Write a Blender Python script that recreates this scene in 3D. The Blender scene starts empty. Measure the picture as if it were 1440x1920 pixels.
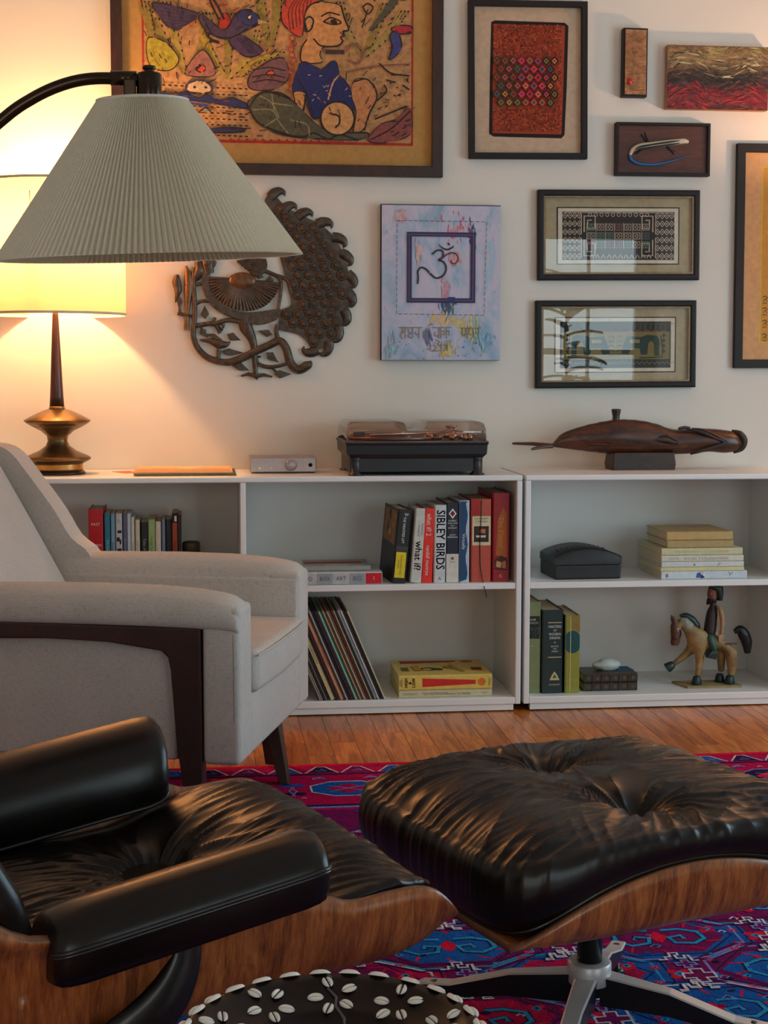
import bpy, bmesh, math, random
from mathutils import Vector, Matrix, Euler
from mathutils.geometry import tessellate_polygon

random.seed(7)
sc = bpy.context.scene
COL = sc.collection
PI = math.pi

# ------------------------------------------------------------------ camera
CAM_LOC = Vector((-1.0036, -4.8109, 1.0942))
YAW, PITCH, ROLL = 0.1156, 0.0912, 0.0015
FPX = 2885.0
_f = Vector((math.sin(YAW)*math.cos(PITCH), math.cos(YAW)*math.cos(PITCH), -math.sin(PITCH)))
_r = Vector((math.cos(YAW), -math.sin(YAW), 0))
_u = _r.cross(_f)
_R = _r*math.cos(ROLL) + _u*math.sin(ROLL)
_U = -_r*math.sin(ROLL) + _u*math.cos(ROLL)
cd = bpy.data.cameras.new('camera')
cd.sensor_fit = 'VERTICAL'; cd.sensor_height = 36.0
cd.lens = FPX/1920*36.0
cd.clip_start = 0.05
cam = bpy.data.objects.new('camera', cd); COL.objects.link(cam)
_m = Matrix((( _R.x, _U.x, -_f.x, CAM_LOC.x), (_R.y, _U.y, -_f.y, CAM_LOC.y), (_R.z, _U.z, -_f.z, CAM_LOC.z), (0, 0, 0, 1)))
cam.matrix_world = _m
sc.camera = cam

# ------------------------------------------------------------------ world, lights, exposure
w = bpy.data.worlds.new('World'); sc.world = w; w.use_nodes = True
_bg = w.node_tree.nodes['Background']
_bg.inputs[0].default_value = (0.80, 0.90, 1.0, 1); _bg.inputs[1].default_value = 0.8

def area(name, loc, direction, sx, sy, power, color):
    l = bpy.data.lights.new(name, 'AREA'); l.shape = 'RECTANGLE'; l.size = sx; l.size_y = sy
    l.energy = power; l.color = color
    o = bpy.data.objects.new(name, l); COL.objects.link(o)
    o.location = loc; o.rotation_euler = Vector(direction).to_track_quat('-Z', 'Y').to_euler()
    return o
# daylight entering through the window in the right wall and the two windows behind the viewer
area('daylight_right_window', (2.78, -1.95, 1.25), (-1, 0, 0), 1.9, 1.9, 52, (0.58, 0.84, 0.98))
area('daylight_rear_window', (1.85, -6.75, 1.25), (0, 1, 0), 1.3, 1.9, 28, (0.80, 0.96, 0.98))
area('daylight_rear_window_far', (-1.6, -6.75, 1.25), (0, 1, 0), 1.3, 1.9, 17, (1.0, 0.98, 0.88))

vs = sc.view_settings
vs.view_transform = 'Standard'; vs.look = 'None'; vs.gamma = 1.0; vs.use_curve_mapping = False
vs.exposure = 0.4
try:
    sc.cycles.use_denoising = True
    sc.cycles.max_bounces = 7; sc.cycles.diffuse_bounces = 4; sc.cycles.glossy_bounces = 3
    sc.cycles.transmission_bounces = 6; sc.cycles.transparent_max_bounces = 12
    sc.cycles.caustics_reflective = False; sc.cycles.caustics_refractive = False
    sc.cycles.sample_clamp_indirect = 4.0
    sc.cycles.use_adaptive_sampling = True; sc.cycles.adaptive_threshold = 0.025
except Exception:
    pass

# ------------------------------------------------------------------ materials
_mats = {}
def _nt(name):
    m = bpy.data.materials.new(name); m.use_nodes = True
    nt = m.node_tree
    return m, nt, nt.nodes['Principled BSDF']
def c4(c): return (c[0], c[1], c[2], 1.0)
def srgb(r, g, b):
    def f(v):
        v /= 255.0
        return v/12.92 if v <= 0.04045 else ((v+0.055)/1.055)**2.4
    return (f(r), f(g), f(b))
def coords(nt, scale=(1, 1, 1), rot=(0, 0, 0)):
    t = nt.nodes.new('ShaderNodeTexCoord'); mp = nt.nodes.new('ShaderNodeMapping')
    mp.inputs['Scale'].default_value = scale; mp.inputs['Rotation'].default_value = rot
    nt.links.new(t.outputs['Object'], mp.inputs['Vector'])
    return mp.outputs['Vector']
def noise(nt, vec, scale, detail=4, rough=0.6, dist=0.0):
    n = nt.nodes.new('ShaderNodeTexNoise')
    n.inputs['Scale'].default_value = scale; n.inputs['Detail'].default_value = detail
    n.inputs['Roughness'].default_value = rough; n.inputs['Distortion'].default_value = dist
    nt.links.new(vec, n.inputs['Vector'])
    return n.outputs['Fac']
def ramp(nt, fac, stops):
    r = nt.nodes.new('ShaderNodeValToRGB')
    els = r.color_ramp.elements
    while len(els) < len(stops): els.new(0.5)
    for e, (p, c) in zip(els, stops):
        e.position = p; e.color = c4(c)
    nt.links.new(fac, r.inputs['Fac'])
    return r.outputs['Color']
def bump(nt, b, height, strength, dist=0.002):
    bn = nt.nodes.new('ShaderNodeBump'); bn.inputs['Strength'].default_value = strength
    bn.inputs['Distance'].default_value = dist
    nt.links.new(height, bn.inputs['Height']); nt.links.new(bn.outputs['Normal'], b.inputs['Normal'])
def mixc(nt, fac, a, b2, mode='MIX'):
    mx = nt.nodes.new('ShaderNodeMix'); mx.data_type = 'RGBA'; mx.blend_type = mode
    def put(sock, v):
        if isinstance(v, (tuple, list)): sock.default_value = c4(v)
        else: nt.links.new(v, sock)
    if isinstance(fac, (int, float)): mx.inputs[0].default_value = fac
    else: nt.links.new(fac, mx.inputs[0])
    put(mx.inputs[6], a); put(mx.inputs[7], b2)
    return mx.outputs[2]
def mat(name, col, rough=0.6, metal=0.0, var=0.12, vscale=9.0, bmp=0.0, bscale=120.0, spec=0.5, coat=0.0):
    """plain surface with a little noise in its colour"""
    key = (name,)
    if key in _mats: return _mats[key]
    m, nt, b = _nt(name)
    v = coords(nt)
    n = noise(nt, v, vscale)
    lo = tuple(c*(1-var) for c in col); hi = tuple(min(1, c*(1+var)) for c in col)
    nt.links.new(ramp(nt, n, [(0.3, lo), (0.7, hi)]), b.inputs['Base Color'])
    b.inputs['Roughness'].default_value = rough; b.inputs['Metallic'].default_value = metal
    b.inputs['Specular IOR Level'].default_value = spec
    if coat: b.inputs['Coat Weight'].default_value = coat; b.inputs['Coat Roughness'].default_value = 0.15
    if bmp: bump(nt, b, noise(nt, v, bscale, 3), bmp)
    _mats[key] = m
    return m
def wood(name, dark, mid, light, scale=(1.2, 1.2, 14), rough=0.4, bmp=0.15, rot=(0, 0, 0), coat=0.0):
    key = (name,)
    if key in _mats: return _mats[key]
    m, nt, b = _nt(name)
    v = coords(nt, scale, rot)
    n1 = noise(nt, v, 3.0, 5, 0.62, 0.9)
    n2 = noise(nt, coords(nt, tuple(s*5 for s in scale), rot), 4.0, 3, 0.6)
    c = ramp(nt, n1, [(0.30, dark), (0.48, mid), (0.60, light), (0.74, mid)])
    c = mixc(nt, 0.35, c, ramp(nt, n2, [(0.35, dark), (0.65, light)]))
    nt.links.new(c, b.inputs['Base Color'])
    b.inputs['Roughness'].default_value = rough
    if coat: b.inputs['Coat Weight'].default_value = coat; b.inputs['Coat Roughness'].default_value = 0.2
    if bmp: bump(nt, b, n2, bmp, 0.001)
    _mats[key] = m
    return m
def linen(name, col, scale=560.0):
    key = (name,)
    if key in _mats: return _mats[key]
    m, nt, b = _nt(name)
    v1 = coords(nt, (0.12, 1, 1)); v2 = coords(nt, (1, 1, 0.12))
    a = noise(nt, v1, scale, 2); c = noise(nt, v2, scale, 2)
    mm = nt.nodes.new('ShaderNodeMath'); mm.operation = 'ADD'
    nt.links.new(a, mm.inputs[0]); nt.links.new(c, mm.inputs[1])
    big = noise(nt, coords(nt), 6.0, 3)
    lo = tuple(x*0.80 for x in col); hi = tuple(min(1, x*1.12) for x in col)
    cc = ramp(nt, mm.outputs[0], [(0.78, lo), (1.0, hi)])
    cc = mixc(nt, 0.25, cc, ramp(nt, big, [(0.35, lo), (0.65, hi)]))
    nt.links.new(cc, b.inputs['Base Color'])
    b.inputs['Roughness'].default_value = 0.9
    b.inputs['Specular IOR Level'].default_value = 0.15
    bump(nt, b, mm.outputs[0], 0.35, 0.0010)
    _mats[key] = m
    return m
def leather(name, col, rough=0.34):
    key = (name,)
    if key in _mats: return _mats[key]
    m, nt, b = _nt(name)
    v = coords(nt)
    n = noise(nt, v, 7.0, 4)
    nt.links.new(ramp(nt, n, [(0.3, tuple(x*0.8 for x in col)), (0.75, tuple(x*1.35 for x in col))]), b.inputs['Base Color'])
    rr = nt.nodes.new('ShaderNodeMapRange'); rr.inputs[3].default_value = rough-0.05; rr.inputs[4].default_value = rough+0.1
    nt.links.new(n, rr.inputs[0]); nt.links.new(rr.outputs[0], b.inputs['Roughness'])
    b.inputs['Specular IOR Level'].default_value = 0.32
    vo = nt.nodes.new('ShaderNodeTexVoronoi'); vo.inputs['Scale'].default_value = 420.0
    nt.links.new(v, vo.inputs['Vector'])
    w2 = noise(nt, coords(nt, (1, 1, 1)), 40.0, 3)
    mm = nt.nodes.new('ShaderNodeMath'); mm.operation = 'ADD'
    nt.links.new(vo.outputs['Distance'], mm.inputs[0]); nt.links.new(w2, mm.inputs[1])
    bump(nt, b, mm.outputs[0], 0.05, 0.0010)
    _mats[key] = m
    return m
def thin_glass(name, tint=(1, 1, 1), refl=1.0, rough=0.0):
    key = (name,)
    if key in _mats: return _mats[key]
    m = bpy.data.materials.new(name); m.use_nodes = True
    nt = m.node_tree; nt.nodes.clear()
    o = nt.nodes.new('ShaderNodeOutputMaterial'); t = nt.nodes.new('ShaderNodeBsdfTransparent')
    g = nt.nodes.new('ShaderNodeBsdfGlossy'); g.inputs['Roughness'].default_value = rough
    t.inputs['Color'].default_value = c4(tint)
    fr = nt.nodes.new('ShaderNodeLayerWeight'); pw = nt.nodes.new('ShaderNodeMath'); pw.operation = 'POWER'; pw.inputs[1].default_value = 5.0
    nt.links.new(fr.outputs['Facing'], pw.inputs[0])
    ml = nt.nodes.new('ShaderNodeMath'); ml.operation = 'MULTIPLY_ADD'; ml.inputs[1].default_value = 0.9*refl; ml.inputs[2].default_value = 0.04*refl
    mx = nt.nodes.new('ShaderNodeMixShader')
    nt.links.new(pw.outputs[0], ml.inputs[0]); nt.links.new(ml.outputs[0], mx.inputs[0])
    nt.links.new(t.outputs[0], mx.inputs[1]); nt.links.new(g.outputs[0], mx.inputs[2])
    nt.links.new(mx.outputs[0], o.inputs['Surface'])
    _mats[key] = m
    return m
def shade_cloth(name, col, trans, weave=300.0, pleat=False):
    """fabric that lets part of the light behind it through"""
    key = (name,)
    if key in _mats: return _mats[key]
    m = bpy.data.materials.new(name); m.use_nodes = True
    nt = m.node_tree; nt.nodes.clear()
    o = nt.nodes.new('ShaderNodeOutputMaterial')
    d = nt.nodes.new('ShaderNodeBsdfDiffuse'); t = nt.nodes.new('ShaderNodeBsdfTranslucent')
    n = noise(nt, coords(nt, (1, 1, 9)), weave, 3)
    c = ramp(nt, n, [(0.3, tuple(x*0.82 for x in col)), (0.7, col)])
    nt.links.new(c, d.inputs['Color']); nt.links.new(c, t.inputs['Color'])
    mx = nt.nodes.new('ShaderNodeMixShader'); mx.inputs[0].default_value = trans
    nt.links.new(d.outputs[0], mx.inputs[1]); nt.links.new(t.outputs[0], mx.inputs[2])
    nt.links.new(mx.outputs[0], o.inputs['Surface'])
    _mats[key] = m
    return m
_flat = {}
def ink(col, rough=0.7):
    """printed or painted colour, keyed by its sRGB value"""
    k = (tuple(col), rough)
    if k not in _flat:
        _flat[k] = mat('ink_%02x%02x%02x_%d' % (int(col[0]), int(col[1]), int(col[2]), int(rough*100)), srgb(*col), rough, var=0.10, vscale=60)
    return _flat[k]

# ------------------------------------------------------------------ mesh builder
def catmull(pts, n=6, closed=False):
    P = [Vector(p) for p in pts]
    out = []
    N = len(P)
    rng = range(N if closed else N-1)
    for i in rng:
        p0 = P[(i-1) % N] if (closed or i > 0) else P[i]*2-P[i+1]
        p1 = P[i]; p2 = P[(i+1) % N]
        p3 = P[(i+2) % N] if (closed or i+2 < N) else P[i+1]*2-P[i]
        for k in range(n):
            t = k/n
            out.append(0.5*((2*p1)+(p2-p0)*t+(2*p0-5*p1+4*p2-p3)*t*t+(3*p1-p0-3*p2+p3)*t*t*t))
    if not closed: out.append(P[-1].copy())
    return out
def interp(tab, x):
    if x <= tab[0][0]: return tab[0][1]
    for (a, b), (c, d) in zip(tab, tab[1:]):
        if x <= c:
            t = (x-a)/(c-a); return b+(d-b)*t
    return tab[-1][1]
def sinterp(tab, x):
    """smooth interpolation of a table"""
    n = len(tab)
    if x <= tab[0][0]: return tab[0][1]
    if x >= tab[-1][0]: return tab[-1][1]
    for i in range(n-1):
        if x <= tab[i+1][0]:
            x0, y0 = tab[i]; x1, y1 = tab[i+1]
            h = x1-x0; t = (x-x0)/h
            m0 = ((y1-tab[i-1][1])/(x1-tab[i-1][0]) if i > 0 else (y1-y0)/h)
            m1 = ((tab[i+2][1]-y0)/(tab[i+2][0]-x0) if i+2 < n else (y1-y0)/h)
            return (2*t**3-3*t*t+1)*y0+(t**3-2*t*t+t)*h*m0+(-2*t**3+3*t*t)*y1+(t**3-t*t)*h*m1
class MB:
    def __init__(s): s.v = []; s.f = []; s.m = []; s.s = []
    def add(s, verts, faces, mi=0, smooth=False, M=None):
        b = len(s.v)
        for p in verts:
            p = Vector(p); s.v.append(tuple(M @ p) if M is not None else tuple(p))
        for f in faces:
            s.f.append(tuple(b+i for i in f)); s.m.append(mi); s.s.append(smooth)
        return s
    def box(s, x0, x1, y0, y1, z0, z1, mi=0, M=None):
        v = [(x, y, z) for x in (x0, x1) for y in (y0, y1) for z in (z0, z1)]
        f = [(0, 1, 3, 2), (4, 6, 7, 5), (0, 4, 5, 1), (2, 3, 7, 6), (0, 2, 6, 4), (1, 5, 7, 3)]
        return s.add(v, f, mi, False, M)
    def lathe(s, prof, seg=32, mi=0, smooth=True, M=None, close=True):
        v = []; f = []
        for r, z in prof:
            for k in range(seg):
                a = 2*PI*k/seg; v.append((r*math.cos(a), r*math.sin(a), z))
        n = len(prof)
        for i in range(n-1):
            for k in range(seg):
                k2 = (k+1) % seg
                f.append((i*seg+k, i*seg+k2, (i+1)*seg+k2, (i+1)*seg+k))
        if close:
            if prof[0][0] > 1e-5: f.append(tuple(range(seg))[::-1])
            if prof[-1][0] > 1e-5: f.append(tuple((n-1)*seg+k for k in range(seg)))
        return s.add(v, f, mi, smooth, M)
    def loft(s, secs, mi=0, smooth=True, M=None, caps=True, closed=True):
        n = len(secs[0]); v = [p for sec in secs for p in sec]; f = []
        for i in range(len(secs)-1):
            for k in range(n if closed else n-1):
                k2 = (k+1) % n
                f.append((i*n+k, i*n+k2, (i+1)*n+k2, (i+1)*n+k))
        s.add(v, f, mi, smooth, M)
        if caps and closed:
            s.add(secs[0], [tuple(range(n))[::-1]], mi, False, M)
            s.add(secs[-1], [tuple(range(n))], mi, False, M)
        return s
    def tube(s, path, rad, seg=8, mi=0, M=None, flat=1.0, up=None, caps=True):
        P = [Vector(p) for p in path]; n = len(P)
        R = rad if isinstance(rad, (list, tuple)) else [rad]*n
        if len(R) != n:
            R = [interp([(i/(len(R)-1), r) for i, r in enumerate(R)], k/(n-1)) for k in range(n)]
        t = (P[1]-P[0]).normalized()
        a = Vector(up) if up else (Vector((0, 0, 1)) if abs(t.z) < 0.9 else Vector((1, 0, 0)))
        secs = []
        for i in range(n):
            t = ((P[min(i+1, n-1)]-P[max(i-1, 0)])).normalized()
            a = (a-t*a.dot(t)); a = a.normalized() if a.length > 1e-6 else t.orthogonal().normalized()
            b = t.cross(a)
            secs.append([P[i]+(a*math.cos(2*PI*k/seg)*flat+b*math.sin(2*PI*k/seg))*R[i] for k in range(seg)])
        return s.loft(secs, mi, True, M, caps)
    def ball(s, c, r, seg=14, ring=8, mi=0, M=None):
        rx, ry, rz = r if isinstance(r, (tuple, list)) else (r, r, r)
        v = []; f = []
        for i in range(ring+1):
            th = PI*i/ring
            for k in range(seg):
                a = 2*PI*k/seg
                v.append((c[0]+rx*math.sin(th)*math.cos(a), c[1]+ry*math.sin(th)*math.sin(a), c[2]+rz*math.cos(th)))
        for i in range(ring):
            for k in range(seg):
                k2 = (k+1) % seg
                f.append((i*seg+k, (i+1)*seg+k, (i+1)*seg+k2, i*seg+k2))
        return s.add(v, f, mi, True, M)
    def prism(s, poly, y0, y1, mi=0, M=None, smooth=False):
        """polygon in x,z extruded from y0 (front) to y1"""
        n = len(poly)
        tri = tessellate_polygon([[Vector((p[0], p[1], 0)) for p in poly]])
        v = [(p[0], y0, p[1]) for p in poly]+[(p[0], y1, p[1]) for p in poly]
        f = []
        for t in tri:
            a, b, c = t
            ar = (poly[b][0]-poly[a][0])*(poly[c][1]-poly[a][1])-(poly[c][0]-poly[a][0])*(poly[b][1]-poly[a][1])
            if ar < 0: a, b, c = a, c, b
            f.append((a, b, c)); f.append((a+n, c+n, b+n))
        area2 = sum(poly[i][0]*poly[(i+1) % n][1]-poly[(i+1) % n][0]*poly[i][1] for i in range(n))
        for i in range(n):
            j = (i+1) % n
            f.append((i, i+n, j+n, j) if area2 > 0 else (i, j, j+n, i+n))
        return s.add(v, f, mi, smooth, M)
    def flat(s, poly, y, mi=0, M=None):
        """filled polygon in the x,z plane facing -y"""
        tri = tessellate_polygon([[Vector((p[0], p[1], 0)) for p in poly]])
        f = []
        for a, b, c in tri:
            ar = (poly[b][0]-poly[a][0])*(poly[c][1]-poly[a][1])-(poly[c][0]-poly[a][0])*(poly[b][1]-poly[a][1])
            f.append((a, b, c) if ar > 0 else (a, c, b))
        return s.add([(p[0], y, p[1]) for p in poly], f, mi, False, M)
    def stroke(s, pts, wd, y, mi=0, M=None, closed=False, taper=False):
        """ribbon of width wd along pts (x,z), facing -y"""
        P = [Vector((p[0], p[1])) for p in pts]
        if closed: P = P+[P[0]]
        n = len(P); L = []; Rr = []
        for i in range(n):
            if closed and i in (0, n-1): t = P[1]-P[n-2]
            else: t = P[min(i+1, n-1)]-P[max(i-1, 0)]
            t = t.normalized() if t.length > 1e-9 else Vector((1, 0))
            k = wd/2
            if taper: k *= max(0.12, math.sin(PI*(0.06+0.88*i/(n-1))))
            nn = Vector((-t.y, t.x))*k
            L.append(P[i]+nn); Rr.append(P[i]-nn)
        v = [(p.x, y, p.y) for p in L]+[(p.x, y, p.y) for p in Rr]
        f = [(i+n, i+1+n, i+1, i) for i in range(n-1)]
        return s.add(v, f, mi, False, M)
    def build(s, name, mats, parent=None, bev=0.0, seg=2, sub=0, loc=None):
        me = bpy.data.meshes.new(name)
        me.from_pydata(s.v, [], s.f)
        if not isinstance(mats, (list, tuple)): mats = [mats]
        for m in mats: me.materials.append(m)
        me.polygons.foreach_set('material_index', s.m)
        me.polygons.foreach_set('use_smooth', s.s)
        me.update()
        o = bpy.data.objects.new(name, me); COL.objects.link(o)
        if parent is not None: o.parent = parent
        if loc is not None: o.location = loc
        if bev:
            b = o.modifiers.new('bevel', 'BEVEL'); b.width = bev; b.segments = seg; b.limit_method = 'ANGLE'; b.angle_limit = math.radians(40)
        if sub:
            b = o.modifiers.new('subsurf', 'SUBSURF'); b.levels = sub; b.render_levels = sub
        return o
def weld(o, d=1e-4):
    bm = bmesh.new(); bm.from_mesh(o.data)
    bmesh.ops.remove_doubles(bm, verts=bm.verts, dist=d)
    bmesh.ops.recalc_face_normals(bm, faces=bm.faces)
    bm.to_mesh(o.data); bm.free()
    return o
def thing(name, label, cat, loc=(0, 0, 0), rot=(0, 0, 0), group=None):
    o = bpy.data.objects.new(name, None); COL.objects.link(o)
    o.empty_display_size = 0.05
    o.location = loc; o.rotation_euler = rot
    o['label'] = label; o['category'] = cat
    if group: o['group'] = group
    return o
def tag(o, label, cat, group=None):
    o['label'] = label; o['category'] = cat
    if group: o['group'] = group
    return o
def struct(o, label=None):
    o['kind'] = 'structure'
    if label: o['label'] = label
    return o
def dup(o, parent, loc=None, rot=None, scale=None):
    c = o.copy(); COL.objects.link(c); c.parent = parent
    if loc is not None: c.location = loc
    if rot is not None: c.rotation_euler = rot
    if scale is not None: c.scale = scale
    return c

# ------------------------------------------------------------------ lettering
_txt = {}
def text_mesh(st):
    if st in _txt: return _txt[st]
    cu = bpy.data.curves.new('lettering', 'FONT'); cu.body = st; cu.size = 1.0
    cu.align_x = 'CENTER'; cu.align_y = 'CENTER'; cu.resolution_u = 2
    o = bpy.data.objects.new('lettering', cu); COL.objects.link(o)
    dg = bpy.context.evaluated_depsgraph_get(); dg.update()
    me = o.evaluated_get(dg).to_mesh()
    r = ([(v.co.x, v.co.y) for v in me.vertices], [tuple(p.vertices) for p in me.polygons])
    o.evaluated_get(dg).to_mesh_clear()
    bpy.data.objects.remove(o); bpy.data.curves.remove(cu)
    _txt[st] = r
    return r
def put_text(mb, st, cx, cz, h, y, mi=0, down=False, fit=None, bold=0.0, sx=1.0):
    """write st on the x,z plane facing -y; down = reading from top to bottom; fit = longest run allowed"""
    v, f = text_mesh(st)
    if not v: return
    wd = max(p[0] for p in v)-min(p[0] for p in v)
    k = h/0.72; kx = k*sx
    if fit and wd*kx > fit: kx = fit/wd
    offs = [(0, 0)] if not bold else [(0, 0), (bold, 0), (0, bold), (bold, bold)]
    for ox, oz in offs:
        if down: vv = [(cx+p[1]*k+ox, y, cz-p[0]*kx+oz) for p in v]
        else: vv = [(cx+p[0]*kx+ox, y, cz+p[1]*k+oz) for p in v]
        mb.add(vv, f, mi)
for _t in (): text_mesh(_t)

# ================================================================== the room
WALL_Y = 0.40
XL, XR, YR, ZC = -3.0, 2.6, -6.6, 2.75
m_wall = mat('wall_paint', (0.74, 0.70, 0.62), 0.85, var=0.02, vscale=3, bmp=0.05, bscale=220)
m_trim = mat('trim_paint', (0.80, 0.79, 0.77), 0.5, var=0.02)
m_ceil = mat('ceiling_paint', (0.78, 0.77, 0.75), 0.9, var=0.02)

struct(MB().box(XL-0.1, XR+0.1, WALL_Y, WALL_Y+0.1, 0, ZC).build('wall_back', m_wall), 'off-white painted wall hung with framed art')
struct(MB().box(XL-0.1, XL, YR, WALL_Y, 0, ZC).build('wall_left', m_wall))
def holed(name, span, z0, z1, holes, mk):
    """wall with window openings: holes = (a0, a1, zlo, zhi) along its length"""
    mb = MB(); a = span[0]
    for h0, h1, zl, zh in holes:
        mk(mb, a, h0, z0, z1); mk(mb, h0, h1, z0, zl); mk(mb, h0, h1, zh, z1); a = h1
    mk(mb, a, span[1], z0, z1)
    return struct(mb.build(name, m_wall))
holed('wall_right', (YR, WALL_Y), 0, ZC, [(-2.9, -1.0, 0.3, 2.2)], lambda mb, a, b, c, d: mb.box(XR, XR+0.1, a, b, c, d))
holed('wall_rear', (XL, XR), 0, ZC, [(-2.25, -0.95, 0.3, 2.2), (1.2, 2.5, 0.3, 2.2)], lambda mb, a, b, c, d: mb.box(a, b, YR-0.1, YR, c, d))
struct(MB().box(XL-0.1, XR+0.1, YR-0.1, WALL_Y+0.1, ZC, ZC+0.1).build('ceiling', m_ceil))
m_pane = thin_glass('window_glass', (0.97, 0.99, 1.0), 1.0)
def window(n, P0, axis, L, z0, z1):
    """frame with muntins and panes; axis = direction along the wall, P0 = lower corner"""
    w_ = bpy.data.objects.new('window_%d' % n, None); COL.objects.link(w_); w_.location = P0; struct(w_)
    w_.rotation_euler = (0, 0, math.atan2(axis[1], axis[0]))
    H = z1-z0
    fr = MB()
    for a, b, c, d in ((0, L, 0, 0.05), (0, L, H-0.05, H), (0, 0.05, 0.05, H-0.05), (L-0.05, L, 0.05, H-0.05)): fr.box(a, b, -0.03, 0.03, c, d)
    fr.build('window_frame', m_trim, w_)
    for k in range(1, 3): MB().box(L*k/3-0.012, L*k/3+0.012, -0.02, 0.02, 0.05, H-0.05).build('muntin', m_trim, w_)
    MB().box(0.05, L-0.05, -0.02, 0.02, H*0.5-0.02, H*0.5+0.02).build('meeting_rail', m_trim, w_)
    for i in range(3):
        for j in range(2):
            MB().box(L*i/3+0.02, L*(i+1)/3-0.02, -0.003, 0.003, H*j/2+0.03, H*(j+1)/2-0.03).build('pane', m_pane, w_)
    MB().box(-0.04, L+0.04, -0.09, 0.09, -0.04, 0.0).build('window_sill', m_trim, w_)
window(1, (XR+0.05, -2.9, 0.3), (0, 1), 1.9, 0.3, 2.2)
window(2, (1.2, YR-0.05, 0.3), (1, 0), 1.3, 0.3, 2.2)
window(3, (-2.25, YR-0.05, 0.3), (1, 0), 1.3, 0.3, 2.2)

# ------------------------------------------------------------------ oak strip floor, boards running towards the wall
def oak():
    m, nt, b = _nt('oak_board')
    oi = nt.nodes.new('ShaderNodeObjectInfo')
    t = nt.nodes.new('ShaderNodeTexCoord'); mp = nt.nodes.new('ShaderNodeMapping')
    mp.inputs['Scale'].default_value = (16, 1.6, 4)
    ad = nt.nodes.new('ShaderNodeVectorMath'); ad.operation = 'ADD'
    sc_ = nt.nodes.new('ShaderNodeVectorMath'); sc_.operation = 'SCALE'; sc_.inputs['Scale'].default_value = 40.0
    cmb = nt.nodes.new('ShaderNodeCombineXYZ')
    nt.links.new(oi.outputs['Random'], cmb.inputs[0]); nt.links.new(oi.outputs['Random'], cmb.inputs[1])
    nt.links.new(cmb.outputs[0], sc_.inputs[0])
    nt.links.new(t.outputs['Object'], mp.inputs['Vector'])
    nt.links.new(mp.outputs[0], ad.inputs[0]); nt.links.new(sc_.outputs[0], ad.inputs[1])
    n = noise(nt, ad.outputs[0], 2.2, 5, 0.65, 1.4)
    c = ramp(nt, n, [(0.26, srgb(124, 62, 20)), (0.45, srgb(172, 96, 38)), (0.62, srgb(206, 132, 62)), (0.75, srgb(160, 88, 34))])
    tone = ramp(nt, oi.outputs['Random'], [(0.0, (0.78, 0.72, 0.68)), (1.0, (1.12, 1.1, 1.05))])
    c = mixc(nt, 1.0, c, tone, 'MULTIPLY')
    nt.links.new(c, b.inputs['Base Color'])
    b.inputs['Roughness'].default_value = 0.32
    b.inputs['Coat Weight'].default_value = 0.3; b.inputs['Coat Roughness'].default_value = 0.2
    bump(nt, b, n, 0.12, 0.001)
    return m
m_oak = oak()
m_gap = mat('floor_gap', (0.13, 0.055, 0.02), 0.9)
floor = struct(MB().box(XL-0.1, XR+0.1, YR-0.1, WALL_Y+0.1, -0.06, -0.014).build('floor', m_gap), 'warm oak strip floor running towards the wall')
BW = 0.076
def board_mesh(L):
    mb = MB(); g = 0.0005; h = BW/2-g; c = 0.0007
    prof = [(-h, -0.014), (h, -0.014), (h, -c), (h-c, 0), (-h+c, 0), (-h, -c)]
    mb.loft([[(x, 0.0007, z) for x, z in prof], [(x, L-0.0007, z) for x, z in prof]], 0, False)
    return mb
_bm = {}
def board(L):
    k = round(L, 2)
    if k not in _bm:
        o = board_mesh(k).build('floor_board', m_oak, floor); weld(o, 1e-6); _bm[k] = o.data
        return o
    o = bpy.data.objects.new('floor_board', _bm[k]); COL.objects.link(o); o.parent = floor
    return o
rest = MB()
nb = int((XR-XL)/BW)+1
for i in range(nb):
    x = XL+BW*(i+0.5)
    if -1.25 < x < 1.25:
        cut = random.choice((-0.25, -0.35, -0.5, -0.75, -0.95))
        a = board(WALL_Y-cut); a.location = (x, cut, 0)
        b_ = board(round(cut+1.6, 2)); b_.location = (x, -1.6, 0)
        y = -1.6
    else:
        y = WALL_Y
    while y > YR:
        L = min(random.uniform(0.7, 1.6), y-YR)
        rest.box(x-BW/2+0.0008, x+BW/2-0.0008, y-L+0.0008, y-0.0008, -0.014, 0)
        y -= L
        if L < 0.05: break
r_ = rest.build('floor_boards', m_oak, floor); r_['kind'] = 'stuff'
struct(MB().box(XL, XR, WALL_Y-0.015, WALL_Y, 0, 0.09).build('baseboard_back', m_trim))
struct(MB().box(XL, XL+0.015, YR, WALL_Y-0.015, 0, 0.09).build('baseboard_left', m_trim))
struct(MB().box(XR-0.015, XR, YR, WALL_Y-0.015, 0, 0.09).build('baseboard_right', m_trim))

# ------------------------------------------------------------------ rug
def rug_yarn(name, col, var=0.48):
    m, nt, b = _nt(name)
    n = noise(nt, coords(nt, (1, 0.25, 1)), 260, 3, 0.7)
    n2 = noise(nt, coords(nt), 45, 5, .7)
    lo = tuple(x*(1-var) for x in col); hi = tuple(min(1, x*(1+var)) for x in col)
    c = mixc(nt, 0.5, ramp(nt, n, [(0.3, lo), (0.7, hi)]), ramp(nt, n2, [(0.3, lo), (0.7, hi)]))
    nt.links.new(c, b.inputs['Base Color']); b.inputs['Roughness'].default_value = 0.95
    b.inputs['Specular IOR Level'].default_value = 0.1
    bump(nt, b, n, 0.9, 0.002)
    return m
RUG = dict(mag=srgb(158, 0, 66), red=srgb(196, 6, 48), blue=srgb(4, 76, 150), teal=srgb(30, 132, 180), navy=srgb(18, 18, 60),
           plum=srgb(104, 4, 74), white=srgb(196, 186, 196), lav=srgb(112, 122, 186))
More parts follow.
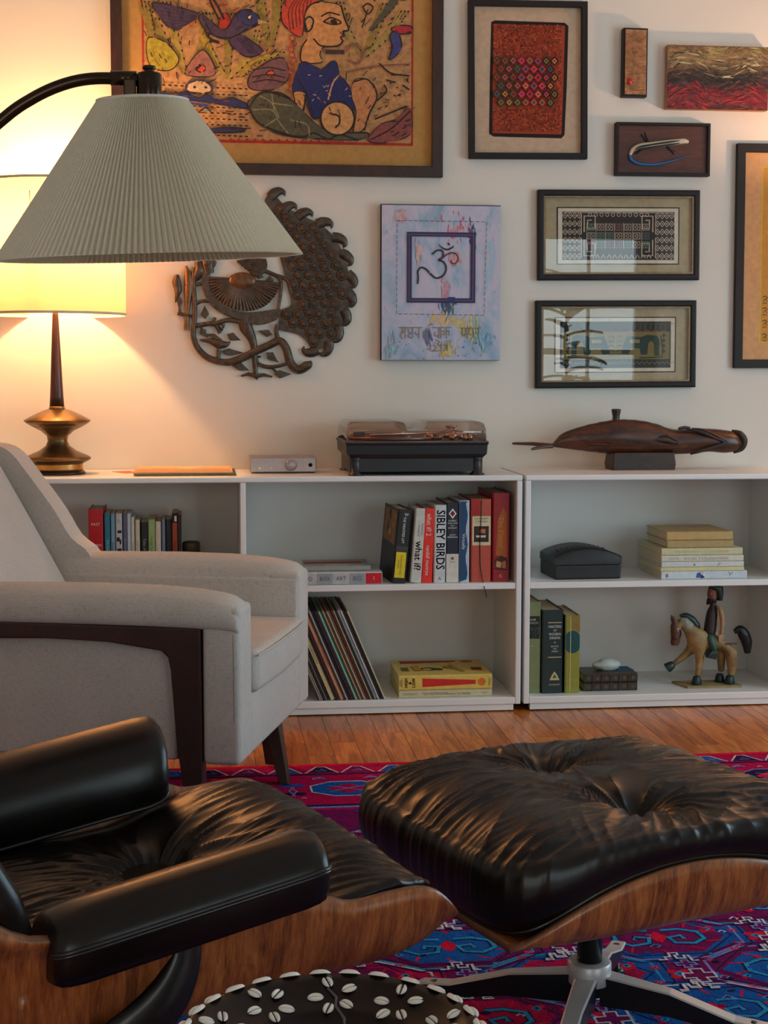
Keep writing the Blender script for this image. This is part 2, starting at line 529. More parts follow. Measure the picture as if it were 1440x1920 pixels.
rk = list(RUG); rm = [rug_yarn('rug_'+k, RUG[k]) for k in rk]
def R_(k): return rk.index(k)
rug = thing('rug', 'magenta and blue patterned oriental rug spread under the lounge chair', 'rug', (-0.35, -2.2, 0))
RX, RY = 1.95, 1.57                       # half sizes; far edge at y = -0.63
base = MB()
nx = 60
top = []; edge = []
base.box(-RX, RX, -RY, RY, 0.0005, 0.0075, R_('mag'))
base.build('pile', rm, rug, bev=0.002)
pat = MB()
MX = Matrix(((1, 0, 0, 0), (0, 0, 1, 0), (0, -1, 0, 0), (0, 0, 0, 1)))   # x,z plane facing -y  ->  floor plane facing up
def fl(poly, k, lay=1): pat.flat([(p[0]+random.uniform(-.0012, .0012), p[1]+random.uniform(-.0012, .0012)) for p in poly], -0.0075-0.0003*lay-random.uniform(0,.00028), R_(k), MX)
def ln(pts, wd, k, lay=2, closed=False): pat.stroke([(p[0]+random.uniform(-.0015, .0015), p[1]+random.uniform(-.0015, .0015)) for p in pts], wd, -0.0075-0.0003*lay-random.uniform(0,.00028), R_(k), MX, closed)
def rect(x0, x1, y0, y1): return [(x0, y0), (x1, y0), (x1, y1), (x0, y1)]
def ngon(cx, cy, rx, ry, n=6, ph=0.0): return [(cx+rx*math.cos(2*PI*i/n+ph), cy+ry*math.sin(2*PI*i/n+ph)) for i in range(n)]
def flower(cx, cy, s, a='red', b='navy', c='teal'):
    for k in range(4):
        an = PI/2*k+PI/4
        fl(ngon(cx+s*.62*math.cos(an), cy+s*.62*math.sin(an), s*.42, s*.42, 6), a, 3)
    fl(ngon(cx, cy, s*.5, s*.5, 4), c, 4); fl(ngon(cx, cy, s*.22, s*.22, 4), b, 5)
def gee(cx, cy, s, k, fx=1, wd=0.010, lay=4):
    p = [(1, .9), (.1, 1), (-.8, .5), (-.9, -.4), (-.2, -1), (.7, -.8), (.9, -.1), (.2, .1), (.1, -.35)]
    ln([(cx+q[0]*s*fx, cy+q[1]*s) for q in p], wd, k, lay)
def hook(cx, cy, s, k='white', fx=1, lay=4):
    p = [(-1.6, -.5), (-.9, -.5), (-.9, .1), (-.4, .1), (-.4, .9), (.3, .9), (.3, .4), (-.05, .4), (-.05, -.3), (.7, -.3), (.7, .3), (1.1, .3), (1.1, -.8), (1.7, -.8)]
    ln([(cx+q[0]*s*fx, cy+q[1]*s) for q in p], 0.006, k, lay)
def cross(cx, cy, s, k='white', lay=4):
    a, b2 = s, s*.35
    p = [(-a, -b2), (-b2, -b2), (-b2, -a), (b2, -a), (b2, -b2), (a, -b2), (a, b2), (b2, b2), (b2, a), (-b2, a), (-b2, b2), (-a, b2)]
    fl([(cx+q[0]*.9, cy+q[1]*.9) for q in p], 'plum', lay-1)
    ln([(cx+q[0], cy+q[1]) for q in p], 0.006, k, lay, True)
# outer bands along all four sides
def band(d0, d1, k, lay=1):
    for r in (rect(-RX+d0, RX-d0, RY-d1, RY-d0), rect(-RX+d0, RX-d0, -RY+d0, -RY+d1), rect(-RX+d0, -RX+d1, -RY+d1, RY-d1), rect(RX-d1, RX-d0, -RY+d1, RY-d1)): fl(r, k, lay)
band(0.0, 0.02, 'red'); band(0.10, 0.112, 'navy'); band(0.40, 0.415, 'navy'); band(0.415, 0.43, 'lav', 1)
def side(n, fn):
    """run fn along the far and near sides"""
    for i in range(n):
        x = -RX+0.06+(2*RX-0.12)*(i+.5)/n
        fn(x, RY, -1, i); fn(x, -RY, 1, i)
def tri(x, e, s, i):
    fl([(x-.035, e+s*.092), (x+.035, e+s*.092), (x+.01, e+s*.035), (x-.01, e+s*.035)], ('navy', 'plum', 'blue')[i % 3], 2)
    ln([(x-.045, e+s*.095), (x-.012, e+s*.032), (x+.012, e+s*.032), (x+.045, e+s*.095)], 0.005, 'white', 3)
    ln([(x-.014, e+s*.075), (x+.014, e+s*.075), (x, e+s*.055)], 0.004, 'lav', 3)
side(38, tri)
def cart(x, e, s, i):
    y = e+s*.255
    col = (('navy', 'lav'), ('red', 'navy'), ('blue', 'white'))[i % 3]
    fl(ngon(x, y, .105, .075, 8, PI/8), col[0], 2)
    ln(ngon(x, y, .105, .075, 8, PI/8), 0.006, col[1], 3, True)
    fl(ngon(x, y, .06, .045, 4), ('red', 'blue', 'mag')[i % 3], 3)
    ln([(x-.05, y-.03), (x+.05, y+.03)], 0.004, 'lav', 4); ln([(x-.05, y+.03), (x+.05, y-.03)], 0.004, 'lav', 4)
    for k in (-1, 1):
        fl(ngon(x+k*.13, y+.04, .022, .016, 5), 'blue', 2); fl(ngon(x+k*.13, y-.04, .022, .016, 5), 'navy', 2)
        ln([(x+k*.15, y-.06), (x+k*.135, y-.015), (x+k*.15, y+.03)], 0.004, 'lav', 3)
        hook(x+k*.07, y+.105*(1 if i % 2 else -1), .012, 'lav', k)
side(13, cart)
# field: blue lozenges on magenta, hooked outlines, flowers
FX, FY = RX-0.45, RY-0.45
fl(rect(-FX, FX, -FY, FY), 'plum', 1)
S = 0.62
cw, chh = 0.66*S, 0.52*S
for j in range(-9, 10):
    for i in range(-6, 7):
        cx = i*cw+(cw/2 if j % 2 else 0); cy = j*chh*0.52+0.02
        if abs(cx) > FX-.14 or abs(cy) > FY-.11: continue
        fl(ngon(cx, cy, .31*S, .215*S, 8, PI/8), ('blue', 'plum', 'blue', 'mag')[(i+2*j) % 4], 2)
        ln(ngon(cx, cy, .300*S, .208*S, 8, PI/8), 0.004, 'navy', 3, True)
        ln(ngon(cx, cy, .270*S, .185*S, 8, PI/8), 0.006, ('teal', 'lav', 'white')[(i+j) % 3], 3, True)
        ln(ngon(cx, cy, .235*S, .162*S, 6), 0.004, 'navy', 3, True)
        fl(ngon(cx, cy, .215*S, .145*S, 6), ('mag', 'blue', 'plum')[(i-j) % 3], 3)
        for k in (-1, 1):
            gee(cx+k*.085*S, cy, .062*S, 'navy', -k, 0.016, 4); gee(cx+k*.085*S, cy, .062*S, 'teal', -k, 0.010, 5)
        fl(ngon(cx, cy, .02, .03, 4), 'red', 4)
        for k in range(10):
            an = 2*PI*k/10+.2
            flower(cx+.255*S*math.cos(an), cy+.178*S*math.sin(an), .0105, ('red', 'mag', 'teal')[k % 3], 'navy', 'lav')
            ln([(cx+.15*S*math.cos(an), cy+.10*S*math.sin(an)), (cx+.20*S*math.cos(an+.12), cy+.14*S*math.sin(an+.12))], 0.005, 'red', 4)
        for hx, hy, f_ in ((.33, .10, 1), (-.33, -.11, -1), (.33, -.12, -1)):
            hook(cx+hx*S, cy+hy*S, .024, 'navy', f_, 5); hook(cx+hx*S+.003, cy+hy*S+.003, .023, 'white', f_, 6)
        cross(cx+.02, cy+.232*S, .030, 'white', 6); flower(cx+.31*S, cy-.02*S, .026, 'red', 'plum', 'teal')
        flower(cx-.16*S, cy-.215*S, .020, 'red', 'navy', 'teal'); cross(cx-.31*S, cy+.05*S, .018, 'lav', 6); flower(cx+.17*S, cy+.215*S, .018, 'mag', 'navy', 'teal')
for k in range(1100):
    x = random.uniform(-FX, FX); y = random.uniform(-FY, FY); s = random.uniform(.005, .013)
    if k % 3: fl(ngon(x, y, s, s*.8, random.choice((3, 4, 5)), random.uniform(0, 3)), random.choice(('red', 'teal', 'navy', 'mag', 'blue')), 6)
    else: ln([(x-s, y-s*.6), (x, y+s*.5), (x+s, y-s*.3), (x+s*.3, y-s)], 0.004, random.choice(('lav', 'white', 'teal')), 6)
for k in range(260):
    x = random.uniform(-RX+.04, RX-.04); e = random.choice((1, -1)); y = e*(RY-random.uniform(.12, .40)); s = random.uniform(.006, .014)
    ln([(x-s, y-s*.6), (x, y+s*.5), (x+s, y-s*.3)], 0.004, random.choice(('lav', 'white', 'navy', 'blue')), 6)
po = pat.build('woven_pattern', rm, rug); po['kind'] = 'stuff'

# ================================================================== bookcases
m_case = mat('bookcase_lacquer', (0.82, 0.80, 0.77), 0.42, var=0.02, vscale=4)
m_black = mat('black_plastic', (0.012, 0.012, 0.014), 0.4)
m_back = mat('bookcase_back', (0.78, 0.75, 0.70), 0.6, var=0.02, vscale=4)
CD = 0.385; TZ = 0.765
def bookcase(label, x0, x1, dividers):
    t = thing('bookcase', label, 'bookcase', ((x0+x1)/2, 0, 0), group='white bookcases')
    ox = (x0+x1)/2
    def bx(n, a, b, c, d, e, f, bev=0.003, m=m_case): return MB().box(a-ox, b-ox, c, d, e, f).build(n, m, t, bev=bev)
    th = 0.018
    bx('top_panel', x0, x1, 0, CD+0.012, TZ-th, TZ, 0.004)
    bx('side_panel', x0, x0+th, 0.0005, CD, 0.024, TZ-th)
    bx('side_panel', x1-th, x1, 0.0005, CD, 0.024, TZ-th)
    bx('bottom_panel', x0+th, x1-th, 0.0005, CD, 0.024, 0.047)
    bx('back_panel', x0+th, x1-th, CD-0.006, CD, 0.047, TZ-th, 0, m_back)
    bx('plinth', x0+0.022, x1-0.022, 0.006, 0.024, 0.004, 0.024, 0.001)
    for k in (x0+0.03, x1-0.05):
        for y in (0.03, CD-0.05): bx('foot', k, k+0.02, y, y+0.02, 0.0, 0.024, 0, m_black)
    edges = [x0+th]+[v for d in dividers for v in (d, d+th)]+[x1-th]
    for d in dividers: bx('divider', d, d+th, 0.002, CD-0.006, 0.047, TZ-th)
    for a, b in zip(edges[::2], edges[1::2]): bx('shelf', a+0.0005, b-0.0005, 0.004, CD-0.006, 0.399, 0.419, 0.002)
    return t
bookcase('white double-width bookcase holding books and records behind the armchair', -1.776, 0.0, [-0.898])
bookcase('white bookcase under the carved fish holding the horse rider', 0.010, 0.906, [])

# ================================================================== books
m_paper = mat('page_paper', srgb(214, 198, 160), 0.9, var=0.08, vscale=200)
m_paper2 = mat('page_paper_white', srgb(225, 220, 205), 0.9, var=0.06, vscale=200)
def book(name, label, loc, t_, d_, h_, col, deco=None, lying=False, rz=0.0, lean=0.0, hard=True, page=None, rough=0.45, group=None, side=None):
    """spine faces -y. lying: rests on its back board with the spine to the front, loc = front right lower corner.
    standing: loc = front left lower corner."""
    rot = (0, -PI/2, rz) if lying else (0, lean, rz)
    if not lying and lean > 0: loc = (loc[0], loc[1], loc[2]+t_*math.sin(lean)+.0002)
    b = thing(name, label, 'book', loc, rot, group)
    cm = ink(col, rough)
    cb = 0.0028 if hard else 0.0007
    mb = MB()
    ch = min(0.004, t_*.18)
    sp = [(0, ch), (ch, 0), (t_-ch, 0), (t_, ch), (t_, ch+cb), (0, ch+cb)]
    mb.loft([[(x, y, 0) for x, y in sp], [(x, y, h_) for x, y in sp]], 0, False)
    mb.box(0, cb, ch+cb, d_, 0, h_, 1 if side else 0); mb.box(t_-cb, t_, ch+cb, d_, 0, h_, 0)
    mats_ = [cm]+([ink(side, rough)] if side else [])
    mb.build('cover', mats_, b)
    i = 0.003 if hard else 0.0
    MB().box(cb+.0002, t_-cb-.0002, ch+cb+.0002, d_-i, i, h_-i-.0001).build('pages', page or m_paper, b)
    if deco: deco(b, t_, d_, h_)
    return b
def lettering(b, items, y=-0.0004, name='lettering'):
    """items: ('t', text, cx, cz, h, colour, down, fit) | ('r', x0, x1, z0, z1, colour) | ('p', poly, colour)"""
    mb = MB(); cols = []
    def ci(c):
        if c not in cols: cols.append(c)
        return cols.index(c)
    k = 0
    for it in items:
        if it[0] == 't':
            _, s_, cx, cz, h, c, dn, ft = it[:8]
            put_text(mb, s_, cx, cz, h, y-0.0002*k, ci(c), dn, ft, it[8] if len(it) > 8 else 0.0)
        elif it[0] == 'r':
            _, x0, x1, z0, z1, c = it
            mb.flat([(x0, z0), (x1, z0), (x1, z1), (x0, z1)], y-0.0002*k, ci(c))
        elif it[0] == 'p': mb.flat(it[1], y-0.0002*k, ci(it[2]))
        elif it[0] == 's': mb.stroke(it[1], it[2], y-0.0002*k, ci(it[3]))
        k += 0.5
    mb.build(name, [ink(c) for c in cols], b)
def rows(*specs):
    def f(b, t, d, h):
        its = []
        for s_ in specs: its += s_(t, h)
        lettering(b, its)
    return f
def T(st, fz, sz, col, down=True, fx=0.5, fit=0.9, bold=0.0):
    return lambda t, h: [('t', st, t*fx, h*fz, t*sz, col, down, (h if down else t)*fit, bold)]
def Bd(a, b, col, x0=0.12, x1=0.88):
    return lambda t, h: [('r', t*x0, t*x1, h*a, h*b, col)]

# px measurements on the front plane of each row were turned into metres beforehand: (x0, x1, z_top)
SH = 0.419; BT = 0.047
W_ = (226, 222, 212); K_ = (16, 16, 18)
# ---- upper right compartment of the double bookcase
G1 = 'books standing on the middle shelf'
def bk(label, x0, x1, zt, col, deco, d=0.2, y=0.03, lean=0.0, **kw):
    return book('book', label, (x0, y, SH), x1-x0, d, zt-SH, col, deco, lean=lean, group=G1, **kw)
def deco_wide(b, t, d, h):
    lettering(b, [('r', 0.003, t-0.003, h*.43, h*.50, (58, 58, 60)), ('r', t*.12, t*.86, h*.07, h*.42, (226, 200, 30)),
                  ('t', 'THE WRAYMER LIFT', t*.5, h*.72, t*.20, W_, True, h*.36), ('t', 'W', t*.62, h*.93, t*.22, W_, False, t*.4),
                  ('t', 'FUNDAMENTALS', t*.52, h*.25, t*.13, (60, 54, 10), True, h*.28), ('t', 'OF SIGHT', t*.34, h*.25, t*.10, (60, 54, 10), True, h*.2)])
    mb = MB()                                     # print on the near side board
    Mx = Matrix(((0, -1, 0, -0.0004), (1, 0, 0, 0), (0, 0, 1, 0), (0, 0, 0, 1)))
    mb.flat([(-d*.93, h*.52), (-d*.08, h*.50), (-d*.08, h*.96), (-d*.93, h*.96)], 0.0, 0, Matrix(((0, 1, 0, -0.0004), (-1, 0, 0, 0), (0, 0, 1, 0), (0, 0, 0, 1))))
    for k in range(9):
        a = random.uniform(.12, .85)*d; z = h*random.uniform(.56, .92); s_ = random.uniform(.008, .02)
        mb.flat([(-a-s_, z-s_), (-a+s_, z-s_*.5), (-a+s_*.6, z+s_), (-a-s_*.4, z+s_*.8)], 0.0, 1+k % 2, Matrix(((0, 1, 0, -0.0008), (-1, 0, 0, 0), (0, 0, 1, 0), (0, 0, 0, 1))))
    mb.build('cover_print', [ink((150, 112, 70)), ink((196, 160, 104)), ink((92, 62, 38))], b)
bk('black book with a yellow spine label and photo cover, leftmost standing on the middle shelf', -0.4165, -0.372, 0.655, K_, deco_wide, d=0.24, y=0.022, lean=0.09, rz=0.06)
bk('cream white paperback with black lower spine lettering beside the yellow-labelled book', -0.358, -0.321, 0.658, (206, 204, 194),
   rows(T('RANDALL', .72, .17, (90, 90, 90), fx=.72, fit=.2), T('MUNROE', .70, .17, (90, 90, 90), fx=.42, fit=.2), T('what if?', .36, .60, K_, fit=.4, bold=.0006)), d=0.19, lean=0.075, hard=True)
bk('bright red-orange book with white spine lettering on the middle shelf', -0.3215, -0.286, 0.658, (232, 44, 20),
   rows(T('what if? 2', .78, .46, W_, fit=.30), T('randall munroe', .30, .36, W_, fit=.40)), d=0.19, lean=0.035, side=(150, 14, 12))
bk('white field guide with large blue spine lettering between red and navy books', -0.2815, -0.2425, 0.669, (206, 208, 208),
   rows(T('SIBLEY BIRDS', .55, .72, (40, 62, 98), fit=.76, bold=.0007), T('A', .05, .3, (90, 90, 90), False)), d=0.21, lean=0.01, hard=True)
def deco_navy(b, t, d, h):
    lettering(b, [('r', 0, t, 0.001, h*.36, (214, 210, 196)), ('p', [(t*.5, h*.93), (t*.82, h*.865), (t*.5, h*.80), (t*.18, h*.865)], W_),
                  ('p', [(t*.5, h*.905), (t*.70, h*.865), (t*.5, h*.825), (t*.30, h*.865)], (120, 30, 40)),
                  ('t', 'ROBERT', t*.5, h*.775, t*.13, W_, False, t*.7), ('t', 'CARO AND', t*.5, h*.745, t*.13, W_, False, t*.8),
                  ('t', 'IN A', t*.5, h*.715, t*.12, W_, False, t*.6), ('t', 'SCARLET', t*.5, h*.685, t*.13, W_, False, t*.8),
                  ('t', 'I', t*.5, h*.64, t*.2, (140, 140, 150), False, t*.5), ('t', 'ALAN', t*.5, h*.60, t*.13, W_, False, t*.6), ('t', 'FREEMAN', t*.5, h*.57, t*.14, W_, False, t*.8),
                  ('p', [(t*.5+t*.13*math.cos(a*PI/5), h*.305+t*.13*math.sin(a*PI/5)) for a in range(10)], (110, 108, 100)), ('t', 'ALLEN', t*.5, h*.26, t*.10, (110, 108, 100), False, t*.5)])
bk('navy book with a white diamond emblem and cream lower spine', -0.2405, -0.2005, 0.676, (22, 30, 48), deco_navy, d=0.23)
def deco_blue(b, t, d, h):
    wv = [(0.0012, h*.01)]+[(t*(.72+.10*math.sin(i*1.3)), h*(i+.5)/14) for i in range(14)]+[(t*.8, h*.99), (0.0012, h*.99)]
    lettering(b, [('p', wv, (34, 72, 110)), ('t', 'Virtually', t*.42, h*.50, t*.34, W_, True, h*.24)])
bk('slim pale book with a wavy dark blue spine beside the brick red volume', -0.198, -0.1655, 0.683, (186, 196, 208), deco_blue, d=0.22)
def deco_brick(b, t, d, h):
    lettering(b, [('r', 0.002, t*.42, h*.80, h*.995, (168, 40, 34)), ('r', t*.06, t*.97, h*.445, h*.795, (216, 200, 160)), ('r', t*.14, t*.88, h*.485, h*.675, (52, 34, 24)),
                  ('p', [(t*.26, h*.54), (t*.72, h*.54), (t*.74, h*.565), (t*.24, h*.565)], (214, 200, 176)), ('p', [(t*.42, h*.60), (t*.70, h*.585), (t*.72, h*.64), (t*.46, h*.645)], (196, 110, 70)),
                  ('t', 'GASTRONOMY', t*.5, h*.765, t*.10, (130, 104, 70), False, t*.7), ('t', 'COMPANION', t*.5, h*.73, t*.09, (130, 104, 70), False, t*.6)])
    s_ = MB(); s_.tube([(t*.50, -.0016, h*.99), (t*.48, -.0018, h*.7), (t*.44, -.0018, h*.45), (t*.46, -.002, h*.2), (t*.56, -.004, h*.04), (t*.60, -.028, -.012), (t*.66, -.034, -.03), (t*.70, -.034, -.046)], .0013, 6)
    s_.build('ribbon_marker', ink((24, 14, 14)), b)
bk('thick brick red book with a framed picture label and black ribbon', -0.1605, -0.0950, 0.687, (186, 78, 56), deco_brick, d=0.25, side=(166, 22, 20))
def deco_crim(b, t, d, h):
    lettering(b, [('p', [(t*.2, h*.30), (t*.85, h*.28), (t*.8, h*.78), (t*.62, h*.84), (t*.3, h*.7)], (170, 92, 32)), ('t', 'The Flavor', t*.5, h*.56, t*.3, (206, 130, 70), True, h*.42),
                  ('p', [(t*.14, h*.14), (t*.86, h*.13), (t*.88, h*.26), (t*.5, h*.30), (t*.12, h*.25)], (70, 34, 24)), ('p', [(t*.2, h*.17), (t*.5, h*.16), (t*.55, h*.22), (t*.25, h*.24)], (196, 146, 104)),
                  ('p', [(t*.56, h*.16), (t*.8, h*.15), (t*.78, h*.24), (t*.6, h*.23)], (170, 110, 70)), ('t', 'K', t*.5, h*.065, t*.22, (220, 150, 130), False, t*.5)])
bk('tall crimson cookbook with an amber spine panel against the right side panel', -0.0905, -0.0345, 0.706, (150, 16, 22), deco_crim, d=0.27)

# ---- books lying at the left end of that shelf
def deco_grey(b, t, d, h):
    c1, c2 = (150, 158, 162), (186, 186, 184)
    its = [('r', 0.003, t-.003, h*.006, h*.2, (206, 14, 34))]
    for k, c in enumerate((c1, c2, c1, c2)): its.append(('r', 0.003, t-.003, h*(.21+.195*k), h*(.395+.195*k), c))
    for k, s_ in enumerate(('BIG', 'ART', 'BOX', 'BO')): its.append(('t', s_, t*.5, h*(.30+.195*k), t*.34, (90, 96, 100), True, h*.12))
    its.append(('t', 'I', t*.5, h*.10, t*.3, W_, True, h*.1))
    lettering(b, its)
book('book', 'thick pale grey book with a red square on its spine, lying by the armchair', (-0.449, 0.012, SH), 0.040, 0.20, 0.265, (196, 198, 196), deco_grey, lying=True, group='books lying flat on the shelves')
def top_print(b, t, d, h, polys):
    """print on the upper board of a lying book: coordinates along the spine (0 left .. 1 right) and away from it"""
    mb = MB(); cols = []
    for k, (pl, c) in enumerate(polys):
        if c not in cols: cols.append(c)
        tri = tessellate_polygon([[Vector((p[0], p[1], 0)) for p in pl]])
        mb.add([(t+0.0003+0.0002*k, d*p[1], h*(1-p[0])) for p in pl], [tuple(q) for q in tri], cols.index(c))
    mb.build('cover_print', [ink(c) for c in cols], b)
g2 = book('book', 'thin book with a reddish brown pencil cover on top of the pale grey book', (-0.482, 0.045, SH+0.0405), 0.016, 0.17, 0.21, (150, 148, 140), None, lying=True, hard=False, group='books lying flat on the shelves')
top_print(g2, 0.016, 0.17, 0.21, [([(0, .35), (.86, .35), (.98, .5), (.86, .68), (0, .68)], (176, 88, 66)), ([(0, .45), (.84, .45), (.84, .55), (0, .55)], (130, 54, 42)), ([(.30, .05), (.62, .05), (.7, .22), (.34, .25)], (188, 190, 184))])

# ---- far left compartment: paperbacks standing behind the armchair
G3 = 'books standing behind the armchair'
LB = [(-1.3752, -1.3285, .656, (188, 8, 30), 'bright red hardback, thickest and leftmost of the row behind the armchair', rows(T('FAST', .80, .20, W_, False), T('ROADS', .52, .17, W_, False), Bd(.36, .37, W_, .4, .7), Bd(.44, .445, W_, .2, .9))),
      (-1.3254, -1.3070, .643, (34, 116, 140), 'teal spined paperback next to the bright red hardback', rows(T('WE SHOULD ALL BE', .42, .42, (150, 200, 206), fit=.7))),
      (-1.3053, -1.2920, .643, (112, 148, 166), 'narrow steel blue paperback with navy lettering behind the armchair', rows(T('Essays On Craft', .45, .55, (24, 44, 84), fit=.75))),
      (-1.2903, -1.2686, .643, (190, 188, 184), 'pale grey paperback with black block marks behind the armchair', rows(Bd(.72, .76, (30, 30, 32), .3, .9), Bd(.60, .66, (30, 30, 32), .15, .6), Bd(.56, .63, (30, 30, 32), .6, .85), Bd(.44, .50, (30, 30, 32), .25, .9), T('THE MINE', .22, .5, (80, 80, 84), fit=.36), T('one', .9, .28, (60, 60, 60), fit=.12))),
      (-1.2669, -1.2535, .643, (92, 88, 116), 'dusty purple paperback in the row behind the armchair', rows(T('SELECTED STORIES', .5, .42, (160, 156, 176)))),
      (-1.2535, -1.2425, .643, (186, 194, 204), 'very slim icy white paperback right of the purple one', None),
      (-1.2419, -1.2305, .631, (198, 192, 180), 'slim ivory paperback with faint brown lettering, sixth from the teal one', rows(T('the collected poems', .5, .4, (140, 110, 90)))),
      (-1.2286, -1.2136, .622, (200, 194, 160), 'pale yellow paperback left of the short black book', rows(T('a theory of', .6, .3, (150, 144, 110), fit=.5))),
      (-1.2103, -1.1890, .615, (18, 20, 26), 'short black paperback with grey script between pale yellow and green books', rows(T('Tales of the Hours', .5, .42, (150, 156, 166), fit=.8))),
      (-1.1884, -1.1655, .623, (148, 172, 112), 'sage green paperback in the row behind the armchair', rows(T('German Tea', .62, .3, (60, 84, 44), fit=.4))),
      (-1.1649, -1.1470, .616, (212, 200, 178), 'cream paperback with a dusky rose lower half', rows(Bd(.01, .42, (120, 70, 72), .06, .94), T('letters', .75, .22, (150, 140, 120), fit=.3))),
      (-1.1446, -1.1335, .623, (120, 126, 150), 'slim lavender grey paperback left of the black one with white lettering', None),
      (-1.1326, -1.1130, .623, (16, 16, 20), 'black paperback with white lower spine lettering behind the armchair', rows(T('North Carolina', .30, .45, W_, fit=.5), Bd(.75, .95, (44, 46, 54), .2, .6))),
      (-1.1124, -1.0942, .643, (156, 68, 36), 'rust orange book with a black top band and white spot', rows(Bd(.86, .999, (20, 18, 18), .03, .97), Bd(.88, .96, W_, .45, .85), T('Wilderness', .5, .4, (90, 30, 14), fit=.5))),
      (-1.0939, -1.0840, .638, (42, 20, 18), 'narrow dark maroon book at the right end of the row behind the armchair', None)]
for x0, x1, zt, c, lab, dc in LB:
    book('book', lab, (x0+.0003, 0.12, SH), x1-x0-.0008, random.uniform(.13, .17) if x0 > -1.37 else .20, zt-SH, c, dc, hard=(x0 < -1.35), group=G3)
tin = thing('storage_tin', 'dark olive round lidded tin beside the row of books', 'tin', (-1.0525, 0.155, SH))
m_tin = mat('olive_tin', srgb(58, 58, 42), 0.45, 0.3)
MB().lathe([(0.026, 0), (0.0275, .002), (0.0275, .088), (0.0265, .089)], 32).build('body', m_tin, tin)
MB().lathe([(0.0285, .09), (0.0285, .122), (0.027, .127), (0.018, .130), (0, .131)], 32).build('lid', m_tin, tin)

# ---- records leaning in the lower compartment
LPC = [((206, 190, 156), 'cream'), ((30, 26, 24), 'black'), ((44, 30, 26), 'dark brown'), ((196, 196, 190), 'white'), ((150, 164, 176), 'pale blue'), ((24, 30, 28), 'dark green'), ((168, 150, 112), 'tan'),
       ((84, 34, 26), 'dark red'), ((126, 84, 60), 'brown'), ((178, 168, 150), 'stone grey'), ((84, 60, 40), 'umber'), ((186, 142, 104), 'light orange'), ((50, 110, 96), 'teal green'), ((142, 196, 176), 'mint'),
       ((70, 30, 40), 'maroon'), ((54, 34, 40), 'plum brown'), ((28, 20, 24), 'near black'), ((180, 170, 170), 'silver'), ((66, 32, 24), 'chestnut'), ((202, 150, 112), 'peach'), ((60, 26, 20), 'mahogany'),
       ((40, 26, 22), 'espresso'), ((204, 190, 138), 'buff'), ((26, 22, 20), 'jet black'), ((110, 100, 90), 'taupe'), ((20, 18, 18), 'coal black'), ((190, 184, 170), 'oyster'), ((172, 160, 140), 'sand'), ((40, 40, 38), 'charcoal')]
LPT = {0: .0045, 4: .0085, 19: .0105, 22: .0130, 1: .0055, 20: .008, 7: .0065, 13: .0055, 23: .007, 16: .0075}
lean = 0.398
x = -0.4375
ordw = ['last', 'second', 'third', 'fourth', 'fifth', 'sixth', 'seventh', 'eighth', 'ninth', 'tenth', 'eleventh', 'twelfth', 'thirteenth', 'fourteenth', 'fifteenth', 'sixteenth', 'seventeenth', 'eighteenth', 'nineteenth',
        'twentieth', 'twenty-first', 'twenty-second', 'twenty-third', 'twenty-fourth', 'twenty-fifth', 'twenty-sixth', 'twenty-seventh', 'twenty-eighth', 'twenty-ninth']
for i, (c, cn) in enumerate(LPC):
    th = LPT.get(i, 0.0048)
    lab = ('%s record sleeve at the right end of the leaning records' % cn) if i == 0 else '%s record sleeve leaning in the lower shelf, %s from the right end' % (cn, ordw[i])
    lp = thing('record_sleeve', lab, 'record', (x, 0.012+random.uniform(0, .006), BT+th*math.sin(lean)+.0003), (0, -lean, 0), 'vinyl records leaning in the bookcase')
    # local: x thickness to the left, z along the sleeve
    mb = MB(); mb.box(-th, 0, 0, .313, 0, .313-random.uniform(0, .004))
    mb.build('sleeve', ink(c, .6), lp, bev=.0006, seg=1)
    MB().box(-th*.75, -th*.25, .0006, .3136, .004, .306).build('inner_sleeve', m_paper2, lp)
    if i in (4, 19, 22):
        l_ = MB(); put_text(l_, {4: 'S', 19: 'MAGIC AND THE MOON', 22: 'Tchaikovsky first'}[i], -th/2, .16 if i != 4 else .03, th*.55, -.0004, 0, True, .2)
        l_.build('lettering', ink((150, 70, 50) if i == 19 else (70, 60, 40)), lp)
    x -= (th+.0012)/math.cos(lean)

# ---- art books on the bottom shelf
def deco_high(b, t, d, h):
    lettering(b, [('p', [(t*.22, h*.75), (t*.80, h*.75), (t*.64, h*.18), (t*.36, h*.18)], (206, 36, 24)),
                  ('p', [(t*.5+t*.27*math.cos(a*PI/10), h*.115+t*.27*math.sin(a*PI/10)) for a in range(20)], (222, 112, 30)),
                  ('t', 'HIGH', t*.66, h*.905, t*.22, K_, False, t*.3, .0006), ('t', '&', t*.5, h*.86, t*.28, K_, True, t*.3, .0006), ('t', 'LOW', t*.36, h*.83, t*.2, K_, True, t*.3)][:2])
    mb = MB()
    put_text(mb, 'HIGH', t*.5, h*.92, t*.20, -.0008, 0, False, t*.62, .0008); put_text(mb, '&', t*.5, h*.88, t*.2, -.0008, 0, False, None, .0006); put_text(mb, 'LOW', t*.5, h*.84, t*.20, -.0008, 0, False, t*.62, .0008)
    for k in range(3): put_text(mb, ('MODERN ART', 'POPULAR', 'CULTURE')[k], t*.5, h*(.965+.011*k), t*.07, -.0008, 0, False, t*.6)
    for k in range(2): put_text(mb, ('VARNEDOE', 'GOPNIK')[k], t*.5, h*(.035-.015*k), t*.08, -.0008, 0, False, t*.6)
    mb.build('title_lettering', ink(K_), b)
